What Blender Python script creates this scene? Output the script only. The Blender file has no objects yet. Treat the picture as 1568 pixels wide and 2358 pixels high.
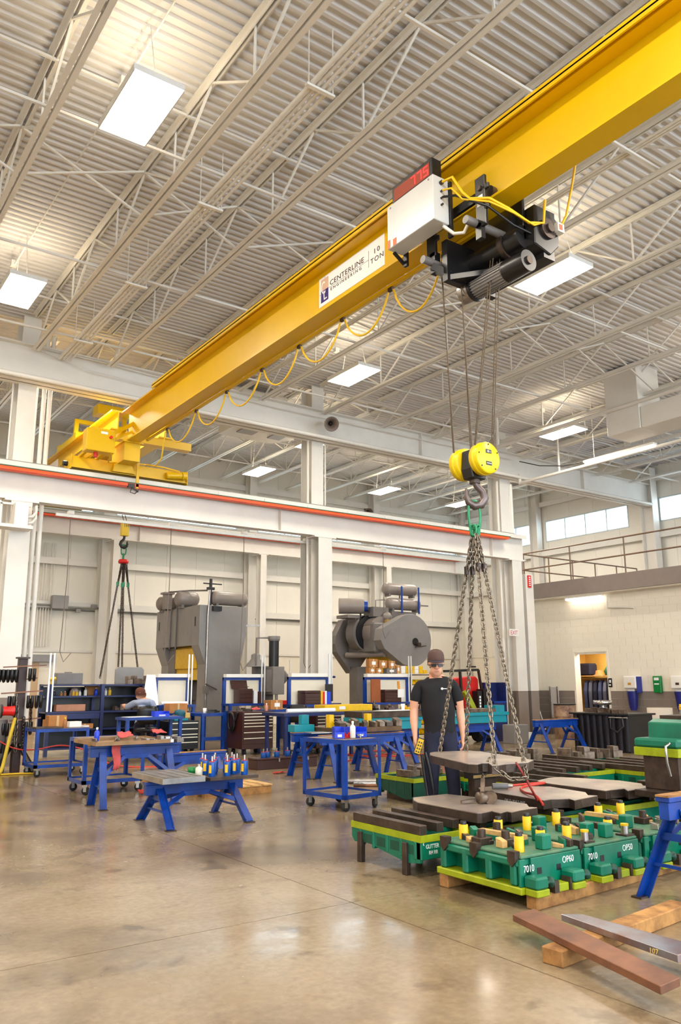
import bpy, bmesh, math, random
from mathutils import Vector, Matrix
random.seed(7)
PI = math.pi
scene = bpy.context.scene
COL = scene.collection
# ------------------------------------------------------------------ camera, world, light, exposure
F_PX, YAW, PITCH, ROLL, EYE = 1850.66, math.radians(35.303), math.radians(11.988), math.radians(-0.216), 1.47
def make_camera():
    cd = bpy.data.cameras.new('camera'); cam = bpy.data.objects.new('camera', cd); COL.objects.link(cam)
    cy, sy, cp, sp = math.cos(YAW), math.sin(YAW), math.cos(PITCH), math.sin(PITCH)
    fwd = Vector((sy*cp, cy*cp, sp)); right = Vector((cy, -sy, 0)); up = right.cross(fwd)
    c, s = math.cos(ROLL), math.sin(ROLL)
    r2 = right*c + up*s; u2 = up*c - right*s
    M = Matrix((r2, u2, -fwd)).transposed().to_4x4(); M.translation = Vector((0, 0, EYE))
    cam.matrix_world = M
    cd.sensor_fit = 'VERTICAL'; cd.sensor_height = 24.0; cd.lens = F_PX/2358*24.0
    cd.clip_end = 200; cd.clip_start = 0.05
    scene.camera = cam
make_camera()
wd = bpy.data.worlds.new('daylight'); scene.world = wd; wd.use_nodes = True
bgn = wd.node_tree.nodes['Background']
bgn.inputs[0].default_value = (0.78, 0.90, 1.0, 1); bgn.inputs[1].default_value = 3.2
LAMP_E = 44.0          # emission of a ceiling light diffuser
vs = scene.view_settings
vs.view_transform = 'Standard'; vs.look = 'None'; vs.gamma = 1.0; vs.use_curve_mapping = False
vs.exposure = 0.74
scene.cycles.use_adaptive_sampling = True; scene.cycles.adaptive_threshold = 0.03
scene.cycles.max_bounces = 6; scene.cycles.diffuse_bounces = 4; scene.cycles.glossy_bounces = 3
scene.cycles.transmission_bounces = 3; scene.cycles.transparent_max_bounces = 6
scene.cycles.sample_clamp_indirect = 6.0
scene.cycles.caustics_reflective = False; scene.cycles.caustics_refractive = False
# lamps of the grid that hang outside the picture, where the place has them
def lamp_light(x, y, z=8.0, e=150):
    ld = bpy.data.lights.new('ceiling_lamp', 'AREA'); ld.shape = 'RECTANGLE'; ld.size = 0.58; ld.size_y = 1.12
    ld.energy = e; ld.color = (1.0, 0.90, 0.76)
    o = bpy.data.objects.new('ceiling_lamp', ld); COL.objects.link(o); o.location = (x, y, z)
for lx in (-4.2, 2.84, 9.9, 16.85, 23.4):
    for ly in (-2.8, 2.6): lamp_light(lx, ly)
for ly in (8.0, 13.35): lamp_light(-4.2, ly)
for lx, ly in ((5.1, 17.7), (19.1, 17.7), (-2.0, 17.7), (-2.0, 21.9)): lamp_light(lx, ly, 8.1, 190)  # unseen lamps continuing the far-bay rows, added to brighten its back wall

# ------------------------------------------------------------------ helpers
def lin(c):
    c = c/255.0
    return c/12.92 if c <= 0.04045 else ((c+0.055)/1.055)**2.4
def L(rgb): return (lin(rgb[0]), lin(rgb[1]), lin(rgb[2]), 1)
MATS = {}
def mat(name, rgb, rough=0.5, metal=0.0, var=0.12, scale=3.0, bump=0.0, emit=0.0, dark=None, spec=0.5, coat=0.0):
    """procedural paint, metal, wood ...: a base colour broken up by noise"""
    if name in MATS: return MATS[name]
    m = bpy.data.materials.new(name); m.use_nodes = True; MATS[name] = m
    nt = m.node_tree; b = nt.nodes['Principled BSDF']
    b.inputs['Roughness'].default_value = rough; b.inputs['Metallic'].default_value = metal
    b.inputs['Specular IOR Level'].default_value = spec
    if coat: b.inputs['Coat Weight'].default_value = coat; b.inputs['Coat Roughness'].default_value = 0.15
    base = L(rgb)
    if emit:
        b.inputs['Base Color'].default_value = base
        b.inputs['Emission Color'].default_value = base; b.inputs['Emission Strength'].default_value = emit
        return m
    tc = nt.nodes.new('ShaderNodeTexCoord'); nz = nt.nodes.new('ShaderNodeTexNoise')
    nz.inputs['Scale'].default_value = scale; nz.inputs['Detail'].default_value = 5; nz.inputs['Roughness'].default_value = 0.62
    nt.links.new(tc.outputs['Object'], nz.inputs['Vector'])
    rp = nt.nodes.new('ShaderNodeValToRGB'); rp.color_ramp.elements[0].position = 0.33; rp.color_ramp.elements[1].position = 0.66
    d = L(dark) if dark else tuple(base[i]*(1-var*1.6) for i in range(3))+(1,)
    rp.color_ramp.elements[0].color = d
    rp.color_ramp.elements[1].color = tuple(min(1, base[i]*(1+var*0.5)) for i in range(3))+(1,)
    nt.links.new(nz.outputs['Fac'], rp.inputs['Fac']); nt.links.new(rp.outputs['Color'], b.inputs['Base Color'])
    if bump:
        bp = nt.nodes.new('ShaderNodeBump'); bp.inputs['Strength'].default_value = bump; bp.inputs['Distance'].default_value = 0.01
        nt.links.new(nz.outputs['Fac'], bp.inputs['Height']); nt.links.new(bp.outputs['Normal'], b.inputs['Normal'])
    return m
def new_obj(name, data, parent=None):
    o = bpy.data.objects.new(name, data); COL.objects.link(o)
    if parent is not None: o.parent = parent
    return o
def thing(name, label, cat, loc=(0, 0, 0), rz=0.0, group=None, kind=None):
    o = new_obj(name, None); o.location = loc; o.rotation_euler = (0, 0, rz); o.empty_display_size = 0.1
    tag(o, label, cat, group, kind); return o
def tag(o, label=None, cat=None, group=None, kind=None):
    if label: o['label'] = label
    if cat: o['category'] = cat
    if group: o['group'] = group
    if kind: o['kind'] = kind
    return o
def dup(o, parent=None):
    c = o.copy(); COL.objects.link(c); c.parent = parent
    for ch in o.children: dup(ch, c)
    return c
class MB:
    """collects shapes and links them as ONE mesh object"""
    def __init__(s, M=None): s.v = []; s.f = []; s.M = M; s.sm = []
    def _add(s, vs_, fs, smooth=False):
        n = len(s.v)
        for p in vs_:
            p = Vector(p)
            s.v.append(s.M @ p if s.M is not None else p)
        for f in fs: s.f.append([i+n for i in f]); s.sm.append(smooth)
        return s
    def box(s, x0, y0, z0, x1, y1, z1):
        vs_ = [(x, y, z) for z in (z0, z1) for y in (y0, y1) for x in (x0, x1)]
        return s._add(vs_, [(0, 2, 3, 1), (4, 5, 7, 6), (0, 1, 5, 4), (2, 6, 7, 3), (0, 4, 6, 2), (1, 3, 7, 5)])
    def cbox(s, c, sz, R=None):
        hx, hy, hz = sz[0]/2, sz[1]/2, sz[2]/2
        vs_ = [Vector((x, y, z)) for z in (-hz, hz) for y in (-hy, hy) for x in (-hx, hx)]
        if R is not None: vs_ = [R @ v for v in vs_]
        c = Vector(c)
        return s._add([v+c for v in vs_], [(0, 2, 3, 1), (4, 5, 7, 6), (0, 1, 5, 4), (2, 6, 7, 3), (0, 4, 6, 2), (1, 3, 7, 5)])
    def bar(s, p0, p1, w, h=None, up=(0, 0, 1)):
        """rectangular bar from p0 to p1"""
        h = h or w
        p0, p1 = Vector(p0), Vector(p1); d = p1-p0; ln = d.length; d = d/ln
        u = Vector(up); sd = d.cross(u)
        if sd.length < 1e-4: sd = d.cross(Vector((1, 0, 0)))
        sd.normalize(); u = sd.cross(d)
        R = Matrix((sd, d, u)).transposed()
        return s.cbox((p0+p1)/2, (w, ln, h), R)
    def ring(s, c, ax, r, n, ph=0.0):
        ax = Vector(ax).normalized(); a = ax.orthogonal().normalized(); b = ax.cross(a)
        return [Vector(c)+a*(r*math.cos(ph+2*PI*i/n))+b*(r*math.sin(ph+2*PI*i/n)) for i in range(n)]
    def cyl(s, p0, p1, r0, r1=None, n=12, smooth=True, caps=True):
        r1 = r0 if r1 is None else r1
        p0, p1 = Vector(p0), Vector(p1); ax = p1-p0
        vs_ = s.ring(p0, ax, r0, n)+s.ring(p1, ax, r1, n)
        s._add(vs_, [(i, (i+1) % n, n+(i+1) % n, n+i) for i in range(n)], smooth)
        if caps: s._add(vs_[:n], [tuple(range(n-1, -1, -1))]); s._add(vs_[n:], [tuple(range(n))])
        return s
    def tube(s, pts, r, n=6, closed=False, smooth=True):
        pts = [Vector(p) for p in pts]; m = len(pts); rings = []
        prev = None
        for i, p in enumerate(pts):
            if closed: t = pts[(i+1) % m]-pts[i-1]
            else: t = pts[min(i+1, m-1)]-pts[max(i-1, 0)]
            t.normalize()
            if prev is None: a = t.orthogonal().normalized()
            else:
                a = prev-t*prev.dot(t)
                if a.length < 1e-5: a = t.orthogonal()
                a.normalize()
            prev = a; b = t.cross(a)
            rr = r[i] if isinstance(r, (list, tuple)) else r
            rings.append([p+a*(rr*math.cos(2*PI*k/n))+b*(rr*math.sin(2*PI*k/n)) for k in range(n)])
        vs_ = [v for rg in rings for v in rg]; fs = []
        for i in range(m if closed else m-1):
            j = (i+1) % m
            for k in range(n): fs.append((i*n+k, i*n+(k+1) % n, j*n+(k+1) % n, j*n+k))
        s._add(vs_, fs, smooth)
        if not closed:
            s._add(rings[0], [tuple(range(n-1, -1, -1))]); s._add(rings[-1], [tuple(range(n))])
        return s
    def lathe(s, c, prof, n=20, ax='z', smooth=True):
        """prof: list of (r, h) along the axis"""
        vs_ = []
        for r, h in prof:
            for i in range(n):
                a = 2*PI*i/n; x, y = r*math.cos(a), r*math.sin(a)
                p = {'z': (x, y, h), 'y': (x, h, -y), 'x': (h, x, y)}[ax]
                vs_.append(Vector(c)+Vector(p))
        fs = []
        for j in range(len(prof)-1):
            for i in range(n): fs.append((j*n+i, j*n+(i+1) % n, (j+1)*n+(i+1) % n, (j+1)*n+i))
        s._add(vs_, fs, smooth)
        s._add(vs_[:n], [tuple(range(n-1, -1, -1))]); s._add(vs_[-n:], [tuple(range(n))])
        return s
    def prism(s, poly, a, b, ax='z'):
        """polygon (2D) extruded from a to b; ax z: (x,y), ax y: (x,z), ax x: (y,z)"""
        n = len(poly)
        def p3(p, h): return {'z': (p[0], p[1], h), 'y': (p[0], h, p[1]), 'x': (h, p[0], p[1])}[ax]
        vs_ = [p3(p, a) for p in poly]+[p3(p, b) for p in poly]
        return s._add(vs_, [tuple(range(n-1, -1, -1)), tuple(range(n, 2*n))]+[(i, (i+1) % n, n+(i+1) % n, n+i) for i in range(n)])
    def mesh(s, name):
        me = bpy.data.meshes.new(name); me.from_pydata([tuple(v) for v in s.v], [], s.f)
        me.polygons.foreach_set('use_smooth', s.sm)
        bm = bmesh.new(); bm.from_mesh(me); bmesh.ops.recalc_face_normals(bm, faces=bm.faces); bm.to_mesh(me); bm.free()
        return me
    def build(s, name, m, parent=None, bevel=0.0, world=False):
        """world: vertices were given in world coordinates although the parent stands elsewhere"""
        if world and parent is not None:
            Mi = (Matrix.Translation(parent.location) @ Matrix.Rotation(parent.rotation_euler[2], 4, 'Z')).inverted()
            s.v = [Mi @ v for v in s.v]
        me = s.mesh(name); me.materials.append(m)
        o = new_obj(name, me, parent)
        if bevel:
            md = o.modifiers.new('edge', 'BEVEL'); md.width = bevel; md.segments = 1; md.limit_method = 'ANGLE'
            md.angle_limit = math.radians(40)
        return o
def W(name, m, parent, fn, bevel=0.0):
    b = MB(); fn(b); return b.build(name, m, parent, bevel, world=True)
def text_mesh(txt, size, depth=0.002, space=1.0, xs=1.0):
    cu = bpy.data.curves.new('lettering', 'FONT'); cu.body = txt; cu.size = size; cu.extrude = depth; cu.space_character = space
    cu.resolution_u = 3
    o = bpy.data.objects.new('lettering', cu); COL.objects.link(o)
    dg = bpy.context.evaluated_depsgraph_get(); me = bpy.data.meshes.new_from_object(o.evaluated_get(dg))
    bpy.data.objects.remove(o); bpy.data.curves.remove(cu)
    if xs != 1.0:
        for v in me.vertices: v.co.x *= xs
    return me
def put_text(name, txt, size, m, origin, xdir, ydir, parent=None, space=1.0, depth=0.002, xs=1.0):
    """flat lettering: origin, reading direction, up direction in world axes"""
    me = text_mesh(txt, size, depth, space, xs); me.materials.clear(); me.materials.append(m)
    x, y = Vector(xdir).normalized(), Vector(ydir).normalized(); z = x.cross(y)
    M = Matrix((x, y, z)).transposed().to_4x4(); M.translation = Vector(origin)
    if parent is not None:
        M = (Matrix.Translation(parent.location) @ Matrix.Rotation(parent.rotation_euler[2], 4, 'Z')).inverted() @ M
    me.transform(M)
    return new_obj(name, me, parent)

# ------------------------------------------------------------------ materials
WHITE = mat('cream_wall_paint', (238, 230, 214), 0.55, var=0.03, scale=0.7)
PANEL = mat('white_panel_paint', (236, 231, 220), 0.5, var=0.03, scale=0.6)
STEELW = mat('white_steel_paint', (226, 222, 215), 0.45, var=0.04, scale=1.5)
DECK = mat('white_roof_deck', (212, 209, 208), 0.6, var=0.05, scale=0.8)
DADO = mat('grey_wall_paint', (136, 124, 116), 0.5, var=0.05, scale=1.0)
GREYP = mat('grey_machine_paint', (140, 136, 134), 0.36, var=0.10, scale=1.6)
GREYD = mat('dark_grey_paint', (116, 110, 107), 0.42, var=0.14, scale=2)
MEZZ = mat('grey_mezzanine_steel', (134, 122, 116), 0.5, var=0.05)
CRANE = mat('yellow_crane_paint', (222, 178, 0), 0.36, var=0.05, scale=0.8)
CRANEP = mat('pale_yellow_crane_paint', (238, 200, 60), 0.4, var=0.05, scale=0.8)
BLOCKY = mat('bright_yellow_paint', (234, 200, 0), 0.33, var=0.03)
BLUE = mat('blue_shop_paint', (4, 62, 154), 0.36, var=0.22, scale=5, dark=(8, 42, 108))
NAVY = mat('dark_blue_paint', (24, 36, 92), 0.4, var=0.2, scale=5)
GREEN = mat('green_die_paint', (0, 112, 86), 0.36, var=0.16, scale=5)
DGREEN = mat('dark_green_die_paint', (0, 72, 56), 0.42, var=0.22, scale=6)
LIME = mat('lime_stripe_paint', (152, 164, 10), 0.45, var=0.14, scale=9)
TEAL = mat('teal_die_paint', (0, 134, 150), 0.38, var=0.08, scale=4)
YEL = mat('yellow_guard_paint', (232, 184, 0), 0.4, var=0.08, scale=12)
BLACK = mat('black_paint', (20, 19, 22), 0.35, var=0.2)
RUBBER = mat('black_rubber', (28, 27, 28), 0.7, var=0.2, scale=8)
BROWN = mat('brown_enamel', (66, 34, 28), 0.34, var=0.1, scale=3)
STEEL = mat('machined_steel', (178, 172, 168), 0.3, metal=0.9, var=0.18, scale=6)
STEELD = mat('dark_steel', (84, 70, 62), 0.42, metal=0.6, var=0.3, scale=7)
CHROME = mat('bright_steel', (215, 214, 214), 0.16, metal=1.0, var=0.05)
RUST = mat('rusty_steel', (138, 92, 66), 0.5, metal=0.35, var=0.3, scale=4, dark=(104, 70, 56))
WOOD = mat('timber', (176, 128, 72), 0.75, var=0.25, scale=7, dark=(112, 72, 36))
WOODP = mat('pale_wood', (206, 164, 104), 0.7, var=0.2, scale=9)
CARD = mat('brown_cardboard', (182, 122, 66), 0.8, var=0.12, scale=5)
ORANGE = mat('orange_conductor_cover', (255, 84, 8), 0.4, var=0.04)
REDC = mat('red_plastic', (214, 26, 22), 0.4, var=0.1)
RAG = mat('red_shop_rag', (204, 84, 82), 0.85, var=0.15, scale=9)
PAPER = mat('white_paper', (240, 238, 236), 0.7, var=0.03)
PLASW = mat('white_plastic', (238, 234, 226), 0.35, var=0.03)
CABLEY = mat('yellow_cable', (232, 186, 20), 0.45, var=0.05)
NAVYT = mat('navy_print', (44, 32, 112), 0.5, var=0.02)
TAN = mat('tan_print', (208, 172, 146), 0.5, var=0.02)
DKPRINT = mat('dark_print', (52, 36, 40), 0.5, var=0.02)
WPRINT = mat('white_print', (240, 240, 240), 0.5, var=0.03)
LAMPM = mat('lit_lamp_diffuser', (255, 243, 224), emit=LAMP_E)
LAMPUP = mat('lit_lamp_top', (255, 236, 200), emit=LAMP_E*0.42)
TUBEM = mat('lit_tube', (255, 242, 222), emit=4.0)
BLUEP = mat('blue_plastic', (26, 64, 214), 0.35, var=0.06)
GREENP = mat('green_plastic', (0, 128, 58), 0.35, var=0.05)
ROPE = mat('wire_rope', (92, 76, 58), 0.5, metal=0.5, var=0.3, scale=60)
CHAINM = mat('chain_steel', (150, 138, 124), 0.34, metal=0.85, var=0.35, scale=30)
CHAIND = mat('dark_chain_steel', (70, 58, 54), 0.45, metal=0.6, var=0.3, scale=30)
GREENL = mat('green_alloy_link', (40, 140, 96), 0.4, metal=0.2, var=0.15, scale=20)
def concrete_material():
    m = bpy.data.materials.new('polished_concrete'); m.use_nodes = True; nt = m.node_tree; b = nt.nodes['Principled BSDF']
    g = nt.nodes.new('ShaderNodeNewGeometry')
    def noise(sc, det, rough=0.6, dist=0.0):
        n = nt.nodes.new('ShaderNodeTexNoise'); n.inputs['Scale'].default_value = sc; n.inputs['Detail'].default_value = det
        n.inputs['Roughness'].default_value = rough; n.inputs['Distortion'].default_value = dist
        nt.links.new(g.outputs['Position'], n.inputs['Vector']); return n
    def ramp(n, stops):
        r = nt.nodes.new('ShaderNodeValToRGB'); e = r.color_ramp.elements
        e[0].position, e[0].color = stops[0]; e[1].position, e[1].color = stops[-1]
        for p, c in stops[1:-1]: x = e.new(p); x.color = c
        nt.links.new(n.outputs['Fac'], r.inputs['Fac']); return r
    big = ramp(noise(0.55, 6, 0.6, 0.6), [(0.30, L((96, 80, 58))), (0.5, L((144, 125, 98))), (0.72, L((168, 151, 126)))])
    spots = ramp(noise(2.6, 5, 0.55, 0.3), [(0.30, (0.42, 0.38, 0.34, 1)), (0.42, (1, 1, 1, 1))])
    fine = ramp(noise(22, 4), [(0.3, (0.80, 0.79, 0.78, 1)), (0.7, (1.05, 1.05, 1.05, 1))])
    mx = nt.nodes.new('ShaderNodeMix'); mx.data_type = 'RGBA'; mx.blend_type = 'MULTIPLY'; mx.inputs[0].default_value = 0.75
    nt.links.new(big.outputs[0], mx.inputs[6]); nt.links.new(spots.outputs[0], mx.inputs[7])
    m2 = nt.nodes.new('ShaderNodeMix'); m2.data_type = 'RGBA'; m2.blend_type = 'MULTIPLY'; m2.inputs[0].default_value = 1.0
    nt.links.new(mx.outputs[2], m2.inputs[6]); nt.links.new(fine.outputs[0], m2.inputs[7])
    nt.links.new(m2.outputs[2], b.inputs['Base Color'])
    rr = ramp(noise(0.8, 5, 0.65, 0.4), [(0.32, (0.11, 0.11, 0.11, 1)), (0.7, (0.32, 0.32, 0.32, 1))])
    nt.links.new(rr.outputs[0], b.inputs['Roughness'])
    b.inputs['Specular IOR Level'].default_value = 0.62
    bp = nt.nodes.new('ShaderNodeBump'); bp.inputs['Strength'].default_value = 0.05; bp.inputs['Distance'].default_value = 0.02
    nt.links.new(noise(5, 4).outputs['Fac'], bp.inputs['Height']); nt.links.new(bp.outputs['Normal'], b.inputs['Normal'])
    return m
CONC = concrete_material()
def glass_material():
    m = bpy.data.materials.new('window_glass'); m.use_nodes = True; nt = m.node_tree
    for n in list(nt.nodes): nt.nodes.remove(n)
    o = nt.nodes.new('ShaderNodeOutputMaterial'); mx = nt.nodes.new('ShaderNodeMixShader'); t = nt.nodes.new('ShaderNodeBsdfTransparent')
    g = nt.nodes.new('ShaderNodeBsdfGlossy'); g.inputs['Roughness'].default_value = 0.05; mx.inputs[0].default_value = 0.08
    t.inputs[0].default_value = (0.93, 0.97, 0.97, 1)
    nt.links.new(t.outputs[0], mx.inputs[1]); nt.links.new(g.outputs[0], mx.inputs[2]); nt.links.new(mx.outputs[0], o.inputs[0])
    return m
GLASS = glass_material()

# ------------------------------------------------------------------ the setting: floor
XW, YW = 25.3, 26.3           # window wall, back wall
YB = 16.4                     # line of columns between the two bays
def setting(name, b, m, parent=None, bevel=0.0):
    o = b.build(name, m, parent, bevel)
    if parent is None: o['kind'] = 'structure'
    return o
floor = setting('floor', MB().box(-9, -9, -0.30, 30, 30, -0.02), mat('joint_filler', (84, 70, 52), 0.8))
slab_me = None
XS = [3.48+5.2*k for k in range(-3, 6)]; YS = [4.80+5.2*k for k in range(-3, 6)]
for i in range(len(XS)-1):
    for j in range(len(YS)-1):
        if slab_me is None:
            o = MB().box(-2.596, -2.596, -0.1, 2.596, 2.596, 0.0).build('slab', CONC, floor); slab_me = o.data
        else: o = new_obj('slab', slab_me, floor)
        o.location = ((XS[i]+XS[i+1])/2, (YS[j]+YS[j+1])/2, 0)

# ------------------------------------------------------------------ walls
back_cols = [3.2, 8.85, 14.3, 20.1]
def window_in(parent_list, name, ax, c, a0, a1, z0, z1, n, glass=GLASS):
    """ax 'x': wall plane x=c, opening from y=a0..a1"""
    w = MB()
    t = 0.05
    def bx(u0, u1, q0, q1, d=0.06):
        if ax == 'x': w.box(c-d, u0, q0, c+d, u1, q1)
        else: w.box(u0, c-d, q0, u1, c+d, q1)
    bx(a0, a1, z0, z0+t); bx(a0, a1, z1-t, z1); bx(a0, a0+t, z0+t, z1-t); bx(a1-t, a1, z0+t, z1-t)
    st = (a1-a0)/n
    for k in range(1, n): bx(a0+k*st-0.02, a0+k*st+0.02, z0+t, z1-t, 0.04)
    o = setting(name, w, mat('window_aluminium', (206, 214, 214), 0.4, var=0.03))
    for k in range(n):
        g = MB()
        if ax == 'x': g.box(c-0.006, a0+k*st+0.021, z0+t, c+0.006, a0+(k+1)*st-0.021, z1-t)
        else: g.box(a0+k*st+0.021, c-0.006, z0+t, a0+(k+1)*st-0.021, c+0.006, z1-t)
        g.build('pane', glass, o)
    return o
# back wall: a masonry plinth, sheet panels above, a strip of windows
wb = setting('wall_back', MB().box(-9, YW+0.02, 0, XW+0.3, YW+0.22, 2.5), WHITE)
seam = 1.12; x = -9.0; pm = {}
def wall_panel(parent, ax, c, a, wdt, z0, z1):
    key = (ax, round(wdt, 3), z0, z1)
    if key not in pm:
        b = MB()
        if ax == 'y': b.box(0.004, 0, z0, wdt-0.004, 0.1, z1)
        else: b.box(0, 0.004, z0, 0.1, wdt-0.004, z1)
        o = b.build('wall_panel', PANEL, parent); pm[key] = o.data
    else: o = new_obj('wall_panel', pm[key], parent)
    o.location = (a, c, 0) if ax == 'y' else (c, a, 0)
WZ0, WZ1 = 7.05, 8.0
while x < XW:
    wdt = min(seam, XW-x)
    wall_panel(wb, 'y', YW, x, wdt, 2.5, WZ0); wall_panel(wb, 'y', YW, x, wdt, WZ1, 10.4); x += seam
spans_b = [(3.6, 8.5), (9.25, 13.9), (14.75, 19.7), (20.5, 25.0)]
for i, (a, b_) in enumerate(spans_b): window_in(None, 'window_%d' % (i+1), 'y', YW+0.05, a, b_, WZ0, WZ1, 4)
prev = -9.0
for a, b_ in spans_b+[(XW, XW)]:
    if a-prev > 0.02: MB().box(prev, YW, WZ0, a, YW+0.1, WZ1).build('wall_panel', PANEL, wb)
    prev = b_
for z, h in ((5.42, 0.20), (4.02, 0.2), (2.5, 0.05), (8.75, 0.2)):
    MB().box(-9, YW-0.2 if h > 0.1 else YW-0.03, z, XW-0.05, YW-0.003, z+0.012).box(-9, YW-0.2 if h > 0.1 else YW-0.03, z-h, XW-0.05, (YW-0.185) if h > 0.1 else YW-0.003, z).build('girt', STEELW, wb)
MB().cyl((6, YW-0.08, 3.78), (XW-0.3, YW-0.08, 3.78), 0.02, n=8).build('conduit', mat('galvanised', (150, 152, 146), 0.4, metal=0.5, var=0.1), wb)
for k in range(12):
    MB().cyl((6.35+0.085*k, YW-0.12, 2.6), (6.35+0.085*k, YW-0.12, 5.9 if k % 3 else 4.3), 0.022, n=6).build('conduit', STEELW, wb)
# window wall
wr = setting('wall_right', MB().box(XW+0.02, -9, 0, XW+0.2, YW+0.2, 2.5), WHITE)
y = -9.0
while y < YW:
    wdt = min(seam, YW-y)
    wall_panel(wr, 'x', XW, y, wdt, 2.5, 6.98); wall_panel(wr, 'x', XW, y, wdt, 7.86, 10.4); y += seam
spans_r = [(2.6, 9.0), (11.4, 16.2), (17.45, 21.35), (22.0, 25.8)]
for i, (a, b_) in enumerate(spans_r): window_in(None, 'window_%d' % (i+5), 'x', XW+0.05, a, b_, 6.98, 7.86, 4)
prev = -9.0
for a, b_ in spans_r+[(YW, YW)]:
    if a-prev > 0.02: MB().box(XW, prev, 6.98, XW+0.1, a, 7.86).build('wall_panel', PANEL, wr)
    prev = b_
for z in (6.58, 5.3, 8.6):
    MB().box(XW-0.2, -9, z, XW-0.003, YW-0.21, z+0.012).box(XW-0.2, -9, z-0.18, XW-0.185, YW-0.21, z).build('girt', STEELW, wr)
setting('wall_left', MB().box(-9.12, -9, 0, -9.0, YW+0.2, 10.4), WHITE)  # unseen wall, added to block part of the sky's fill light
# block office under the mezzanine: wall, painted dado, doorway
XO, YO = 19.2, 16.95
DY0, DY1, DZ = 14.31, 15.40, 2.29
CB = (0.405, 0.203)
wo = setting('wall_office', MB().box(XO+0.012, -9, 0, XO+0.2, DY0-0.02, 3.9).box(XO+0.012, DY1+0.02, 0, XO+0.2, YO, 3.9).box(XO+0.012, DY0-0.02, DZ, XO+0.2, DY1+0.02, 3.9), mat('mortar_paint', (226, 217, 200), 0.7, var=0.04))
# concrete blocks of the wall, each with its own joint, in running bond
bl_me = {}
def block(parent, y0, y1, z0, z1, m):
    k = (round(y1-y0, 3), round(z1-z0, 3), m.name)
    if k not in bl_me:
        o = MB().box(0.018, 0.002, 0.002, 0.03, y1-y0-0.002, z1-z0-0.002).build('block', m, parent); bl_me[k] = o.data
    else: o = new_obj('block', bl_me[k], parent)
    o.location = (XO-0.012, y0, z0)
ncourse = 19
for c in range(ncourse):
    z0 = c*CB[1]; z1 = min(z0+CB[1], 3.9)
    m = DADO if z1 <= 1.23 else WHITE
    y = 9.2-(0.2 if c % 2 else 0.0)
    while y < YO-0.01:
        y1 = min(y+CB[0], YO)
        segs = [(y, y1)]
        if z0 < DZ-0.08:
            segs = []
            if y < DY0: segs.append((y, min(y1, DY0)))
            if y1 > DY1: segs.append((max(y, DY1), y1))
        for a, b_ in segs:
            if b_-a > 0.03: block(wo, a, b_, z0, z1, m)
        y += CB[0]
# the return of the block wall towards the column
wo2 = setting('wall_office_end', MB().box(18.45, YO-0.1, 1.22, XO+0.2, YO+0.1, 3.9), WHITE)
MB().box(18.45, YO-0.105, 0, XO+0.2, YO+0.1, 1.22).build('painted_dado', DADO, wo2)
d1 = setting('door_1', MB().box(XO-0.02, DY0-0.06, 0, XO+0.22, DY0, DZ+0.06).box(XO-0.02, DY1, 0, XO+0.22, DY1+0.06, DZ+0.06).box(XO-0.02, DY0, DZ, XO+0.22, DY1, DZ+0.06), WHITE)
setting('wall_closet', MB().box(XO+1.5, 13.2, 0, XO+1.6, 16.9, 3.0).box(XO+0.25, 16.2, 0, XO+1.5, 16.3, 3.0).box(XO+0.25, 13.2, 0, XO+1.5, 13.3, 3.0).box(XO+0.2, 13.2, 2.6, XO+1.5, 16.3, 2.7), mat('ochre_wall_paint', (222, 176, 84), 0.7, var=0.05))
ld = bpy.data.lights.new('closet_lamp', 'AREA'); ld.energy = 25; ld.size = 0.6; ld.color = (1, 0.9, 0.72)
lo = bpy.data.objects.new('closet_lamp', ld); COL.objects.link(lo); lo.location = (XO+0.7, 14.9, 2.55)
# mezzanine edge with guard rail
mz = setting('trim_1', MB().box(XO-0.35, 2.0, 3.93, XO-0.3, YO+0.05, 4.37).box(XO-0.30, 2.0, 4.30, XW-0.02, YO+0.05, 4.37).box(XO-0.30, YO, 3.93, XW-0.25, YO+0.05, 4.30), MEZZ)
MB().box(XO-0.30, 2.0, 3.9, XW-0.25, YO-0.005, 3.93).build('soffit', WHITE, mz)
RAILM = mat('rail_steel', (118, 92, 74), 0.45, var=0.08)
def rail_run(p0, p1, n, nm):
    t = setting(nm, MB().cyl((p0[0], p0[1], 5.36), (p1[0], p1[1], 5.36), 0.022, n=8), RAILM)
    MB().cyl((p0[0], p0[1], 4.86), (p1[0], p1[1], 4.86), 0.022, n=8).build('mid_rail', RAILM, t)
    for k in range(n+1):
        f = k/n; xx = p0[0]+(p1[0]-p0[0])*f; yy = p0[1]+(p1[1]-p0[1])*f
        MB().cyl((xx, yy, 4.37), (xx, yy, 5.34), 0.02, n=8).build('post', RAILM, t)
rail_run((XO-0.3, YO), (XO-0.3, 2.2), 8, 'trim_2'); rail_run((XO-0.22, YO), (XW-0.5, YO), 5, 'trim_3')

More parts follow.
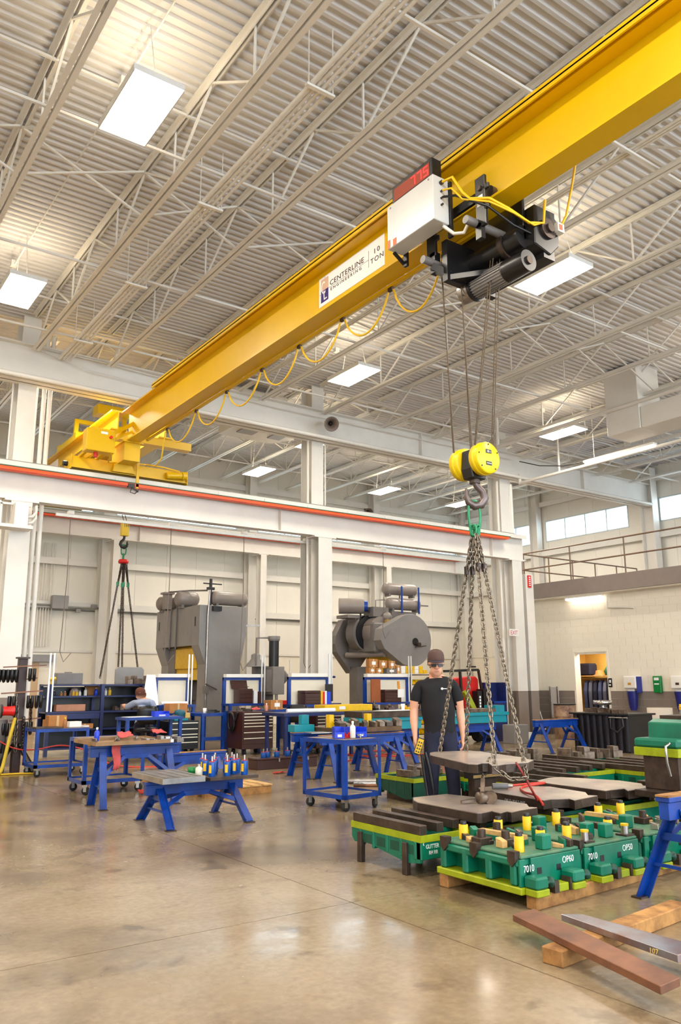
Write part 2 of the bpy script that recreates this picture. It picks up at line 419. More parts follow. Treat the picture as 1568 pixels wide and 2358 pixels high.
# ------------------------------------------------------------------ roof decks (ribbed sheet) and joists
def deck(name, x0, x1, y0, y1, z):
    pitch, b = 0.152, MB(); prof = []
    y = y0
    while y < y1:
        prof += [(y, z), (y+0.05, z), (y+0.066, z+0.038), (y+0.136, z+0.038)]; y += pitch
    n = len(prof)
    vs_ = [(x0, p[0], p[1]) for p in prof]+[(x1, p[0], p[1]) for p in prof]
    b._add(vs_, [(i, i+1, n+i+1, n+i) for i in range(n-1)])
    b.box(x0, y0, z+0.06, x1, y1, z+0.16)
    return setting(name, b, DECK)
ceil1 = deck('ceiling', -9, XW+0.2, -9, YB+0.35, 9.02)
ceil2 = deck('ceiling_far', -9, XW+0.2, YB+0.36, YW+0.2, 9.62)
setting('trim_20', MB().box(-9, YB+0.34, 9.02, XW+0.2, YB+0.37, 9.9), DECK)
def joist_meshes(y0, y1, zb, zt):
    ch = MB()
    for s in (-1, 1): ch.box(s*0.052-0.033, y0, zt-0.012, s*0.052+0.033, y1, zt).box(s*0.025-0.006, y0, zt-0.075, s*0.025+0.006, y1, zt-0.012)
    bt = MB()
    for s in (-1, 1): bt.box(s*0.047-0.032, y0+0.2, zb, s*0.047+0.032, y1-0.1, zb+0.012).box(s*0.022-0.006, y0+0.2, zb+0.012, s*0.022+0.006, y1-0.1, zb+0.075)
    wb_ = MB(); n = int((y1-y0)/2.1); st = (y1-y0-0.5)/n
    for k in range(n):
        ya = y0+0.25+k*st
        wb_.bar((0, ya, zb+0.04), (0, ya+st*0.5, zt-0.04), 0.03, 0.03); wb_.bar((0, ya+st*0.5, zt-0.04), (0, ya+st, zb+0.04), 0.03, 0.03)
        wb_.bar((0, ya, zb+0.04), (0, ya+0.001, zt-0.04), 0.024, 0.024)
    return ch.mesh('roof_joist'), bt.mesh('bottom_chord'), wb_.mesh('web')
def joists(parent, xs, y0, y1, zb, zt):
    a, b_, c = joist_meshes(y0, y1, zb, zt)
    for me in (a, b_, c): me.materials.append(STEELW)
    for x in xs:
        j = new_obj('roof_joist', a, parent); j.location = (x, 0, 0)
        new_obj('bottom_chord', b_, j); new_obj('web', c, j)
JX = [-3.3, -1.5, 0.28, 2.05, 3.82, 5.38, 7.25, 9.12, 10.94, 12.87, 14.68, 16.5, 18.3, 20.1, 21.9, 23.7]
joists(ceil1, JX, -8.9, YB-0.1, 8.16, 9.0)
JX2 = [3.0+1.43*k for k in range(16)]
joists(ceil2, JX2, YB+0.4, YW-0.1, 8.82, 9.6)
for y in (-1.6, 1.8, 5.4, 8.9, 12.3, 15.3):
    for z in ((8.25,) if y in (5.4, 12.3) else (8.93, 8.25)): MB().bar((-8, y, z), (XW-0.1, y, z), 0.035, 0.035).build('bridging', STEELW, ceil1)
for y in (10.4,):
    b = MB()
    for i in range(len(JX)-1):
        b.bar((JX[i], y, 8.22), (JX[i+1], y, 8.95), 0.03, 0.03); b.bar((JX[i], y+0.03, 8.95), (JX[i+1], y+0.03, 8.22), 0.03, 0.03)
    b.build('cross_bridging', STEELW, ceil1)
for y in (18.4, 21.0, 23.8):
    MB().bar((2, y, 8.9), (XW-0.1, y, 8.9), 0.035, 0.035).build('bridging', STEELW, ceil2)
# conduits under the deck, on hangers
for k, dx in enumerate((0, 0.07, 0.14, 0.22)):
    MB().cyl((4.32+dx, -8, 8.12), (4.32+dx, YB-0.15, 8.12), 0.022 if k else 0.032, n=8).build('conduit', STEELW, ceil1)
for y in (1.0, 3.6, 6.6, 9.4, 12.2, 15.0):
    MB().box(4.24, y, 8.06, 4.62, y+0.05, 8.09).bar((4.27, y+0.02, 8.09), (4.27, y+0.02, 9.0), 0.012).bar((4.6, y+0.02, 8.09), (4.6, y+0.02, 9.0), 0.012).build('conduit_hanger', STEELW, ceil1)
for k, dx in enumerate((0, 0.05, 0.1)):
    MB().cyl((8.5+dx, -8, 8.3), (8.5+dx, YB-0.15, 8.3), 0.018, n=8).build('conduit', STEELW, ceil1)
MB().cyl((2.85, -6, 8.8), (2.85, YB-0.3, 8.8), 0.012, n=6).build('conduit', STEELW, ceil1)
# main roof girder on the column line, with the pipe along its foot
rg = setting('trim_4', MB().box(-9, YB-0.01, 7.5, XW-0.3, YB+0.02, 8.3).box(-9, YB-0.16, 7.5, XW-0.3, YB+0.17, 7.53).box(-9, YB-0.16, 8.28, XW-0.3, YB+0.17, 8.31), STEELW)
for x in (6.9, 14.3, 21.3): MB().box(x, YB-0.14, 7.53, x+0.015, YB-0.011, 8.28).build('stiffener', STEELW, rg)
MB().cyl((-8, YB-0.33, 7.52), (XW-0.6, YB-0.33, 7.52), 0.05, n=10).build('pipe', STEELW, rg)
MB().tube([(3.9, YB-0.1, 8.28), (5.2, YB-0.15, 8.25), (9.6, YB-0.15, 8.1), (18, YB-0.15, 8.1)], 0.012, 6).build('conduit', STEELW, rg)
MB().tube([(3.8, YB-0.12, 8.25), (5.0, YB-0.2, 7.98), (6.3, YB-0.2, 7.95), (7.6, YB-0.15, 8.1)], 0.008, 5).build('slack_cable', STEELW, rg)
# sprinkler pipe and the girder line running along the right bay edge
sp = setting('trim_5', MB().cyl((18.05, 2, 7.35), (18.05, YB-0.3, 7.35), 0.045, n=10).cyl((18.05, 14.6, 7.37), (18.05, 14.6, 8.9), 0.03, n=8).cyl((18.05, YB-0.3, 7.31), (18.05, YB-0.3, 7.62), 0.045, n=10), STEELW)
sp2 = setting('trim_6', MB().cyl((16.2, 2, 7.95), (16.2, 15.2, 7.95), 0.05, n=10).cyl((16.2, 15.2, 7.9), (16.2, 15.2, 8.8), 0.05, n=10), STEELW)

# ------------------------------------------------------------------ columns
def hcol(b, x, y, w, d, z0, z1, tf=0.018):
    """H section: flanges face -y and +y"""
    b.box(x-w/2, y-d/2, z0, x+w/2, y-d/2+tf, z1); b.box(x-w/2, y+d/2-tf, z0, x+w/2, y+d/2, z1); b.box(x-tf/2, y-d/2+tf, z0, x+tf/2, y+d/2-tf, z1)
COLD = mat('column_grey_base', (136, 124, 116), 0.5, var=0.05)
def building_column(n, x, pipes=()):
    b = MB(); hcol(b, x+0.02, YB+0.35, 0.36, 0.5, 1.22, 9.0); hcol(b, x, YB-0.12, 0.40, 0.34, 1.22, 4.99)
    o = setting('trim_%d' % n, b, STEELW)
    g = MB(); hcol(g, x+0.02, YB+0.35, 0.36, 0.5, 0, 1.22); hcol(g, x, YB-0.12, 0.40, 0.34, 0, 1.22)
    g.box(x-0.28, YB-0.42, 0, x+0.28, YB+0.66, 0.03); g.build('painted_base', COLD, o)
    MB().box(x-0.32, YB-0.3, 4.96, x+0.32, YB+0.08, 4.995).build('bracket', STEELW, o)
    for dx, dy, r, z0, z1 in pipes: MB().cyl((x+dx, YB+dy, z0), (x+dx, YB+dy, z1), r, n=8).build('pipe', STEELW, o)
    return o
c1 = building_column(7, 3.78, [(0.38, 0.2, 0.045, 0.2, 8.7), (0.50, 0.2, 0.045, 0.2, 8.7), (0.24, 0.2, 0.02, 0.2, 8.2), (-0.24, 0.2, 0.02, 0.2, 7.9)])
c2 = building_column(8, 10.95, [(-0.26, 0.12, 0.035, 0.2, 7.6), (0.27, 0.12, 0.02, 0.2, 7.6)])
c3 = building_column(9, 17.75, [(-0.27, 0.12, 0.04, 0.2, 7.4), (0.25, 0.12, 0.05, 0.2, 7.6), (0.36, 0.12, 0.03, 0.2, 7.4)])
b = MB().box(18.12, YB-0.25, 1.22, 18.45, YB+0.7, 4.6); o = setting('trim_10', b, STEELW)
MB().box(18.12, YB-0.25, 0, 18.45, YB+0.7, 1.22).build('painted_base', COLD, o)
b = MB(); hcol(b, XW-0.3, YB, 0.34, 0.5, 0, 8.9); setting('trim_11', b, STEELW)
b = MB(); hcol(b, XW-0.22, 21.68, 0.3, 0.4, 0, 9.5); setting('trim_12', b, STEELW)
b = MB(); hcol(b, XW-0.22, 26.0, 0.3, 0.4, 0, 9.5); setting('trim_13', b, STEELW)
for i, x in enumerate(back_cols):
    b = MB(); hcol(b, x+0.1, YW-1.0, 0.24, 0.3, 0, 6.04); o = setting('trim_%d' % (14+i), b, STEELW)
    q = MB(); hcol(q, x-0.05, YW-0.4, 0.3, 0.36, 0, 9.6); q.build('wall_column', STEELW, o)
    MB().box(x-0.1, YW-1.14, 6.02, x+0.3, YW-0.6, 6.045).build('bracket', STEELW, o)
# ------------------------------------------------------------------ crane runways
def runway(name, y, x0, x1, zb, h, label, side=-1):
    zt = zb+h
    r = thing(name, label, 'runway beam', ((x0+x1)/2, y, zb))
    W('beam', STEELW, r, lambda b: b.box(x0, y-0.012, zb+0.02, x1, y+0.012, zt-0.02).box(x0, y-0.13, zb, x1, y+0.13, zb+0.02).box(x0, y-0.17, zt-0.02, x1, y+0.17, zt))
    W('cap_channel', STEELW, r, lambda b: b.box(x0, y-0.19, zt-0.10, x1, y-0.172, zt+0.006).box(x0, y+0.172, zt-0.10, x1, y+0.19, zt+0.006).box(x0, y-0.19, zt+0.004, x1, y+0.19, zt+0.016))
    W('crane_rail', mat('rail_head_steel', (140, 132, 124), 0.4, metal=0.6), r, lambda b: b.box(x0+0.2, y-0.03, zt+0.016, x1-0.3, y+0.03, zt+0.075))
    # conductor bars in an orange cover
    W('conductor_bar', ORANGE, r, lambda b: [b.box(x0+0.1, y-0.34+0.05*k, zt-0.20, x1-0.9, y-0.302+0.05*k, zt-0.14) for k in range(4)])
    W('conductor_cover', mat('dark_green_cover', (70, 96, 66), 0.5), r, lambda b: b.box(x0+0.1, y-0.35, zt-0.138, x1-0.85, y-0.13, zt-0.118))
    x = x0+0.8
    while x < x1-1.0:
        W('conductor_hanger', STEELW, r, lambda b: b.bar((x, y-0.22, zt-0.115), (x, y-0.22, zt-0.02), 0.012).bar((x, y-0.3, zt-0.115), (x, y-0.12, zt-0.115), 0.02, 0.008))
        x += 1.2
    x = x0+1.5
    while x < x1-0.6:
        W('stiffener', STEELW, r, lambda b: b.box(x, y-0.125, zb+0.02, x+0.012, y-0.012, zt-0.02)); x += 7.1
    return r
rw1 = runway('runway_beam', YB-0.12, -6, 18.2, 5.0, 0.73, 'long white crane runway beam with orange conductor bars across the columns')
rw2 = runway('runway_beam', YW-1.0, -6, XW-0.4, 6.05, 0.70, 'white crane runway beam along the back wall, behind the nearer one')
# cable track with cord drops under the near runway
ct = thing('cable_track', 'pale cable track with hanging cords under the near runway beam', 'cable track', (10, YB+0.3, 4.9))
W('track', PLASW, ct, lambda b: b.box(4.6, YB+0.25, 4.87, 17.2, YB+0.31, 4.93))
CORD = mat('grey_cord', (120, 104, 98), 0.6)
for x, z in ((4.9, 1.9), (7.15, 1.9), (9.0, 1.75), (10.75, 1.75), (13.2, 2.6)):
    W('drop_cord', CORD, ct, lambda b: b.tube([(x, YB+0.28, 4.87), (x+0.02, YB+0.3, 3.6), (x-0.02, YB+0.32, z+0.2), (x+0.06, YB+0.32, z), (x+0.2, YB+0.32, z+0.18)], 0.009, 5))
    W('cord_clamp', PLASW, ct, lambda b: b.box(x-0.06, YB+0.22, 4.93, x+0.06, YB+0.34, 5.0))

# ------------------------------------------------------------------ ceiling lights
LAMPH = mat('lamp_housing', (214, 212, 208), 0.5, var=0.03)
def ceiling_light(x, y, z, ztop, label, grp='ceiling light fixtures'):
    t = thing('ceiling_light', label, 'light', (x, y, z), group=grp)
    MB().box(-0.30, -0.58, 0.012, 0.30, 0.58, 0.085).box(-0.30, -0.58, 0, -0.285, 0.58, 0.012).box(0.285, -0.58, 0, 0.30, 0.58, 0.012).build('housing', LAMPH, t)
    MB().box(-0.283, -0.578, 0.001, 0.283, 0.578, 0.011).build('diffuser', LAMPM, t)
    for s in (-1, 1): MB().box(s*0.15-0.045, -0.52, 0.087, s*0.15+0.045, 0.52, 0.092).build('uplight_slot', LAMPUP, t)
    for s in (-1, 1): MB().tube([(0, s*0.45, 0.085), (0, s*0.2, ztop-z)], 0.006, 5).build('hanger_cable', LAMPH, t)
    MB().box(-0.05, 0.6, ztop-z-0.22, 0.05, 0.7, ztop-z-0.12).build('junction_box', LAMPH, t)
    return t
ceiling_light(2.84, 8.02, 8.0, 9.0, 'big bright light panel under the ribbed roof, nearest the camera at upper left')
ceiling_light(2.84, 13.45, 8.0, 9.0, 'bright light panel at the left edge above the white column')
ceiling_light(9.9, 7.9, 8.0, 9.0, 'bright light panel right of the black hoist motor')
ceiling_light(9.78, 13.3, 8.0, 9.0, 'bright light panel above the horn speaker, below the yellow girder')
ceiling_light(16.83, 13.42, 8.0, 9.0, 'bright light panel above the long strip light on the right')
ceiling_light(16.83, 8.0, 8.0, 9.0, 'light panel beyond the right edge above the sheet metal duct')
ceiling_light(12.3, 21.9, 8.1, 9.6, 'light panel in the far bay, left of the middle column')
ceiling_light(17.26, 21.7, 8.1, 9.6, 'light panel in the far bay, left of the yellow hook block')
ceiling_light(21.0, 21.7, 8.1, 9.6, 'light panel in the far bay, behind the green master link')
ceiling_light(12.05, 18.3, 8.1, 9.6, 'light panel peeping out under the roof girder beside the horn speaker')
# strip lights
st = thing('strip_light', 'long glowing strip light hanging below the roof on the right', 'light', (17.4, 12.2, 7.2), group='strip lights')
W('housing', PLASW, st, lambda b: b.box(17.31, 11.1, 7.205, 17.49, 13.2, 7.26)); W('tube', TUBEM, st, lambda b: b.box(17.34, 11.12, 7.16, 17.46, 13.18, 7.204))
W('power_cable', BLACK, st, lambda b: b.tube([(17.4, 13.2, 7.25), (17.35, 13.9, 7.28), (17.2, 14.6, 7.42), (16.95, 15.1, 7.62)], 0.014, 6))
for y in (11.4, 12.9): W('hanger_cable', PLASW, st, lambda b: b.tube([(17.4, y, 7.25), (17.4, y, 9.0)], 0.005, 5))
st = thing('strip_light', 'glowing strip light under the grey mezzanine edge', 'light', (XO-0.6, 14.8, 3.8), group='strip lights')
W('housing', PLASW, st, lambda b: b.box(XO-0.24, 14.2, 3.84, XO-0.06, 15.45, 3.9)); W('tube', TUBEM, st, lambda b: b.box(XO-0.22, 14.22, 3.79, XO-0.08, 15.43, 3.838))
# sheet metal duct
du = thing('air_duct', 'white sheet metal air duct dropping from the roof on the right', 'duct', (16.7, 8, 7.3))
W('riser', STEELW, du, lambda b: b.box(16.25, 10.7, 7.33, 17.15, 11.62, 8.98), 0.01); W('trunk', STEELW, du, lambda b: b.box(16.28, 2.5, 7.33, 17.12, 10.69, 7.85), 0.01)
for y in (5.2, 7.9): W('seam_flange', STEELW, du, lambda b: b.box(16.26, y, 7.31, 17.14, y+0.03, 7.87))
d2 = thing('air_duct', 'round white duct with grilles high in the far bay', 'duct', (10.8, 19.5, 8.6))
W('trunk', STEELW, d2, lambda b: b.box(9.6, 18.5, 8.9, 11.3, 20.2, 9.4), 0.05); W('drop', STEELW, d2, lambda b: b.prism([(9.9, 18.7), (11.6, 18.7), (12.0, 19.3), (11.6, 20.0), (9.9, 20.0)], 8.45, 8.9))
W('grille', GREYP, d2, lambda b: b.box(10.2, 19.1, 8.42, 10.7, 19.5, 8.449)); W('grille', GREYP, d2, lambda b: b.box(11.2, 19.1, 8.42, 11.6, 19.5, 8.449))
# horn loudspeakers
def horn(x, y, z, s, label, yw):
    t = thing('horn_loudspeaker', label, 'loudspeaker', (x, y, z), group='horn loudspeakers')
    ax = Vector((-0.35, -0.85, -0.4)).normalized(); R = Vector((0, 0, 1)).rotation_difference(ax).to_matrix().to_4x4()
    HM = mat('horn_grey', (112, 98, 88), 0.5)
    M = R @ Matrix.Scale(s, 4)
    MB(M).lathe((0, 0, 0), [(0.04, -0.18), (0.05, 0), (0.075, 0.1), (0.13, 0.2), (0.20, 0.26), (0.205, 0.265), (0.20, 0.27), (0.12, 0.2), (0.06, 0.1), (0.03, 0.02)], 20).build('bell', HM, t)
    MB(M).lathe((0, 0, 0), [(0.02, 0.03), (0.05, 0.06), (0.055, 0.15), (0.03, 0.19), (0.005, 0.2)], 14).build('throat', BLACK, t)
    MB(M).cyl((0, 0, -0.3), (0, 0, -0.17), 0.075, n=14).build('driver', BLACK, t)
    MB().bar((0, 0.05, 0.05), (0, yw-y-0.002, 0.12), 0.03, 0.03).build('bracket', STEELW, t)
horn(10.95, 15.92, 7.86, 0.92, 'grey horn loudspeaker on the roof girder beside the middle column', 16.22)
horn(19.15, 25.2, 8.2, 0.95, 'small grey horn loudspeaker high in the far bay, above the runway', 26.3)

# ------------------------------------------------------------------ main bridge crane
GX, GZ0, GZ1, GYE = 5.755, 6.385, 7.06, 15.85
cr = thing('bridge_crane', 'big yellow bridge crane girder spanning the near bay on its end truck', 'crane', (GX, GYE, 5.8))
W('bottom_flange', CRANE, cr, lambda b: b.box(GX-0.14, -8, GZ0, GX+0.14, GYE, GZ0+0.028))
W('web', CRANE, cr, lambda b: b.box(GX-0.012, -8, GZ0+0.028, GX+0.012, GYE, GZ1))
W('top_flange', CRANE, cr, lambda b: b.box(GX-0.17, -8, GZ1, GX+0.17, GYE, GZ1+0.03))
W('cap_channel', CRANE, cr, lambda b: b.box(GX-0.235, -8, GZ1-0.01, GX-0.215, 14.1, GZ1+0.085).box(GX+0.215, -8, GZ1-0.01, GX+0.235, 14.1, GZ1+0.085).box(GX-0.235, -8, GZ1+0.031, GX+0.235, 14.1, GZ1+0.05))
W('end_pedestal', CRANE, cr, lambda b: b.box(GX-0.17, GYE-0.25, 5.98, GX+0.17, GYE+0.48, 6.384).box(GX-0.22, GYE-0.3, 6.36, GX+0.22, GYE+0.3, 6.384))
W('knee_brace', CRANE, cr, lambda b: b.bar((4.95, 16.15, 6.05), (5.62, 15.6, 6.6), 0.09, 0.09).bar((5.35, 15.55, 6.5), (5.75, 15.6, 6.78), 0.08, 0.08))
et0, et1 = 4.66, 7.2
W('end_truck', CRANE, cr, lambda b: b.box(et0, YB-0.30, 5.79, et1, YB-0.285, 6.03).box(et0, YB-0.3, 6.03, et1, YB+0.06, 6.045).box(et0, YB-0.36, 5.79, et1, YB+0.06, 5.803).box(et0, YB+0.05, 5.79, et1, YB+0.065, 6.03).box(et0-0.015, YB-0.36, 5.76, et0, YB+0.08, 6.06).box(et1, YB-0.36, 5.76, et1+0.015, YB+0.08, 6.06))
W('gusset', CRANE, cr, lambda b: b.prism([(5.5, 5.81), (5.98, 5.81), (5.9, 6.0), (5.55, 6.0)], YB-0.42, YB-0.31, 'y'))
for x in (et0+0.3, et1-0.3): W('wheel', STEELD, cr, lambda b: b.cyl((x, YB-0.18, 5.875), (x, YB-0.06, 5.875), 0.075, n=16))
W('drive_motor', CRANE, cr, lambda b: b.cyl((6.72, YB-0.36, 5.9), (7.05, YB-0.4, 5.93), 0.075, n=14).cyl((7.05, YB-0.4, 5.93), (7.15, YB-0.4, 5.94), 0.09, n=14))
for x, s in ((et0-0.015, -1), (et1+0.015, 1)): W('bumper', BLACK, cr, lambda b: b.cyl((x, YB-0.12, 5.9), (x+s*0.09, YB-0.12, 5.9), 0.055, n=12))
W('control_panel', CRANE, cr, lambda b: b.box(4.72, 15.35, 6.0, 5.3, 15.6, 6.46), 0.01)
W('warning_plate', WPRINT, cr, lambda b: b.box(5.0, 15.345, 6.37, 5.14, 15.349, 6.42))
W('panel_lamp', REDC, cr, lambda b: b.cyl((5.2, 15.30, 6.32), (5.2, 15.35, 6.32), 0.03, n=10))
W('beacon', REDC, cr, lambda b: b.cyl((4.95, 15.47, 5.9), (4.95, 15.47, 5.999), 0.04, n=10))
W('panel_bracket', CRANE, cr, lambda b: b.bar((4.85, 15.6, 6.1), (4.85, 16.2, 6.05), 0.06).bar((5.2, 15.6, 6.1), (5.2, 16.2, 6.05), 0.06).bar((5.25, 15.6, 6.3), (GX-0.02, 15.6, 6.6), 0.05))
W('conduit', CABLEY, cr, lambda b: b.tube([(5.25, 15.4, 6.0), (5.3, 15.7, 5.9), (5.5, YB-0.38, 6.0), (5.9, YB-0.4, 6.05), (6.6, YB-0.4, 6.06), (7.0, YB-0.4, 6.02)], 0.018, 6))
W('collector_arm', CRANE, cr, lambda b: b.box(6.0, YB-0.46, 5.5, 6.06, YB-0.43, 6.05))
W('collector_shoe', BLACK, cr, lambda b: b.box(5.83, YB-0.48, 5.5, 5.97, YB-0.4, 5.58).bar((5.9, YB-0.46, 5.5), (6.05, YB-0.47, 5.42), 0.03).tube([(5.9, YB-0.5, 5.5), (5.86, YB-0.52, 5.38), (5.96, YB-0.52, 5.36), (6.04, YB-0.5, 5.45)], 0.01, 5))
W('bolt_row', CRANE, cr, lambda b: [b.cyl((GX+sx*0.1, GYE-0.1-0.06*k, GZ0-0.02), (GX+sx*0.1, GYE-0.1-0.06*k, GZ0), 0.016, n=6) for k in range(3) for sx in (-1, 1)])
# maker's sign with its lettering
sg = thing('crane_sign', 'white maker and 10 TON sign on the yellow girder web', 'sign', (GX-0.014, 7.87, 6.56))
W('panel', PAPER, sg, lambda b: b.box(GX-0.0165, 7.13, 6.555, GX-0.0125, 8.60, 6.985))
fx = GX-0.0175
W('logo_upper', TAN, sg, lambda b: b.box(fx-0.001, 8.37, 6.78, fx, 8.55, 6.95)); W('logo_lower', NAVYT, sg, lambda b: b.box(fx-0.001, 8.37, 6.605, fx, 8.55, 6.78))
put_text('logo_letter_c', 'C', 0.27, WPRINT, (fx-0.002, 8.535, 6.72), (0, -1, 0.08), (0, 0.08, 1), sg, xs=0.55)
put_text('logo_letter_l', 'L', 0.2, WPRINT, (fx-0.002, 8.49, 6.63), (0, -1, 0.08), (0, 0.08, 1), sg, xs=0.9)
W('logo_centre_mark', DKPRINT, sg, lambda b: b.box(fx-0.001, 8.455, 6.955, fx, 8.46, 6.975).box(fx-0.001, 8.56, 6.735, fx, 8.585, 6.74))
put_text('lettering', 'CENTERLINE', 0.105, DKPRINT, (fx, 8.335, 6.785), (0, -1, 0), (0, 0, 1), sg, space=1.05, xs=1.25)
put_text('lettering', 'ENGINEERING', 0.062, DKPRINT, (fx, 8.32, 6.705), (0, -1, 0), (0, 0, 1), sg, space=1.55, xs=1.25)
W('rule', DKPRINT, sg, lambda b: b.box(fx-0.001, 7.46, 6.763, fx, 8.36, 6.768).box(fx-0.001, 7.455, 6.66, fx, 7.461, 6.89))
put_text('lettering', '10', 0.095, DKPRINT, (fx, 7.36, 6.80), (0, -1, 0), (0, 0, 1), sg, space=1.25, xs=1.3)
put_text('lettering', 'TON', 0.095, DKPRINT, (fx, 7.42, 6.685), (0, -1, 0), (0, 0, 1), sg, space=1.2, xs=1.2)
# festoon cable loops on small carriers
fs = thing('festoon_cable', 'yellow festoon cable hanging in loops under the girder', 'cable', (5.93, 10, 6.3))
hy = [6.25, 7.25, 8.3, 9.4, 10.5, 11.7, 12.9, 14.2]
W('track', CRANE, fs, lambda b: b.box(5.90, 5.6, 6.345, 5.95, GYE-0.6, 6.382))
for i, y in enumerate(hy): W('carrier', STEELD, fs, lambda b: b.box(5.905, y-0.04, 6.30, 5.945, y+0.04, 6.345))
for i in range(len(hy)-1):
    a, c = hy[i]+0.05, hy[i+1]-0.05; dp = 0.38 if i else 0.46
    W('cable_loop', CABLEY, fs, lambda b: b.tube([(5.925, a+(c-a)*t, 6.30-dp*(1-(2*t-1)**2)**0.8) for t in [k/14 for k in range(15)]], 0.014, 6))
W('tail_cable', CABLEY, fs, lambda b: b.tube([(5.925, 14.3, 6.30), (5.95, 14.5, 5.8), (6.0, 14.9, 5.75), (6.1, 15.6, 5.95), (6.2, YB-0.38, 6.05)], 0.014, 6))

# ------------------------------------------------------------------ hoist trolley
ho = thing('hoist_trolley', 'black electric hoist trolley hanging from the yellow girder', 'hoist', (5.8, 5.6, 5.6))
BXM = mat('grey_enclosure', (206, 206, 204), 0.22, var=0.03, coat=0.6)
W('tie_bar', GREYD, ho, lambda b: b.cyl((5.36, 5.33, 6.12), (6.35, 5.33, 6.12), 0.045, n=12)); W('tie_bar', GREYD, ho, lambda b: b.cyl((5.36, 6.0, 5.98), (6.35, 6.0, 5.98), 0.045, n=12))
for y in (5.25, 6.02): W('side_plate', BLACK, ho, lambda b: b.box(5.50, y-0.07, 6.05, 5.54, y+0.07, 6.62).box(5.54, y+0.03, 6.3, 5.6, y+0.09, 6.36).box(5.5, y-0.12, 6.22, 5.53, y-0.05, 6.28).box(5.5, y-0.12, 6.44, 5.53, y-0.05, 6.5), 0.006)
W('side_rail', BLACK, ho, lambda b: b.box(5.51, 5.33, 6.37, 5.545, 5.95, 6.47))
W('side_plate', BLACK, ho, lambda b: b.box(5.97, 5.1, 6.0, 6.01, 6.15, 6.5), 0.006)
for y in (5.25, 6.0):
    for s in (-1, 1): W('wheel', STEELD, ho, lambda b: b.cyl((GX+s*0.06, y, 6.49), (GX+s*0.125, y, 6.49), 0.072, n=16))
W('rating_plate', PAPER, ho, lambda b: b.box(5.497, 5.21, 6.28, 5.499, 5.29, 6.40)); W('bolt', STEELD, ho, lambda b: b.cyl((5.48, 5.25, 6.48), (5.5, 5.25, 6.48), 0.03, n=8))
W('frame', BLACK, ho, lambda b: b.box(5.55, 5.82, 5.72, 6.3, 5.9, 6.2).box(5.9, 5.2, 5.95, 6.3, 5.28, 6.3).bar((5.5, 6.0, 5.93), (5.62, 5.86, 5.8), 0.08).box(5.5, 5.25, 5.93, 5.56, 5.33, 6.1).box(5.5, 5.96, 5.86, 5.58, 6.04, 6.1).bar((5.6, 5.88, 5.76), (6.2, 5.3, 5.82), 0.1, 0.06))
W('rope_drum', BLACK, ho, lambda b: b.cyl((5.98, 5.82, 6.02), (5.98, 5.1, 6.02), 0.13, n=24)); W('drum_flange', STEELD, ho, lambda b: b.cyl((5.98, 5.3, 6.02), (5.98, 5.36, 6.02), 0.155, n=24))
W('gearbox', BLACK, ho, lambda b: b.prism([(6.0, 5.9), (6.24, 5.84), (6.38, 5.98), (6.4, 6.24), (6.28, 6.36), (6.02, 6.36)], 4.98, 5.22, 'y'), 0.012); W('gearbox_cover', STEELD, ho, lambda b: b.cyl((6.2, 4.95, 6.12), (6.2, 4.98, 6.12), 0.11, n=18).cyl((6.2, 4.92, 6.12), (6.2, 4.95, 6.12), 0.05, n=12))
W('limit_switch', PLASW, ho, lambda b: b.box(6.28, 4.9, 6.1, 6.38, 4.97, 6.2)); W('switch_label', mat('orange_label', (240, 90, 30), 0.5), ho, lambda b: b.box(6.3, 4.896, 6.12, 6.35, 4.899, 6.18))
W('cross_member', BLACK, ho, lambda b: b.box(6.15, 5.0, 5.8, 6.32, 5.85, 5.92).box(6.34, 5.05, 6.32, 6.42, 5.5, 6.42))
W('hoist_motor', GREYP, ho, lambda b: [b.cyl((5.93, 5.78, 5.7), (5.93, 5.30, 5.7), 0.105, n=24)]+[b.cbox((5.93+0.112*math.cos(a), 5.54, 5.7+0.112*math.sin(a)), (0.008, 0.44, 0.02), Matrix.Rotation(-a+PI/2, 3, 'Y')) for a in [2*PI*k/24 for k in range(24)]])
W('motor_end_bell', STEEL, ho, lambda b: b.cyl((5.93, 5.95, 5.72), (5.93, 5.80, 5.71), 0.13, n=20)); W('motor_flange', BLACK, ho, lambda b: b.cyl((5.93, 5.8, 5.7), (5.93, 5.76, 5.7), 0.14, n=24))
W('motor_fan_cowl', BLACK, ho, lambda b: b.cyl((5.93, 5.31, 5.7), (5.93, 5.02, 5.7), 0.12, 0.115, n=24)); W('fan_cap', STEELD, ho, lambda b: b.cyl((5.93, 5.02, 5.7), (5.93, 5.0, 5.7), 0.045, n=14))
cbx = W('control_box', BXM, ho, lambda b: b.box(5.22, 5.65, 6.245, 5.44, 6.43, 6.775), 0.006)
for y0_, y1_, z1_ in ((6.38, 6.425, 6.35), (6.27, 6.33, 6.33)):
    b = MB().box(5.2165, y0_, 6.25, 5.2185, y1_, z1_); b.v = [v-Vector((5.8, 5.6, 5.6)) for v in b.v]; b.build('orange_sticker', mat('orange_label', (240, 90, 30), 0.5), cbx)
for y, z in ((5.72, 6.74), (6.37, 6.74)):
    b = MB().cyl((5.208, y, z), (5.22, y, z), 0.012, n=8); b.v = [v-Vector((5.8, 5.6, 5.6)) for v in b.v]; b.build('screw', STEEL, cbx)
for z in (6.7, 6.6, 6.52, 6.44):
    b = MB().cyl((5.33, 5.62, z), (5.33, 5.65, z), 0.024 if z > 6.65 else 0.012, n=10); b.v = [v-Vector((5.8, 5.6, 5.6)) for v in b.v]; b.build('cable_gland', STEELD, cbx)
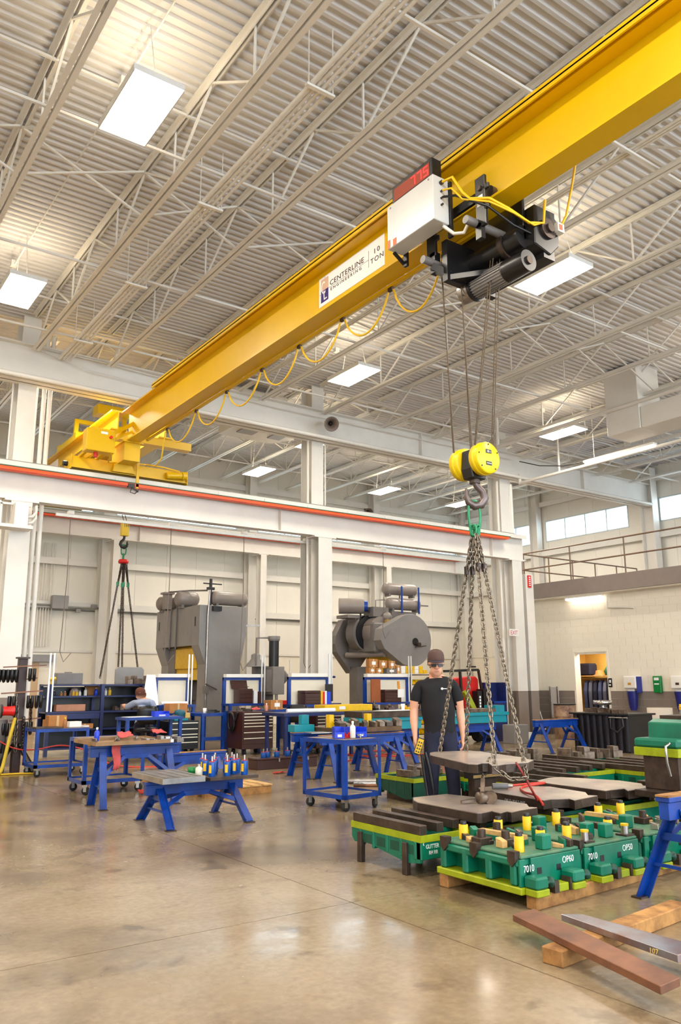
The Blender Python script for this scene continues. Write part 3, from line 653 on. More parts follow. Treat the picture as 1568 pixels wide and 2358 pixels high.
W('box_bracket', BLACK, ho, lambda b: b.box(5.44, 5.62, 6.1, 5.47, 5.68, 6.75)); W('box_bracket', BLACK, ho, lambda b: b.box(5.44, 6.36, 6.1, 5.47, 6.42, 6.4).bar((5.3, 6.42, 6.24), (5.45, 6.42, 6.14), 0.03))
dsp = W('load_display', BLACK, ho, lambda b: b.box(5.24, 5.68, 6.776, 5.38, 6.36, 7.005), 0.008)
def loc(b): b.v = [v-Vector((5.8, 5.6, 5.6)) for v in b.v]; return b
loc(MB().box(5.2365, 5.72, 6.80, 5.2385, 6.32, 6.955)).build('display_window', mat('red_display_window', (150, 60, 40), 0.2, var=0.02), dsp)
SEG = {'7': 'abc', '5': 'afgcd'}
RED7 = mat('lit_red_segment', (255, 30, 30), emit=2.2)
for k, ch in enumerate('775'):
    yr = 6.02-0.105*k; w, h, t = 0.066, 0.105, 0.012; z0 = 6.825
    pos = {'a': ((0, h), (w, h)), 'g': ((0, h/2), (w, h/2)), 'd': ((0, 0), (w, 0)), 'b': ((w, h/2), (w, h)), 'c': ((w, 0), (w, h/2)), 'f': ((0, h/2), (0, h)), 'e': ((0, 0), (0, h/2))}
    b = MB()
    for s in SEG[ch]:
        (a0, q0), (a1, q1) = pos[s]; b.bar((5.2345, yr-a0, z0+q0), (5.2345, yr-a1, z0+q1+1e-5), t if q0 != q1 else 0.003, 0.003 if q0 != q1 else t, up=(1, 0, 0) if q0 != q1 else (0, 0, 1))
    loc(b).build('digit_%s' % {'7': 'seven', '5': 'five'}[ch], RED7, dsp)
W('cable', CABLEY, ho, lambda b: b.tube([(5.33, 5.62, 6.7), (5.36, 5.5, 6.7), (5.42, 5.42, 6.5), (5.45, 5.35, 6.4), (5.5, 5.12, 6.3), (5.7, 5.05, 6.22), (5.95, 5.0, 6.12), (6.1, 4.94, 6.14), (6.12, 4.92, 6.4)], 0.016, 6))
W('cable', CABLEY, ho, lambda b: b.tube([(5.33, 5.62, 6.6), (5.36, 5.52, 6.58), (5.42, 5.42, 6.42), (5.5, 5.12, 6.26), (5.75, 5.03, 6.18), (6.0, 4.98, 6.1), (6.1, 4.95, 6.15)], 0.012, 6))
W('cable', BLACK, ho, lambda b: b.tube([(5.33, 5.62, 6.52), (5.4, 5.5, 6.5), (5.5, 5.14, 6.22), (5.8, 5.08, 6.08), (6.1, 5.02, 6.02)], 0.014, 6))
W('cable', CABLEY, ho, lambda b: b.tube([(6.34, 4.92, 6.16), (6.4, 4.88, 6.3), (6.42, 4.8, 6.6), (6.3, 4.6, 6.9)], 0.014, 6)); W('cable', CABLEY, ho, lambda b: b.tube([(5.92, 6.25, 6.3), (5.9, 6.1, 5.9), (5.95, 5.95, 5.85), (6.0, 5.9, 6.0)], 0.014, 6))
W('cable', PLASW, ho, lambda b: b.tube([(5.4, 5.7, 6.24), (5.45, 5.6, 6.12), (5.5, 5.5, 6.1), (5.5, 5.4, 6.2)], 0.02, 6))
# wire rope falls and hook block
HB = (5.75, 5.74)
wr_ = thing('wire_rope', 'wire rope falls running from hoist drum to yellow hook block', 'rope', (5.8, 5.7, 4))
tops = [(5.86, 5.34), (5.92, 5.34), (5.9, 5.40), (5.96, 5.42), (5.62, 5.98), (5.66, 6.0), (5.78, 5.8), (5.82, 5.82)]
bots = [(5.89, 5.6), (5.885, 5.62), (5.63, 5.6), (5.635, 5.62), (5.63, 5.89), (5.635, 5.91), (5.89, 5.89), (5.885, 5.91)]
tops = [(5.94, 5.42), (5.95, 5.47), (5.87, 5.45), (5.88, 5.5), (5.60, 5.97), (5.63, 5.99), (5.78, 5.86), (5.81, 5.88)]
for (tx, ty), (bx_, by_) in zip(tops, bots): W('fall', ROPE, wr_, lambda b: b.cyl((tx, ty, 5.9), (bx_, by_, 3.72), 0.0065, n=6))
hb = thing('hook_block', 'yellow twin-disc hook block hanging on wire ropes', 'hook block', (HB[0], HB[1], 3.2))
for y in (5.60, 5.89):
    W('sheave_guard', BLOCKY, hb, lambda b: b.lathe((5.75, y, 3.69), [(0.02, -0.075), (0.155, -0.075), (0.165, -0.065), (0.165, 0.045), (0.155, 0.055), (0.02, 0.055)], 36, 'y'))
    W('guard_rim', BLOCKY, hb, lambda b: b.lathe((5.75, y, 3.69), [(0.165, -0.02), (0.17, -0.018), (0.17, 0.02), (0.165, 0.022)], 36, 'y'))
W('housing', BLACK, hb, lambda b: b.prism([(5.66, 3.5), (5.84, 3.5), (5.87, 3.6), (5.85, 3.8), (5.65, 3.8), (5.63, 3.6)], 5.66, 5.81, 'y'), 0.01)
W('data_plate', BLACK, hb, lambda b: b.box(5.71, 5.5225, 3.735, 5.79, 5.5245, 3.775)); W('data_plate', BLACK, hb, lambda b: b.box(5.71, 5.5225, 3.61, 5.79, 5.5245, 3.65))
put_text('lettering', '10 t', 0.034, PAPER, (5.722, 5.522, 3.743), (1, 0, 0), (0, 0, 1), hb, depth=0.001)
W('plate_line', PAPER, hb, lambda b: b.box(5.718, 5.521, 3.627, 5.782, 5.5222, 3.634))
for a in (0.5, 1.57, 2.9, 3.9, 5.4): W('screw', BLACK, hb, lambda b: b.cyl((5.75+0.14*math.cos(a), 5.519, 3.69+0.14*math.sin(a)), (5.75+0.14*math.cos(a), 5.5245, 3.69+0.14*math.sin(a)), 0.008, n=8))
HOOKM = mat('forged_hook_steel', (112, 100, 98), 0.35, metal=0.7, var=0.2, scale=12)
def hook_curve(b, c, s, ax=0.0):
    pts, rr = [], []
    pr = [(0.0, 0.13), (0.0, 0.06), (0.02, 0.02), (0.07, -0.03), (0.085, -0.09), (0.05, -0.15), (-0.01, -0.165), (-0.065, -0.13), (-0.085, -0.07), (-0.075, -0.03), (-0.085, 0.0)]
    rd = [0.03, 0.03, 0.032, 0.036, 0.04, 0.042, 0.04, 0.034, 0.026, 0.018, 0.008]
    b.tube([(c[0]+s*p[0]*math.cos(ax), c[1]+s*p[0]*math.sin(ax), c[2]+s*p[1]) for p in pr], [s*r for r in rd], 10)
W('hook', HOOKM, hb, lambda b: hook_curve(b, (5.75, 5.735, 3.41), 1.12, -0.55))
W('hook_nut', STEELD, hb, lambda b: b.cyl((5.75, 5.735, 3.46), (5.75, 5.735, 3.51), 0.055, n=12))
# ------------------------------------------------------------------ chain slings
def link(b, c, d, side, ln, wd, r):
    """one oval link, centre c, long direction d, wide direction side"""
    pts = []
    hl = ln/2-wd/2
    for k in range(12):
        a = 2*PI*k/12; u = math.sin(a)*wd/2; v = math.cos(a)*wd/2+(hl if math.cos(a) > 0.01 else (-hl if math.cos(a) < -0.01 else 0))
        pts.append(Vector(c)+Vector(side)*u+Vector(d)*v)
    b.tube(pts, r, 5, closed=True)
def chain(b, p0, p1, pitch=0.044, wd=0.037, r=0.0064, sag=0.0):
    p0, p1 = Vector(p0), Vector(p1); d = p1-p0; n = max(2, int(d.length/pitch)); d.normalize()
    s1 = d.cross(Vector((0.82, -0.57, 0))).cross(d)
    s1 = d.orthogonal().normalized() if s1.length < 1e-3 else s1.normalized(); s2 = d.cross(s1)
    st = (p1-p0)/n
    q = Matrix.Rotation(0.6, 3, d)
    s1 = q @ s1; s2 = q @ s2
    for k in range(n):
        t = (k+0.5)/n
        c = p0+st*(k+0.5)+Vector((0, 0, -sag*(1-(2*t-1)**2)))
        link(b, c, d, s1 if k % 2 else s2, pitch+2*r*1.9, wd, r)
sl = thing('chain_sling', 'four-leg steel chain sling holding the lifted plate under the yellow block', 'chain sling', (5.72, 5.72, 0.8))
W('master_link', GREENL, sl, lambda b: link(b, (5.73, 5.74, 3.13), (0, 0, 1), Vector((0.86, -0.5, 0)), 0.30, 0.12, 0.013))
for a in (0.4, 2.0, 3.6, 5.2):
    W('connecting_link', GREENL, sl, lambda b: link(b, (5.73+0.03*math.cos(a), 5.74+0.03*math.sin(a), 2.97), (0.1*math.cos(a), 0.1*math.sin(a), 1), Vector((math.cos(a+1.2), math.sin(a+1.2), 0)), 0.11, 0.06, 0.011))
PLC, PLR = (5.72, 5.78), math.radians(13)
ends = [(5.75, 6.38, 0.80), (6.05, 6.30, 0.80), (5.30, 5.24, 0.74), (5.62, 5.10, 0.74)]
ends = [(5.73, 6.36, 0.782), (6.02, 6.28, 0.782), (5.22, 5.10, 0.755), (5.62, 5.13, 0.755)]
for i, e in enumerate(ends):
    top = Vector((5.73+(e[0]-5.73)*0.07, 5.74+(e[1]-5.74)*0.07, 2.92)); kn = top.lerp(Vector(e), 0.16)
    o = W('chain_leg', CHAINM, sl, lambda b: chain(b, top, e)); o['kind'] = 'stuff'
    o = W('shortened_chain', CHAIND, sl, lambda b: chain(b, top+Vector((0.02, 0.02, 0)), kn+Vector((0.012, 0.015, -0.05)))); o['kind'] = 'stuff'
    W('shortener', CHAIND, sl, lambda b: b.cbox(kn, (0.045, 0.03, 0.08)))
o = W('slack_chain', CHAINM, sl, lambda b: (chain(b, (5.22, 5.10, 0.75), (5.32, 5.02, 0.66)), chain(b, (5.32, 5.02, 0.66), (5.48, 4.98, 0.66)), chain(b, (5.48, 4.98, 0.66), (5.62, 5.13, 0.75)))); o['kind'] = 'stuff'

# ------------------------------------------------------------------ crane of the far bay
R1, R2 = 0.955, 1.27
zb2, zt2 = 7.02, 7.43
c2_ = thing('bridge_crane', 'yellow double-girder crane in the far bay behind the columns', 'crane', (6.2, 21, 6.8))
for gx, nm in ((5.876, 'near'), (7.01, 'far')):
    W('girder', CRANEP if nm == 'far' else CRANE, c2_, lambda b: b.box(gx-0.16, 16.9, zb2, gx+0.16, 25.2, zb2+0.03).box(gx-0.014, 16.9, zb2+0.03, gx+0.014, 25.2, zt2).box(gx-0.16, 16.9, zt2, gx+0.16, 25.2, zt2+0.04))
W('walkway_sign', PAPER, c2_, lambda b: b.box(5.857, 21.4, 7.08, 5.86, 23.2, 7.40))
put_text('lettering', 'CENTERLINE', 0.13, DKPRINT, (5.855, 22.9, 7.2), (0, -1, 0), (0, 0, 1), c2_, xs=1.3)
for y in (17.1, 25.0): W('end_truck', CRANE, c2_, lambda b: b.box(5.3, y-0.12, 6.84, 7.7, y+0.12, 7.019))
W('trolley_frame', BLOCKY, c2_, lambda b: b.box(5.75, 19.6, 7.48, 7.2, 19.8, 7.66).box(5.75, 21.0, 7.48, 7.2, 21.2, 7.66).box(5.75, 19.8, 7.48, 5.95, 21.0, 7.62).box(7.0, 19.8, 7.48, 7.2, 21.0, 7.62).box(5.8, 19.9, 7.66, 5.9, 20.0, 8.0).box(7.05, 19.9, 7.66, 7.15, 20.0, 8.5).box(5.8, 19.9, 8.0, 7.15, 20.0, 8.1).box(6.3, 19.7, 8.3, 7.15, 20.1, 8.55))
W('drum', BLOCKY, c2_, lambda b: b.cyl((6.0, 20.4, 7.75), (6.95, 20.4, 7.75), 0.2, n=20))
W('rope', ROPE, c2_, lambda b: b.cyl((7.0, 20.9, 7.5), (7.62, 21.0, 5.8), 0.01, n=6).cyl((7.1, 20.9, 7.5), (7.7, 21.0, 5.8), 0.01, n=6))
hk = thing('hook_block', 'small slim yellow hook block hanging over the left benches', 'hook block', (7.65, 21, 5.0))
W('housing', BLOCKY, hk, lambda b: b.box(7.55, 20.93, 5.4, 7.75, 21.07, 5.8), 0.01)
put_text('lettering', '1H', 0.13, DKPRINT, (7.585, 20.928, 5.64), (1, 0, 0), (0, 0, 1), hk)
W('hook', BLACK, hk, lambda b: hook_curve(b, (7.65, 21, 5.27), 1.15, PI))
s2 = thing('chain_sling', 'dark four-leg chain sling with red collar hanging over the left benches', 'chain sling', (7.66, 21, 1.5))
W('master_link', GREENL, s2, lambda b: (link(b, (7.65, 21, 5.02), (0, 0, 1), (1, 0, 0), 0.28, 0.14, 0.018), link(b, (7.65, 21, 4.82), (0, 0, 1), (0.5, 0.8, 0), 0.2, 0.14, 0.016)))
W('red_collar', REDC, s2, lambda b: b.lathe((7.66, 21, 4.70), [(0.06, -0.06), (0.13, -0.05), (0.14, 0.0), (0.12, 0.05), (0.05, 0.06)], 14))
for e in ((7.2, 21.0, 1.62), (8.26, 21.0, 1.57), (7.64, 20.6, 1.52), (7.82, 21.4, 1.52)):
    tp = Vector((7.66+(e[0]-7.66)*0.1, 21+(e[1]-21)*0.1, 4.66)); kn = tp.lerp(Vector(e), 0.19)
    o = W('chain_leg', CHAIND, s2, lambda b: chain(b, tp, e, 0.055, 0.046, 0.009)); o['kind'] = 'stuff'
    o = W('shortened_chain', CHAIND, s2, lambda b: chain(b, tp+Vector((0.03, 0, 0)), kn, 0.055, 0.046, 0.009)); o['kind'] = 'stuff'
    W('shortener', GREENL, s2, lambda b: b.cbox(kn, (0.06, 0.05, 0.12)))
# ------------------------------------------------------------------ signs and fittings on columns
ex = thing('exit_sign', 'white exit sign with red EXIT lettering on the right column', 'sign', (17.45, 16.1, 2.76))
W('panel', PAPER, ex, lambda b: b.box(17.27, 16.07, 2.76, 17.62, 16.1, 2.95)); put_text('lettering', 'EXIT', 0.17, REDC, (17.30, 16.069, 2.795), (1, 0, 0), (0, 0, 1), ex, xs=0.85)
ex = thing('warning_sign', 'narrow red vertical warning sign high on the right column', 'sign', (18.25, 16.13, 4.55))
W('panel', REDC, ex, lambda b: b.box(18.2, 16.12, 4.2, 18.34, 16.148, 4.56)); W('mark', WPRINT, ex, lambda b: [b.box(18.235, 16.117, 4.25+0.06*k, 18.305, 16.1195, 4.28+0.06*k) for k in range(5)])
ep = thing('electrical_panel', 'white electrical cabinet on a bracket shelf beside the left column', 'electrical panel', (3.6, 15.9, 4.4))
W('shelf', STEELW, ep, lambda b: b.box(3.1, 15.7, 4.36, 3.92, 16.05, 4.42)); W('cabinet', PLASW, ep, lambda b: b.box(3.58, 15.75, 4.42, 3.83, 16.05, 4.86), 0.008)
W('frame', STEELW, ep, lambda b: b.box(3.1, 15.95, 4.42, 3.14, 16.0, 4.86).box(3.35, 15.95, 4.42, 3.39, 16.0, 4.86).box(3.1, 15.95, 4.84, 3.92, 16.0, 4.88))
for z in (4.5, 4.62): W('flexible_conduit', STEELW, ep, lambda b: b.tube([(3.83, 15.9, z), (3.95, 15.92, z+0.02), (4.02, 15.95, z+0.12), (4.02, 15.97, z+0.25)], 0.028, 8))
jb = thing('junction_box', 'grey steel box on the back wall left of the hanging sling', 'box', (7.45, 26.0, 3.75))
W('body', GREYP, jb, lambda b: b.box(7.2, 25.8, 3.78, 7.7, 26.05, 4.2), 0.01); W('conduit', mat('galvanised', (150, 152, 146)), jb, lambda b: b.cyl((2.5, 26.0, 3.9), (7.2, 26.0, 3.9), 0.03, n=8).cyl((7.7, 26.0, 3.86), (9.6, 26.0, 3.86), 0.03, n=8)); W('outlet', GREYP, jb, lambda b: b.box(8.0, 25.93, 3.7, 8.14, 26.04, 3.82).box(8.5, 25.93, 3.86, 8.66, 26.04, 3.98).box(9.1, 25.93, 3.7, 9.24, 26.04, 3.82))

# ------------------------------------------------------------------ saw horses and carts
def sawhorse(x0, x1, y, H, spread, label, rz=0.0, m=BLUE, beam_h=0.15, topm=None, knee=True):
    """steel saw horse, beam along x, centre y"""
    cx = (x0+x1)/2; hl = (x1-x0)/2
    t = thing('saw_horse', label, 'saw horse', (cx, y, 0), rz, group='blue steel saw horses')
    MB().box(-hl, -0.055, H-0.045, hl, 0.055, H-0.012).box(-hl+0.01, -0.04, H-beam_h, hl-0.01, 0.04, H-0.045).build('beam', m, t, 0.004)
    MB().box(-hl-0.005, -0.05, H-0.012, hl+0.005, 0.05, H).build('top_strip', topm or WOOD, t)
    lx = hl-min(0.16, hl*0.3)
    for sx in (-1, 1):
        for sy in (-1, 1):
            p0 = Vector((sx*lx, sy*0.045, H-beam_h+0.06)); p1 = Vector((sx*(lx+0.03), sy*spread, 0.012))
            d = p1-p0; b = MB(); b.bar(p0, p1, 0.085, 0.014, up=(0, sy, 0.3)); b.bar(p0+Vector((-sx*0.038, -sy*0.02, 0)), p1+Vector((-sx*0.038, -sy*0.02, 0)), 0.012, 0.055, up=(0, sy, 0.3)); b.build('leg', m, t)
            MB().box(p1.x-0.05, p1.y-0.04, 0, p1.x+0.05, p1.y+0.04, 0.012).build('foot_plate', STEELD, t)
        zc = H*0.33; f = 1-(zc/(H-0.1)); yy = 0.045+(spread-0.045)*f
        MB().bar((sx*(lx+0.01), -yy, zc), (sx*(lx+0.01), yy, zc), 0.012, 0.022).build('cross_tie', m, t)
        zc = H*0.6; f = 1-(zc/(H-0.1)); yy = 0.045+(spread-0.045)*f
        MB().bar((sx*(lx+0.01), -yy, zc), (sx*(lx+0.01), yy, zc), 0.012, 0.05).build('cross_plate', m, t)
        if knee:
            for sy in (-1, 1):
                f = 0.42; yy = 0.045+(spread-0.045)*f
                MB().bar((sx*(lx-0.28) if lx > 0.35 else sx*0.08, sy*0.05, H-beam_h), (sx*lx, sy*yy, (H-0.1)*(1-f)), 0.045, 0.012, up=(0, sy, 0.3)).build('knee_brace', m, t)
    if knee: MB().box(-max(lx-0.27, 0.09), -0.058, H-beam_h-0.03, max(lx-0.27, 0.09), -0.04, H-beam_h+0.02).build('brace_strap', m, t)
    return t
sawhorse(3.45, 4.62, 8.48, 0.46, 0.42, 'low blue saw horse carrying the blue gas springs')
sawhorse(3.36, 4.54, 10.05, 0.74, 0.24, 'tall blue saw horse with a red rag over its beam')
sawhorse(4.95, 6.08, 11.75, 0.45, 0.3, 'low blue saw horse half hidden behind the gas springs')
sawhorse(7.0, 8.62, 11.25, 0.70, 0.28, 'blue saw horse behind the cart, under a steel plate')
sawhorse(7.12, 8.75, 10.62, 0.68, 0.28, 'blue saw horse just behind the cart, nearest the small parts')
sawhorse(8.95, 10.25, 12.15, 0.62, 0.3, 'blue saw horse under the teal beam left of the man')
sawhorse(11.7, 13.1, 12.75, 0.62, 0.3, 'blue saw horse under the teal beam right of the man')
sawhorse(13.55, 14.95, 12.05, 0.68, 0.36, 'blue saw horse in front of the black cabinet')
sawhorse(5.05, 6.5, 3.40, 0.72, 0.32, 'big blue saw horse cut off by the right edge in the foreground', beam_h=0.16)
def caster(parent, x, y, r=0.055, rz=0.0, zt=0.14):
    o = MB(Matrix.Translation((x, y, 0)) @ Matrix.Rotation(rz, 4, 'Z')).box(-0.035, -0.03, 2*r-0.005, 0.035, 0.03, zt).box(-0.02, -0.026, r*0.8, 0.02, -0.02, 2*r).box(-0.02, 0.02, r*0.8, 0.02, 0.026, 2*r).build('caster', STEEL, parent)
    MB(Matrix.Translation((x, y, 0)) @ Matrix.Rotation(rz, 4, 'Z')).lathe((0.01, 0, r), [(0.012, -0.018), (r-0.01, -0.018), (r, -0.01), (r, 0.01), (r-0.01, 0.018), (0.012, 0.018)], 18, 'y').build('wheel', RUBBER, o)
def cart(cx, cy, lx, ly, H, label, rz=0.0, shelf=0.155):
    t = thing('shop_cart', label, 'cart', (cx, cy, 0), rz, group='blue steel shop carts')
    hx, hy = lx/2, ly/2
    for sx in (-1, 1):
        for sy in (-1, 1):
            b = MB(); x, y = sx*hx, sy*hy
            b.box(min(x, x-sx*0.05), min(y, y-sy*0.006), 0.14, max(x, x-sx*0.05), max(y, y-sy*0.006), H-0.05); b.box(min(x, x-sx*0.006), min(y-sy*0.006, y-sy*0.05), 0.14, max(x, x-sx*0.006), max(y-sy*0.006, y-sy*0.05), H-0.05)
            b.build('post', BLUE, t)
            caster(t, sx*(hx-0.06), sy*(hy-0.06), rz=random.uniform(-0.6, 0.9))
    for nm, z in (('top_frame', H-0.05), ('shelf_frame', 0.14)):
        MB().box(-hx, -hy, z, hx, -hy+0.008, z+0.05).box(-hx, hy-0.008, z, hx, hy, z+0.05).box(-hx, -hy+0.008, z, -hx+0.008, hy-0.008, z+0.05).box(hx-0.008, -hy+0.008, z, hx, hy-0.008, z+0.05).build(nm, BLUE, t)
    PLY = mat('worn_steel_shelf', (150, 132, 112), 0.5, metal=0.2, var=0.2, scale=6, dark=(106, 84, 64))
    MB().box(-hx+0.009, -hy+0.009, H-0.022, hx-0.009, hy-0.009, H-0.004).build('top_plate', PLY, t); MB().box(-hx+0.009, -hy+0.009, 0.15, hx-0.009, hy-0.009, 0.165).build('shelf_plate', PLY, t)
    return t
cartc = cart(5.93, 8.37, 0.60, 0.76, 0.81, 'blue shop cart with blue bins and a spray bottle, left of the man', math.radians(7))
cartl = cart(4.17, 14.15, 0.86, 0.72, 0.75, 'blue shop cart at far left beside the hook rack')
cart2 = cart(4.12, 11.55, 0.86, 0.66, 0.73, 'blue shop cart behind the saw horse with the red rag')
def simple(name, label, cat, m, fn, loc=(0, 0, 0), rz=0.0, group=None, bevel=0.0):
    b = MB(); fn(b); o = b.build(name, m, None, bevel); o.location = loc; o.rotation_euler = (0, 0, rz); tag(o, label, cat, group); return o
# ------------------------------------------------------------------ things on the carts and saw horses
def bin_box(cx, cy, z, sx, sy, sz, label, m=BLUEP, rz=0):
    t = thing('parts_bin', label, 'bin', (cx, cy, z), rz, group='blue parts bins')
    b = MB(); w = 0.004
    b.box(-sx/2, -sy/2, 0, sx/2, sy/2, w).box(-sx/2, -sy/2, w, -sx/2+w, sy/2, sz).box(sx/2-w, -sy/2, w, sx/2, sy/2, sz).box(-sx/2+w, sy/2-w, w, sx/2-w, sy/2, sz).box(-sx/2+w, -sy/2, w, sx/2-w, -sy/2+w, sz*0.55)
    b.build('tray', m, t); MB().box(-sx*0.22, -sy/2-0.003, sz*0.12, sx*0.22, -sy/2-0.001, sz*0.36).build('label_card', PAPER, t); return t
def bottle(cx, cy, z, h, r, label, m, cap=None, group=None, cat='bottle', name='bottle'):
    t = thing(name, label, cat, (cx, cy, z), group=group)
    MB().lathe((0, 0, 0), [(r*0.9, 0), (r, h*0.03), (r, h*0.62), (r*0.75, h*0.72), (r*0.36, h*0.78), (r*0.34, h*0.84)], 14).build('body', m, t)
    MB().lathe((0, 0, 0), [(r*0.4, h*0.84), (r*0.42, h*0.99), (r*0.3, h)], 12).build('cap', cap or PLASW, t); return t
ROTC = Matrix.Rotation(math.radians(7), 3, 'Z')
def onC(x, y): v = ROTC @ Vector((x, y, 0)); return 5.93+v.x, 8.37+v.y
x, y = onC(-0.09, -0.04); bin_box(x, y, 0.81, 0.12, 0.2, 0.13, 'blue parts bin standing left of the spray bottle', rz=math.radians(-25))
x, y = onC(0.19, -0.05); bin_box(x, y, 0.81, 0.2, 0.2, 0.12, 'blue parts bin lying right of the spray bottle')
x, y = onC(0.03, -0.17); bottle(x, y, 0.81, 0.2, 0.035, 'frosted white squeeze bottle on the middle blue cart', PLASW)
x, y = onC(-0.01, -0.1); simple('bolt_heap', 'small heap of red and steel fittings on the middle cart', 'fittings', REDC, lambda b: [b.cbox((random.uniform(-.05, .05), random.uniform(-.04, .04), 0.012+0.02*(k//6)), (0.03, 0.018, 0.022), Matrix.Rotation(random.random()*3, 3, 'Z')) for k in range(14)], (x, y, 0.81))
x, y = onC(0.13, -0.2); simple('steel_pin', 'short bright steel pin standing on the middle cart', 'pin', CHROME, lambda b: b.cyl((0, 0, 0), (0, 0, 0.04), 0.012).cyl((0, 0, 0.04), (0, 0, 0.045), 0.05, n=16), (x, y, 0.81))
x, y = onC(0.0, 0.05); simple('slotted_bar', 'pale slotted steel strip on the lower shelf of the middle cart', 'bar', STEEL, lambda b: b.box(-0.28, -0.03, 0, 0.28, -0.018, 0.012).box(-0.28, 0.018, 0, 0.28, 0.03, 0.012).box(-0.28, -0.018, 0.002, 0.28, 0.018, 0.006), (x, y, 0.165), -0.9)
x, y = onC(0.12, 0.0); simple('steel_strip', 'second thin steel strip on the lower shelf of the middle cart', 'bar', STEEL, lambda b: b.box(-0.3, -0.015, 0, 0.3, 0.015, 0.01), (x, y, 0.165), -0.75)
# saw horse with gas springs
simple('steel_plate', 'pale machined plate on the left end of the low saw horse', 'plate', STEEL, lambda b: [b.prism([(-0.24, -0.42), (0.24, -0.42), (0.24, -0.33), (0.20, -0.30), (0.24, -0.26), (0.24, 0.42), (-0.24, 0.42)], 0, 0.06)]+[b.box(-0.2+0.12*k, -0.4, 0.06, -0.16+0.12*k, 0.4, 0.066) for k in range(4)], (3.70, 8.45, 0.46), bevel=0.003)
simple('steel_plate', 'thin dark plate under the blue gas springs on the low saw horse', 'plate', STEELD, lambda b: b.box(-0.29, -0.38, 0, 0.29, 0.38, 0.035), (4.28, 8.40, 0.46), 0.0, bevel=0.003)
GSB = mat('blue_cylinder_paint', (0, 74, 158), 0.3, var=0.05)
YLAB = mat('yellow_label', (246, 190, 30), 0.5, var=0.03)
GSL = ['front row at the left', 'front row in the middle', 'front row at the right', 'second row, leftmost', 'second row, next to the leftmost', 'between the middle and right front ones', 'just behind the right front one', 'rightmost of the second row', 'back row, leftmost', 'back row, second from left', 'back row, third from left', 'back row, rightmost']
gs = [(4.06, 8.13), (4.22, 8.09), (4.42, 8.07), (4.09, 8.36), (4.17, 8.3), (4.28, 8.2), (4.36, 8.2), (4.44, 8.28), (4.15, 8.55), (4.29, 8.52), (4.38, 8.42), (4.47, 8.46)]
def gas_spring(t, r=0.036, h=0.148, label_on=True):
    MB().lathe((0, 0, 0), [(r*0.95, 0), (r, 0.006), (r, h-0.01), (r*0.9, h), (0.013, h)], 16).build('cylinder', GSB, t)
    MB().cyl((0, 0, h), (0, 0, h+0.06), 0.012, n=10).build('rod', CHROME, t); MB().cyl((0, 0, h+0.001), (0, 0, h+0.008), r*0.7, n=12).build('seal', REDC, t)
    if label_on:
        for q in range(3):
            a = -2.6+0.28*q; MB().cbox((1.01*r*math.cos(a), 1.01*r*math.sin(a), h*0.52), (0.002, r*0.3, h*0.55), Matrix.Rotation(a, 3, 'Z')).build('label', YLAB, t)
for i, (x, y) in enumerate(gs):
    t = thing('gas_spring', 'blue gas spring, '+GSL[i]+' on the low saw horse', 'gas spring', (x, y, 0.495), random.uniform(-0.5, 0.5), group='gas springs on the low saw horse'); gas_spring(t)
bottle(3.98, 8.28, 0.495, 0.12, 0.04, 'small white and gold jar beside the blue gas springs', mat('jar_white', (232, 226, 208), 0.4), STEEL, cat='jar', name='jar')
simple('tape_roll', 'small green roll left of the blue gas springs', 'tape', GREENP, lambda b: b.lathe((0, 0, 0), [(0.025, 0), (0.045, 0), (0.045, 0.07), (0.025, 0.07)], 16), (4.0, 8.5, 0.495))
# saw horse with rag: cardboard tray of parts
DULL_0 = mat('worn_tool_steel', (128, 110, 96), 0.38, metal=0.6, var=0.35, scale=9)
CARDD = mat('dull_cardboard', (150, 118, 84), 0.8, var=0.15, scale=5)
tr = thing('cardboard_tray', 'open cardboard tray of small parts on the tall saw horse', 'tray', (3.85, 10.2, 0.74))
MB().box(-0.5, -0.42, 0, 0.45, 0.42, 0.008).build('tray_floor', CARDD, tr)
for a in ((-0.5, -0.42, 0.45, -0.41), (-0.5, 0.41, 0.45, 0.42), (-0.5, -0.41, -0.49, 0.41), (0.44, -0.41, 0.45, 0.41)): MB().box(a[0], a[1], 0.008, a[2], a[3], 0.045).build('tray_side', CARDD, tr)
def cloth(name, label, pts, m=RAG, loc=(0, 0, 0)):
    """crumpled rag from a grid"""
    n = 9; b = MB(); vs_ = []
    for i in range(n):
        for j in range(n):
            u, v = i/(n-1), j/(n-1)
            p = (Vector(pts[0])*(1-u)+Vector(pts[1])*u)*(1-v)+(Vector(pts[3])*(1-u)+Vector(pts[2])*u)*v
            p += Vector((random.uniform(-1, 1), random.uniform(-1, 1), random.uniform(0, 1.6)))*0.012
            vs_.append(p)
    b._add(vs_, [(i*n+j, i*n+j+1, (i+1)*n+j+1, (i+1)*n+j) for i in range(n-1) for j in range(n-1)], True)
    o = b.build(name, m); o.location = loc; md = o.modifiers.new('thick', 'SOLIDIFY'); md.thickness = 0.006; tag(o, label, 'rag', 'red shop rags'); return o
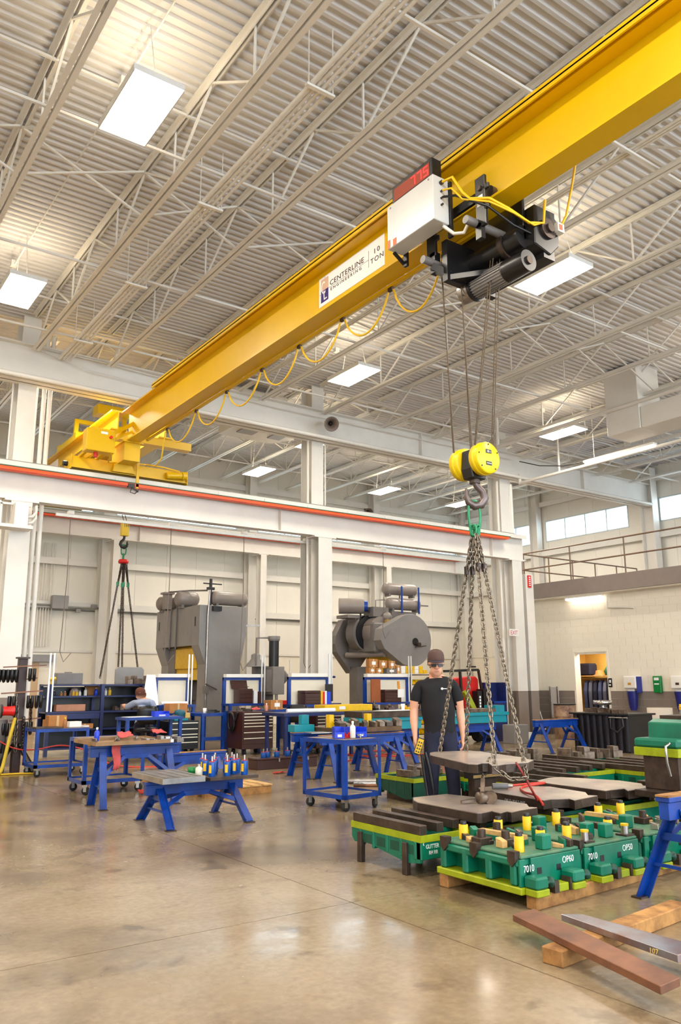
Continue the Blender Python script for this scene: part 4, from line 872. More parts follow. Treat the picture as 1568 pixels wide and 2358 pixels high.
def drape_rag():
    n = 8; b = MB(); prof = [(-0.03, 0.752), (-0.075, 0.752), (-0.125, 0.745), (-0.128, 0.66), (-0.125, 0.58), (-0.13, 0.50), (-0.128, 0.44)]; vs_ = []
    for k, (yy, z) in enumerate(prof):
        w = 0.13-0.011*k
        for i in range(n):
            u = i/(n-1)-0.5; vs_.append((u*w*1.1+0.012*math.sin(k*1.7), yy-0.012*abs(math.sin(i*1.6+k*0.5))-0.004, z+0.012*math.sin(i*2.2)*(k > 2)+(0.012 if k < 3 else 0)))
    b._add(vs_, [(k*n+i, k*n+i+1, (k+1)*n+i+1, (k+1)*n+i) for k in range(len(prof)-1) for i in range(n-1)], True)
    o = b.build('shop_rag', RAG); o.location = (3.66, 10.05, 0.004); md = o.modifiers.new('thick', 'SOLIDIFY'); md.thickness = 0.008
    tag(o, 'pink-red shop rag hanging over the front of the tall saw horse', 'rag', 'red shop rags')
drape_rag()
cloth('shop_rag', 'red rag lying on top of the parts tray, farther back', [(-0.1, -0.08, 0.03), (0.1, -0.06, 0.05), (0.1, 0.08, 0.1), (-0.08, 0.08, 0.09)], loc=(3.95, 10.45, 0.75))
cloth('shop_rag', 'crumpled red rag at the right end of the parts tray', [(-0.08, -0.06, 0.05), (0.08, -0.06, 0.05), (0.08, 0.06, 0.09), (-0.08, 0.06, 0.09)], loc=(4.2, 9.95, 0.8))
cloth('shop_rag', 'small red rag on the floor near the brown tool box', [(-0.14, -0.06, 0.01), (0.14, -0.03, 0.012), (0.12, 0.06, 0.014), (-0.1, 0.06, 0.02)], mat('dark_red_rag', (176, 56, 40), 0.85), loc=(7.2, 11.95, 0.0))
cloth('shop_rag', 'dull red rag on the floor under the tall saw horse', [(-0.1, -0.05, 0.01), (0.1, -0.05, 0.01), (0.1, 0.05, 0.03), (-0.1, 0.05, 0.05)], mat('dark_red_rag', (176, 56, 40)), loc=(4.45, 10.9, 0.0))
ORD = ['first', 'second', 'third', 'fourth', 'fifth', 'sixth', 'seventh', 'eighth', 'ninth', 'tenth', 'eleventh', 'twelfth', 'thirteenth', 'fourteenth', 'fifteenth', 'sixteenth']
def parts_row(cx, cy, z, n, dx, label_fn, m, size, group, cat, name, seed=1):
    rnd = random.Random(seed)
    for k in range(n):
        x, y = cx+dx[0]*k, cy+dx[1]*k
        sx, sy, sz = (s*rnd.uniform(0.75, 1.25) for s in size)
        def fn(b): b.box(-sx/2, -sy/2, 0, sx/2, sy/2, sz*0.6).box(-sx/2, -sy/2, sz*0.6, sx*0.05, sy/2, sz).cyl((sx*0.25, 0, sz*0.6), (sx*0.25, 0, sz*0.8), min(sx, sy)*0.16, n=8)
        simple(name, label_fn(k), cat, m, fn, (x, y, z), rnd.uniform(-0.4, 0.4), group, 0.003)
parts_row(4.02, 9.88, 0.74, 5, (0.1, 0.0), lambda k: 'machined steel block, %s from left on the tall saw horse' % ORD[k], STEEL, (0.09, 0.16, 0.07), 'steel blocks on the tall saw horse', 'steel block', 'steel_block', 3)
rt = random.Random(44)
for k in range(10):
    sx, sy, sz = rt.uniform(0.05, 0.1), rt.uniform(0.05, 0.12), rt.uniform(0.02, 0.06)
    simple('steel_part', 'dark steel part, %s from left in the cardboard tray' % ORD[k], 'steel part', (STEELD, DULL_0, STEEL)[k % 3], lambda b: b.box(-sx/2, -sy/2, 0, sx/2, sy/2, sz*0.6).cyl((0, 0, sz*0.6), (0, 0, sz), sx*0.25, n=8), (3.44+0.085*k, 10.02+0.22*(k % 3)+0.1*(k < 3), 0.749), rt.uniform(-0.6, 0.6), 'steel parts in the cardboard tray', 0.003)
bottle(3.62, 10.55, 0.748, 0.17, 0.034, 'blue plastic bottle on the tall saw horse', BLUEP)
# pallet and floor things
pl = thing('wood_pallet', 'wooden pallet on the floor behind the low saw horse', 'pallet', (5.4, 10.3, 0))
for k in range(3): MB().box(-0.5, -0.30+0.26*k, 0, 0.5, -0.22+0.26*k, 0.1).build('stringer', WOOD, pl)
for k in range(6): MB().box(-0.5+0.175*k, -0.32, 0.1, -0.37+0.175*k, 0.32, 0.118).build('plank', WOODP, pl)
tb = thing('long_toolbox', 'long low brown steel box with blue cylinders on its lid', 'toolbox', (7.78, 12.78, 0))
MB().box(-0.62, -0.16, 0, 0.62, 0.16, 0.16).build('body', BROWN, tb, 0.006); MB().box(-0.63, -0.17, 0.16, 0.63, 0.17, 0.19).build('lid', BROWN, tb, 0.006)
for x in (-0.2, 0.4): MB().box(x, -0.178, 0.12, x+0.03, -0.171, 0.18).build('latch', STEEL, tb)
for k, x in enumerate((7.35, 7.46, 7.62, 7.88, 8.12, 8.26)):
    t = thing('gas_spring', 'short blue gas spring, %s from left on the brown floor box' % ORD[k], 'gas spring', (x, 12.74+0.06*(k % 2), 0.19), group='short gas springs on the brown box'); gas_spring(t, 0.05, 0.09, False)
def hose(name, label, pts, r, m, cat='hose'):
    b = MB(); P_ = [Vector(p) for p in pts]; out = []
    for i in range(len(P_)-1):
        p0, p1, p2, p3 = P_[max(i-1, 0)], P_[i], P_[i+1], P_[min(i+2, len(P_)-1)]
        for k in range(6):
            t = k/6; out.append(0.5*((2*p1)+(p2-p0)*t+(2*p0-5*p1+4*p2-p3)*t*t+(3*p1-p0-3*p2+p3)*t*t*t))
    out.append(P_[-1]); b.tube(out, r, 6); o = b.build(name, m); tag(o, label, cat); return o
HOSE = mat('red_hose', (206, 54, 40), 0.5, var=0.05)
hose('air_hose', 'red air hose in loose loops on the floor left of the man', [(9.2, 12.9, .012), (10.2, 13.4, .012), (11.2, 13.9, .012), (11.5, 14.3, .012), (10.8, 14.5, .012), (10.1, 14.0, .012), (10.6, 13.3, .012), (11.6, 13.2, .012), (12.4, 13.3, .012)], 0.012, HOSE)
hose('air_hose', 'thin red hose looping across the left cart at knee height', [(3.3, 14.9, .62), (3.6, 14.72, .42), (3.95, 14.66, .37), (4.4, 14.66, .42), (4.8, 14.62, .33), (5.2, 14.6, .1), (5.6, 14.4, .012), (6.2, 14.2, .012)], 0.012, HOSE)
hose('air_hose', 'red hose lying on the floor behind the tall saw horse', [(4.6, 12.7, .012), (5.2, 12.5, .012), (5.9, 12.9, .012), (6.5, 12.6, .012), (6.9, 12.9, .012)], 0.012, HOSE)
# steel bars and rods on the floor right of the cart
for k, (x0, y0, x1, y1, r) in enumerate(((7.25, 10.2, 8.25, 9.55, 0.035), (7.3, 10.0, 8.05, 9.4, 0.02), (7.15, 9.8, 8.15, 9.2, 0.02))):
    simple('steel_rod', ('thick pale steel rod on the floor behind the middle cart', 'thin steel rod on the floor behind the middle cart', 'reddish steel rod on the floor nearest the middle cart')[k], 'rod', (STEEL, CHROME, RUST)[k], lambda b: b.cyl((x0, y0, r), (x1, y1, r), r, n=12).cyl((x0, y0, r), (x0+(x1-x0)*0.15, y0+(y1-y0)*0.15, r), r, n=12))

# ------------------------------------------------------------------ foreground timber and steel
def timber(label, x0, y0, x1, y1, w=0.09, h=0.09):
    d = Vector((x1-x0, y1-y0, 0)); ln = d.length; a = math.atan2(d.y, d.x)
    return simple('timber_block', label, 'timber', WOOD, lambda b: b.box(-ln/2, -w/2, 0, ln/2, w/2, h), ((x0+x1)/2, (y0+y1)/2, 0), a, bevel=0.006)
timber('long timber under the front edge of the green dies', 4.33, 3.95, 6.2, 4.08)
timber('short timber under the rear of the green dies', 4.27, 4.74, 6.2, 4.84)
timber('timber block under the rusty steel bars in the foreground', 3.60, 3.16, 5.0, 3.30, 0.13, 0.085)
MBAR = mat('mill_scale_steel', (120, 96, 84), 0.42, metal=0.55, var=0.3, scale=3, dark=(150, 84, 48))
def flat_bar(label, pts, z0, th, tilt, m):
    """pts: four top corners at the left end height"""
    b = MB(); n = 4
    top = [Vector((p[0], p[1], z0+tilt*k)) for p, k in zip(pts, (0, 1, 1, 0))]
    vs_ = [p-Vector((0, 0, th)) for p in top]+top
    b._add(vs_, [(3, 2, 1, 0), (4, 5, 6, 7)]+[(i, (i+1) % 4, 4+(i+1) % 4, 4+i) for i in range(4)])
    o = b.build('steel_bar', m, None, 0.003); tag(o, label, 'steel bar'); return o
flat_bar('long rusty flat steel bar across the foreground timber', [(3.80, 3.62), (3.48, 2.43), (3.65, 2.44), (4.0, 3.63)], 0.125, 0.038, 0.0, RUST)
br2 = flat_bar('bluish steel bar with yellow chalk mark behind the rusty bar', [(4.04, 3.46), (3.93, 2.63), (4.15, 2.62), (4.14, 3.38)], 0.124, 0.038, 0.0, mat('blue_steel', (150, 152, 164), 0.3, metal=0.75, var=0.3, scale=3, dark=(140, 96, 70)))
put_text('chalk_mark', '107', 0.035, mat('yellow_chalk', (214, 180, 90), 0.8), (3.935, 2.80, 0.094), (0.12, -1, 0), (0, 0, 1), br2, depth=0.001)

# ------------------------------------------------------------------ the green stamping dies
def yellow_guard(parent, x, y, z, r=0.034, h=0.1):
    o = W('yellow_guard', YEL, parent, lambda b: b.lathe((x, y, z), [(r, 0), (r, h), (r*0.8, h+0.002)], 18)); g = MB().lathe((x, y, z), [(r*0.72, h+0.002), (r*0.72, h+0.022), (r*0.6, h+0.026)], 14)
    g.v = [v-Vector(parent.location) for v in g.v]; g.build('pin_top', BLACK, o)
DULL_ = mat('worn_tool_steel', (128, 110, 96), 0.38, metal=0.6, var=0.35, scale=9)
def lower_die(label, x0, x1, y0, y1, z0, n1, n2, posts):
    zt = 0.325
    t = thing('stamping_die', label, 'stamping die', ((x0+x1)/2, (y0+y1)/2, z0), group='green stamping dies')
    W('base_stripe', LIME, t, lambda b: b.box(x0-0.012, y0-0.012, z0, x1+0.005, y1+0.01, z0+0.045), 0.006)
    W('casting', GREEN, t, lambda b: b.box(x0+0.11, y0, z0+0.045, x1, y1, zt-0.02).box(x0+0.02, y0+0.02, z0+0.045, x0+0.055, y0+0.1, zt-0.02).box(x0, y0, z0+0.045, x0+0.055, y0+0.02, zt-0.02), 0.004)
    ly = y1-y0
    for k in range(4):
        yy = y0+0.07+(ly-0.12)*k/3; W('rib', GREEN, t, lambda b: b.box(x0-0.005, yy-0.03, z0+0.046, x0+0.12, yy+0.03, zt-0.03), 0.012)
    W('top_rail', GREEN, t, lambda b: b.box(x0-0.004, y0+0.02, zt-0.07, x0+0.12, y1-0.02, zt-0.02), 0.01)
    W('top_deck', mat('dusty_green_deck', (86, 112, 84), 0.6, var=0.3, scale=6, dark=(10, 104, 82)), t, lambda b: b.box(x0+0.02, y0+0.006, zt-0.02, x1-0.006, y1-0.01, zt), 0.006)
    for k, fx in enumerate((0.12, 0.72)):
        xx = x0+(x1-x0)*fx
        W('lug', GREEN, t, lambda b: b.box(xx-0.05, y0-0.12, z0+0.045, xx+0.07, y0-0.001, z0+0.12), 0.012); W('lug_base', LIME, t, lambda b: b.box(xx-0.052, y0-0.122, z0, xx+0.072, y0-0.013, z0+0.044), 0.006)
        W('knob', DGREEN, t, lambda b: b.lathe((xx+0.1, y0-0.09, z0+0.075), [(0.012, -0.03), (0.012, 0.0), (0.034, 0.002), (0.036, 0.018), (0.03, 0.026), (0.01, 0.028)], 16, 'x'))
    xx = x0+(x1-x0)*0.45
    W('key_block', STEELD, t, lambda b: b.box(xx-0.06, y0-0.1, z0, xx-0.015, y0-0.02, z0+0.075)); W('key_block', STEELD, t, lambda b: b.box(xx+0.1, y0-0.1, z0, xx+0.135, y0-0.02, z0+0.08)); W('key_stripe', LIME, t, lambda b: b.box(xx-0.01, y0-0.09, z0, xx+0.095, y0-0.014, z0+0.05), 0.004)
    for fx in (0.3, 0.62): W('pocket', BLACK, t, lambda b: b.box(x0+(x1-x0)*fx-0.022, y0-0.002, z0+0.11, x0+(x1-x0)*fx+0.022, y0+0.001, z0+0.15))
    for yy in (y0+0.06, y0+ly*0.52, y1-0.08):
        W('end_key', STEELD, t, lambda b: b.prism([(yy-0.035, zt+0.03), (yy+0.035, zt+0.03), (yy+0.035, zt-0.035), (yy, zt-0.07), (yy-0.035, zt-0.035)], x0-0.02, x0+0.03, 'x'))
    if n1: put_text('lettering', n1, 0.062, WPRINT, (x0+0.03, y0-0.002, z0+0.135), (1, 0, 0), (0, 0, 1), t, depth=0.001, xs=0.85)
    if n2: put_text('lettering', n2, 0.062, WPRINT, (x0+(x1-x0)*0.68, y0-0.002, z0+0.15), (1, 0, 0), (0, 0, 1), t, depth=0.001, xs=0.85)
    for (px, py, kind) in posts:
        if kind == 'y': yellow_guard(t, px, py, zt)
        elif kind == 'g': W('post', GREEN, t, lambda b: b.box(px-0.045, py-0.04, zt, px+0.045, py+0.04, zt+0.1), 0.008)
        elif kind == 's': W('insert', STEELD, t, lambda b: b.box(px-0.06, py-0.05, zt, px+0.06, py+0.05, zt+0.05).cyl((px, py, zt+0.05), (px, py, zt+0.1), 0.03, n=12), 0.004)
        elif kind == 'w': W('wear_strip', WOODP, t, lambda b: b.bar((px-0.02, py+0.2, zt+0.05), (px+0.03, py-0.2, zt+0.05), 0.05, 0.03)); W('strip_seat', GREEN, t, lambda b: b.bar((px-0.02, py+0.2, zt+0.017), (px+0.03, py-0.2, zt+0.017), 0.07, 0.034))
        elif kind == 'c': W('steel_bush', STEEL, t, lambda b: b.cyl((px, py, zt+0.012), (px, py, zt+0.07), 0.028, n=14)); W('bush_ring', YEL, t, lambda b: b.cyl((px, py, zt+0.07), (px, py, zt+0.085), 0.03, n=14)); W('bush_seat', STEELD, t, lambda b: b.box(px-0.05, py-0.05, zt, px+0.05, py+0.05, zt+0.012))
    return t
Z0 = 0.088
da = lower_die('green die lettered 7010 OP60 in the front row', 4.28, 4.90, 3.99, 4.80, Z0, '7010', 'OP60', [(4.44, 4.69, 'y'), (4.42, 4.12, 'y'), (4.72, 4.19, 'y'), (4.80, 4.68, 'y'), (4.6, 4.45, 'w'), (4.5, 4.32, 's'), (4.62, 4.08, 'g'), (4.83, 4.3, 'g'), (4.7, 4.6, 's'), (4.40, 4.46, 's')])
db = lower_die('green die lettered 7010 OP50 in the front row', 4.95, 5.58, 3.99, 4.80, Z0, '7010', 'OP50', [(5.1, 4.66, 'y'), (5.02, 4.2, 'y'), (5.48, 4.18, 'y'), (5.45, 4.66, 'y'), (5.06, 4.07, 'c'), (5.3, 4.45, 's'), (5.25, 4.2, 'g'), (5.2, 4.62, 'g'), (5.34, 4.1, 'g'), (5.52, 4.06, 'c')])
dc = lower_die('green die behind the big saw horse at the right edge', 5.66, 6.4, 3.99, 4.82, Z0, '', '', [(6.02, 4.68, 'y'), (6.3, 4.66, 'y'), (5.9, 4.5, 'w'), (6.1, 4.3, 's'), (6.25, 4.2, 'y'), (5.8, 4.25, 'g')])
CLM = [STEELD, DULL_, WOODP, GREEN, STEEL]
def die_clutter(x0, x1, y0, y1, z, n, seed, label):
    rnd = random.Random(seed)
    for k in range(n):
        x, y = rnd.uniform(x0, x1), rnd.uniform(y0, y1); sx, sy, sz = rnd.uniform(0.02, 0.06), rnd.uniform(0.03, 0.09), rnd.uniform(0.02, 0.07); m = CLM[k % 5]
        def fn(b): b.box(-sx/2, -sy/2, 0, sx/2, sy/2, sz*0.7).prism([(-sy/2, sz*0.7), (sy/2, sz*0.7), (sy/2, sz)], -sx/2, sx/2, 'x')
        b = MB(Matrix.Translation((x, y, z)) @ Matrix.Rotation(rnd.uniform(-0.5, 0.5), 4, 'Z')); fn(b); b.build('insert', m, label, 0.003, world=True)
def upper_die(label, x0, x1, y0, y1, z0=0.13, zt=0.31, rails=3, legs=True, col=GREEN, seed=0, rh=0.07):
    rnd = random.Random(seed)
    t = thing('stamping_die', label, 'stamping die', ((x0+x1)/2, (y0+y1)/2, 0), group='green stamping dies')
    W('casting', col, t, lambda b: b.box(x0+0.05, y0+0.05, z0+0.02, x1-0.05, y1-0.05, zt-0.06).box(x0+0.01, y0+0.01, zt-0.10, x1-0.01, y1-0.01, zt-0.055), 0.004)
    W('casting_skirt', col, t, lambda b: b.prism([(y0, zt-0.05), (y1, zt-0.05), (y1, zt-0.12), (y1-0.04, zt-0.16), (y1-0.1, zt-0.16), (y1-0.14, z0+0.05), (y0+0.5*(y1-y0), z0), (y0+0.16, z0-0.04), (y0, z0-0.02)], x0, x0+0.02, 'x'))
    n = 5
    for k in range(n):
        yy = y0+(y1-y0)*(k+0.3)/n; W('rib', col, t, lambda b: b.box(x0-0.008, yy-0.014, z0, x0+0.05, yy+0.014, zt-0.05), 0.006)
    for k in range(4):
        yy = y0+(y1-y0)*(k+0.75)/n; W('pocket', DGREEN, t, lambda b: b.box(x0-0.002, yy-0.055, z0+0.03, x0-0.001, yy+0.055, zt-0.08))
    W('front_plate', col, t, lambda b: b.box(x0, y0-0.015, z0+0.0, x1, y0+0.05, zt-0.05), 0.006)
    W('stripe', LIME, t, lambda b: b.box(x0-0.006, y0-0.02, zt-0.05, x1+0.006, y0-0.0, zt).box(x0-0.006, y1-0.006, zt-0.05, x1+0.006, y1+0.006, zt).box(x0-0.006, y0, zt-0.05, x0+0.012, y1-0.006, zt).box(x1-0.012, y0, zt-0.05, x1+0.006, y1-0.006, zt))
    W('deck', DGREEN, t, lambda b: b.box(x0+0.012, y0, zt-0.054, x1-0.012, y1-0.006, zt-0.03))
    W('cross_rib', col, t, lambda b: [b.box(x0+0.012, y0+(y1-y0)*f-0.015, zt-0.03, x1-0.012, y0+(y1-y0)*f+0.015, zt-0.002) for f in (0.2, 0.5, 0.8)])
    for k in range(rails):
        xx = x0+0.04+(x1-x0-0.08)*k/max(1, rails-1)+0.0; W('rail', STEELD, t, lambda b: b.box(xx-0.035, y0+0.0+0.04*k, zt, xx+0.035, y1-0.01, zt+rh), 0.003)
    if legs:
        for yy in (y0+0.17, y1-0.13):
            for xx in (x0-0.022, x1-0.03): W('leg', STEELD, t, lambda b: b.box(xx, yy-0.028, 0, xx+0.045, yy+0.028, zt-0.07), 0.003)
    else: W('block', STEELD, t, lambda b: b.box(x0+0.1, y0+0.1, 0, x1-0.1, y1-0.1, z0+0.019))
    return t
die_clutter(4.36, 4.86, 4.05, 4.76, 0.3255, 16, 1, da)
die_clutter(5.02, 5.54, 4.05, 4.76, 0.3255, 16, 2, db)
die_clutter(5.74, 6.36, 4.05, 4.76, 0.3255, 14, 3, dc)
gd = upper_die('green die with GUTTER lettering standing on four steel legs', 4.30, 4.80, 5.03, 5.92)
for tx, s, x, z in (('GUTTER', 0.044, 4.345, 0.212), ('RH RR', 0.04, 4.375, 0.168), ('K', 0.03, 4.315, 0.238), ('P', 0.03, 4.50, 0.243)): put_text('lettering', tx, s, WPRINT, (x, 5.013, z), (1, 0, 0), (0, 0, 1), gd, depth=0.001, xs=0.82)
upper_die('green die under the nearest steel plate, right of the GUTTER die', 4.90, 5.48, 4.98, 5.88, rails=2, rh=0.053)
upper_die('green die under the plate with white chalk writing', 5.86, 6.5, 4.98, 5.88, rails=2, rh=0.053)
upper_die('green die under the rearmost big plate', 6.80, 7.45, 5.06, 5.95, rails=2, rh=0.053)
upper_die('dark green die cluttered with parts, left of the man on the floor', 6.75, 7.5, 8.0, 8.75, z0=0.08, zt=0.30, rails=0, legs=False, col=DGREEN, seed=3)
upper_die('green die with lime stripe directly behind the man', 7.56, 8.6, 7.45, 8.2, z0=0.1, zt=0.27, rails=3, legs=False, seed=4)
upper_die('green die with dark rails behind the lifted plate', 7.35, 8.25, 6.45, 7.3, z0=0.1, zt=0.30, rails=3, legs=False, seed=5)
upper_die('green die with a square of dark rails behind the chalked plate', 8.65, 9.7, 7.25, 8.45, z0=0.1, zt=0.29, rails=4, legs=False, seed=6)
upper_die('green die with dark rails left of the tall green die', 9.75, 10.8, 6.5, 7.9, z0=0.1, zt=0.29, rails=4, legs=False, seed=7)
upper_die('green die under a heap of steel parts, before the black cabinet', 10.6, 11.9, 8.3, 9.3, z0=0.08, zt=0.24, rails=1, legs=False, seed=8)
upper_die('green die with steel parts on it, before the blue saw horse', 9.4, 10.4, 8.9, 9.9, z0=0.08, zt=0.24, rails=1, legs=False, seed=9)
DULL = mat('worn_tool_steel', (128, 110, 96), 0.38, metal=0.6, var=0.35, scale=9)
parts_row(10.72, 8.9, 0.245, 6, (0.2, -0.04), lambda k: 'worn tool steel insert, %s from left in the heap before the black cabinet' % ORD[k], DULL, (0.16, 0.2, 0.16), 'steel inserts before the black cabinet', 'steel insert', 'steel_insert', 5)
parts_row(9.5, 9.5, 0.245, 6, (0.17, -0.05), lambda k: 'worn tool steel insert, %s from left in the heap before the blue saw horse' % ORD[k], DULL, (0.15, 0.2, 0.15), 'steel inserts before the blue saw horse', 'steel insert', 'steel_insert', 6)
parts_row(6.85, 8.25, 0.301, 5, (0.14, 0.02), lambda k: 'worn steel part, %s from left on the dark green die' % ORD[k], DULL, (0.13, 0.2, 0.10), 'steel parts on the dark green die', 'steel part', 'steel_part', 8)
# plates traced on their dies: outline corners in plan
CHALK = mat('white_chalk', (214, 208, 206), 0.8, var=0.1)
PLTOP = mat('ground_steel_plate', (206, 190, 172), 0.28, metal=0.45, var=0.2, scale=2.2, dark=(156, 140, 138))  # ground finish, made paler to put the roof's reflected light into its colour
def plate(label, poly, z0, th, loc=(0, 0)):
    c = (sum(p[0] for p in poly)/len(poly), sum(p[1] for p in poly)/len(poly))
    t = thing('steel_plate', label, 'plate', (c[0], c[1], z0), group='big machined plates')
    W('plate_body', STEELD, t, lambda b: b.prism(poly, z0, z0+th-0.004, 'z'), 0.003)
    ins = [(c[0]+(p[0]-c[0])*0.985, c[1]+(p[1]-c[1])*0.99) for p in poly]
    W('ground_face', PLTOP, t, lambda b: b.prism(ins, z0+th-0.004, z0+th, 'z'))
    return t
P1 = [(4.983, 5.917), (5.385, 5.907), (5.512, 5.347), (5.510, 5.020), (5.394, 4.891), (5.430, 4.834), (5.215, 4.820), (5.068, 4.788), (5.071, 4.842), (4.963, 4.811), (4.988, 4.931), (4.844, 4.900), (4.813, 4.923), (4.822, 5.663), (4.878, 5.787)]
P2 = [(5.963, 6.073), (6.239, 6.038), (6.589, 5.687), (6.526, 5.203), (6.374, 5.054), (6.419, 4.983), (6.141, 4.944), (6.001, 4.913), (6.049, 5.013), (5.903, 5.088), (5.782, 5.077), (5.839, 5.877), (5.875, 5.972)]
P3 = [(6.878, 6.109), (7.156, 6.199), (7.322, 6.177), (7.434, 5.938), (7.571, 5.585), (7.529, 5.288), (7.388, 5.171), (7.407, 5.070), (6.923, 5.022), (7.034, 5.140), (6.844, 5.161), (6.755, 5.149), (6.775, 5.903), (6.826, 6.052)]
P4 = [(5.613, 6.385), (5.721, 6.434), (6.113, 6.333), (6.104, 6.136), (5.978, 5.548), (5.981, 5.431), (5.854, 5.307), (5.837, 5.213), (5.648, 5.101), (5.372, 5.116), (5.240, 5.076), (5.193, 5.112), (5.306, 5.264), (5.264, 5.296), (5.152, 5.237), (5.113, 5.314), (5.451, 6.195)]
plate('nearest big machined plate, with the shackle lying on it', P1, 0.365, 0.08)
p2_ = plate('big machined plate with white chalk writing on its dark edge', P2, 0.365, 0.08)
plate('rearmost big machined plate lying on the dies', P3, 0.365, 0.08)
plate('steel plate lifted by the chain sling in front of the man', P4, 0.70, 0.075)
for tx, p in (('DIE D-10 8 7-1047', (5.80, 5.56, 0.385)),): put_text('chalk_writing', tx, 0.034, CHALK, p, (-0.05, -1, 0), (0, 0, 1), p2_, depth=0.001)
# shackle, hoses and small things on the plates
sh = thing('lifting_shackle', 'steel lifting hook assembly lying on the nearest plate', 'shackle', (5.2, 5.28, 0.445))
MB().lathe((0.03, -0.02, 0.05), [(0.012, -0.06), (0.05, -0.055), (0.05, 0.055), (0.012, 0.06)], 16, 'x').build('nut', DULL, sh); MB().bar((0.0, 0.02, 0.03), (-0.16, 0.06, 0.018), 0.03, 0.022).build('shank', DULL, sh)
MB().bar((0.03, -0.01, 0.08), (0.07, 0.02, 0.2), 0.035, 0.03).build('neck', DULL, sh); MB().cyl((0.05, -0.08, 0.05), (0.08, -0.06, 0.05), 0.055, n=14).build('washer', DULL, sh)
o = W('chain_tail', CHAINM, sh, lambda b: chain(b, (5.27, 5.3, 0.65), (5.42, 5.36, 0.80))); o['kind'] = 'stuff'
hose('air_hose', 'dark red hose hanging over the chalked plate', [(5.5, 5.12, 0.78), (5.52, 5.04, 0.66), (5.56, 5.0, 0.55), (5.66, 5.04, 0.46)], 0.011, mat('dark_red_hose', (150, 40, 36), 0.5))
hose('air_hose', 'red air hose coiled over the top of the chalked plate', [(5.72, 5.03, 0.42), (5.85, 5.22, 0.462), (6.0, 5.5, 0.457), (6.25, 5.75, 0.457), (6.55, 5.72, 0.48), (6.3, 5.9, 0.457), (6.1, 5.82, 0.457)], 0.011, HOSE)
ag = thing('air_gun_coupling', 'grey cylindrical hose coupling on the chalked plate', 'coupling', (6.05, 5.8, 0.445)); MB().cyl((-0.08, 0.08, 0.03), (0.05, 0.0, 0.03), 0.028, n=14).build('barrel', GREYP, ag); MB().cyl((0.05, 0.0, 0.03), (0.09, -0.025, 0.03), 0.018, n=12).build('nozzle', STEEL, ag)
sr = thing('grille_block', 'dark louvred steel block beside the man under the plate', 'die block', (6.5, 6.55, 0.0))
MB().box(-0.16, -0.05, 0, 0.16, 0.05, 0.62).build('column', STEELD, sr); MB().box(-0.2, -0.07, 0.46, 0.2, 0.07, 0.72).build('body', BLACK, sr)
for k in range(3): MB().box(-0.2, -0.078, 0.47+0.1*k, 0.2, -0.071, 0.5+0.1*k).build('slat', mat('brass_slat', (176, 146, 96), 0.4, metal=0.5), sr)
# tall green die on a dark block at the right edge
td = thing('stamping_die', 'tall green die with lime stripe on a dark block at right edge', 'stamping die', (7.8, 5.0, 0), group='green stamping dies')
W('steel_block', STEELD, td, lambda b: b.box(7.55, 4.62, 0.0, 9.0, 5.02, 0.40).box(7.14, 4.6, 0.46, 9.0, 4.98, 0.765), 0.006); W('bolster', STEELD, td, lambda b: b.box(7.6, 4.55, 0.40, 9.0, 5.4, 0.459).box(6.98, 4.56, 0.40, 7.49, 4.99, 0.459), 0.004)
W('stripe', LIME, td, lambda b: b.box(7.10, 4.57, 0.766, 9.0, 5.05, 0.845), 0.004); W('low_step', GREEN, td, lambda b: b.box(7.10, 4.57, 0.846, 7.34, 5.05, 0.93), 0.02)
W('body', GREEN, td, lambda b: b.prism([(7.34, 0.846), (9.0, 0.846), (9.0, 1.10), (7.45, 1.10), (7.36, 1.07)], 4.57, 5.05, 'y'), 0.01); W('bolt_hole', STEELD, td, lambda b: b.cyl((7.56, 4.56, 0.99), (7.56, 4.575, 0.99), 0.035, n=14))
W('pad', STEELD, td, lambda b: b.box(7.5, 4.65, 1.10, 8.2, 5.0, 1.135)); W('pillar', CHROME, td, lambda b: b.cyl((7.68, 4.8, 1.135), (7.68, 4.8, 1.19), 0.07, n=20)); W('yellow_cap', YEL, td, lambda b: b.cyl((7.68, 4.8, 1.19), (7.68, 4.8, 1.225), 0.078, n=20).box(7.78, 4.65, 1.136, 8.1, 4.95, 1.24))
W('lifting_ring', STEEL, td, lambda b: b.tube([(7.12, 4.65, 0.9), (7.03, 4.65, 0.87), (7.05, 4.66, 0.72), (7.09, 4.66, 0.6)], 0.012, 8))

# ------------------------------------------------------------------ the man
def skin_figure(name, nodes, edges, root, sub=2):
    me = bpy.data.meshes.new(name); keys = list(nodes); ix = {k: i for i, k in enumerate(keys)}
    me.from_pydata([nodes[k][0] for k in keys], [(ix[a], ix[b]) for a, b in edges], [])
    o = bpy.data.objects.new(name, me); COL.objects.link(o)
    o.modifiers.new('skin', 'SKIN'); sk = me.skin_vertices[0].data
    for k in keys:
        r = nodes[k][1]; sk[ix[k]].radius = r if isinstance(r, tuple) else (r, r); sk[ix[k]].use_root = (k == root)
    o.modifiers['skin'].use_smooth_shade = True; o.modifiers['skin'].branch_smoothing = 0.6
    s = o.modifiers.new('sub', 'SUBSURF'); s.levels = sub; s.render_levels = sub
    dg = bpy.context.evaluated_depsgraph_get(); m2 = bpy.data.meshes.new_from_object(o.evaluated_get(dg)); bpy.data.objects.remove(o)
    m2.name = name; return m2
SKIN = mat('skin', (222, 164, 134), 0.5, var=0.05, scale=8); SHIRT = mat('black_tshirt', (13, 10, 17), 0.85, var=0.2, scale=6, bump=0.3); JEANS = mat('navy_work_trousers', (30, 32, 56), 0.85, var=0.18, scale=7, bump=0.3)
SWAP = ('pelvis', 'waist', 'belly', 'chest', 'upper')
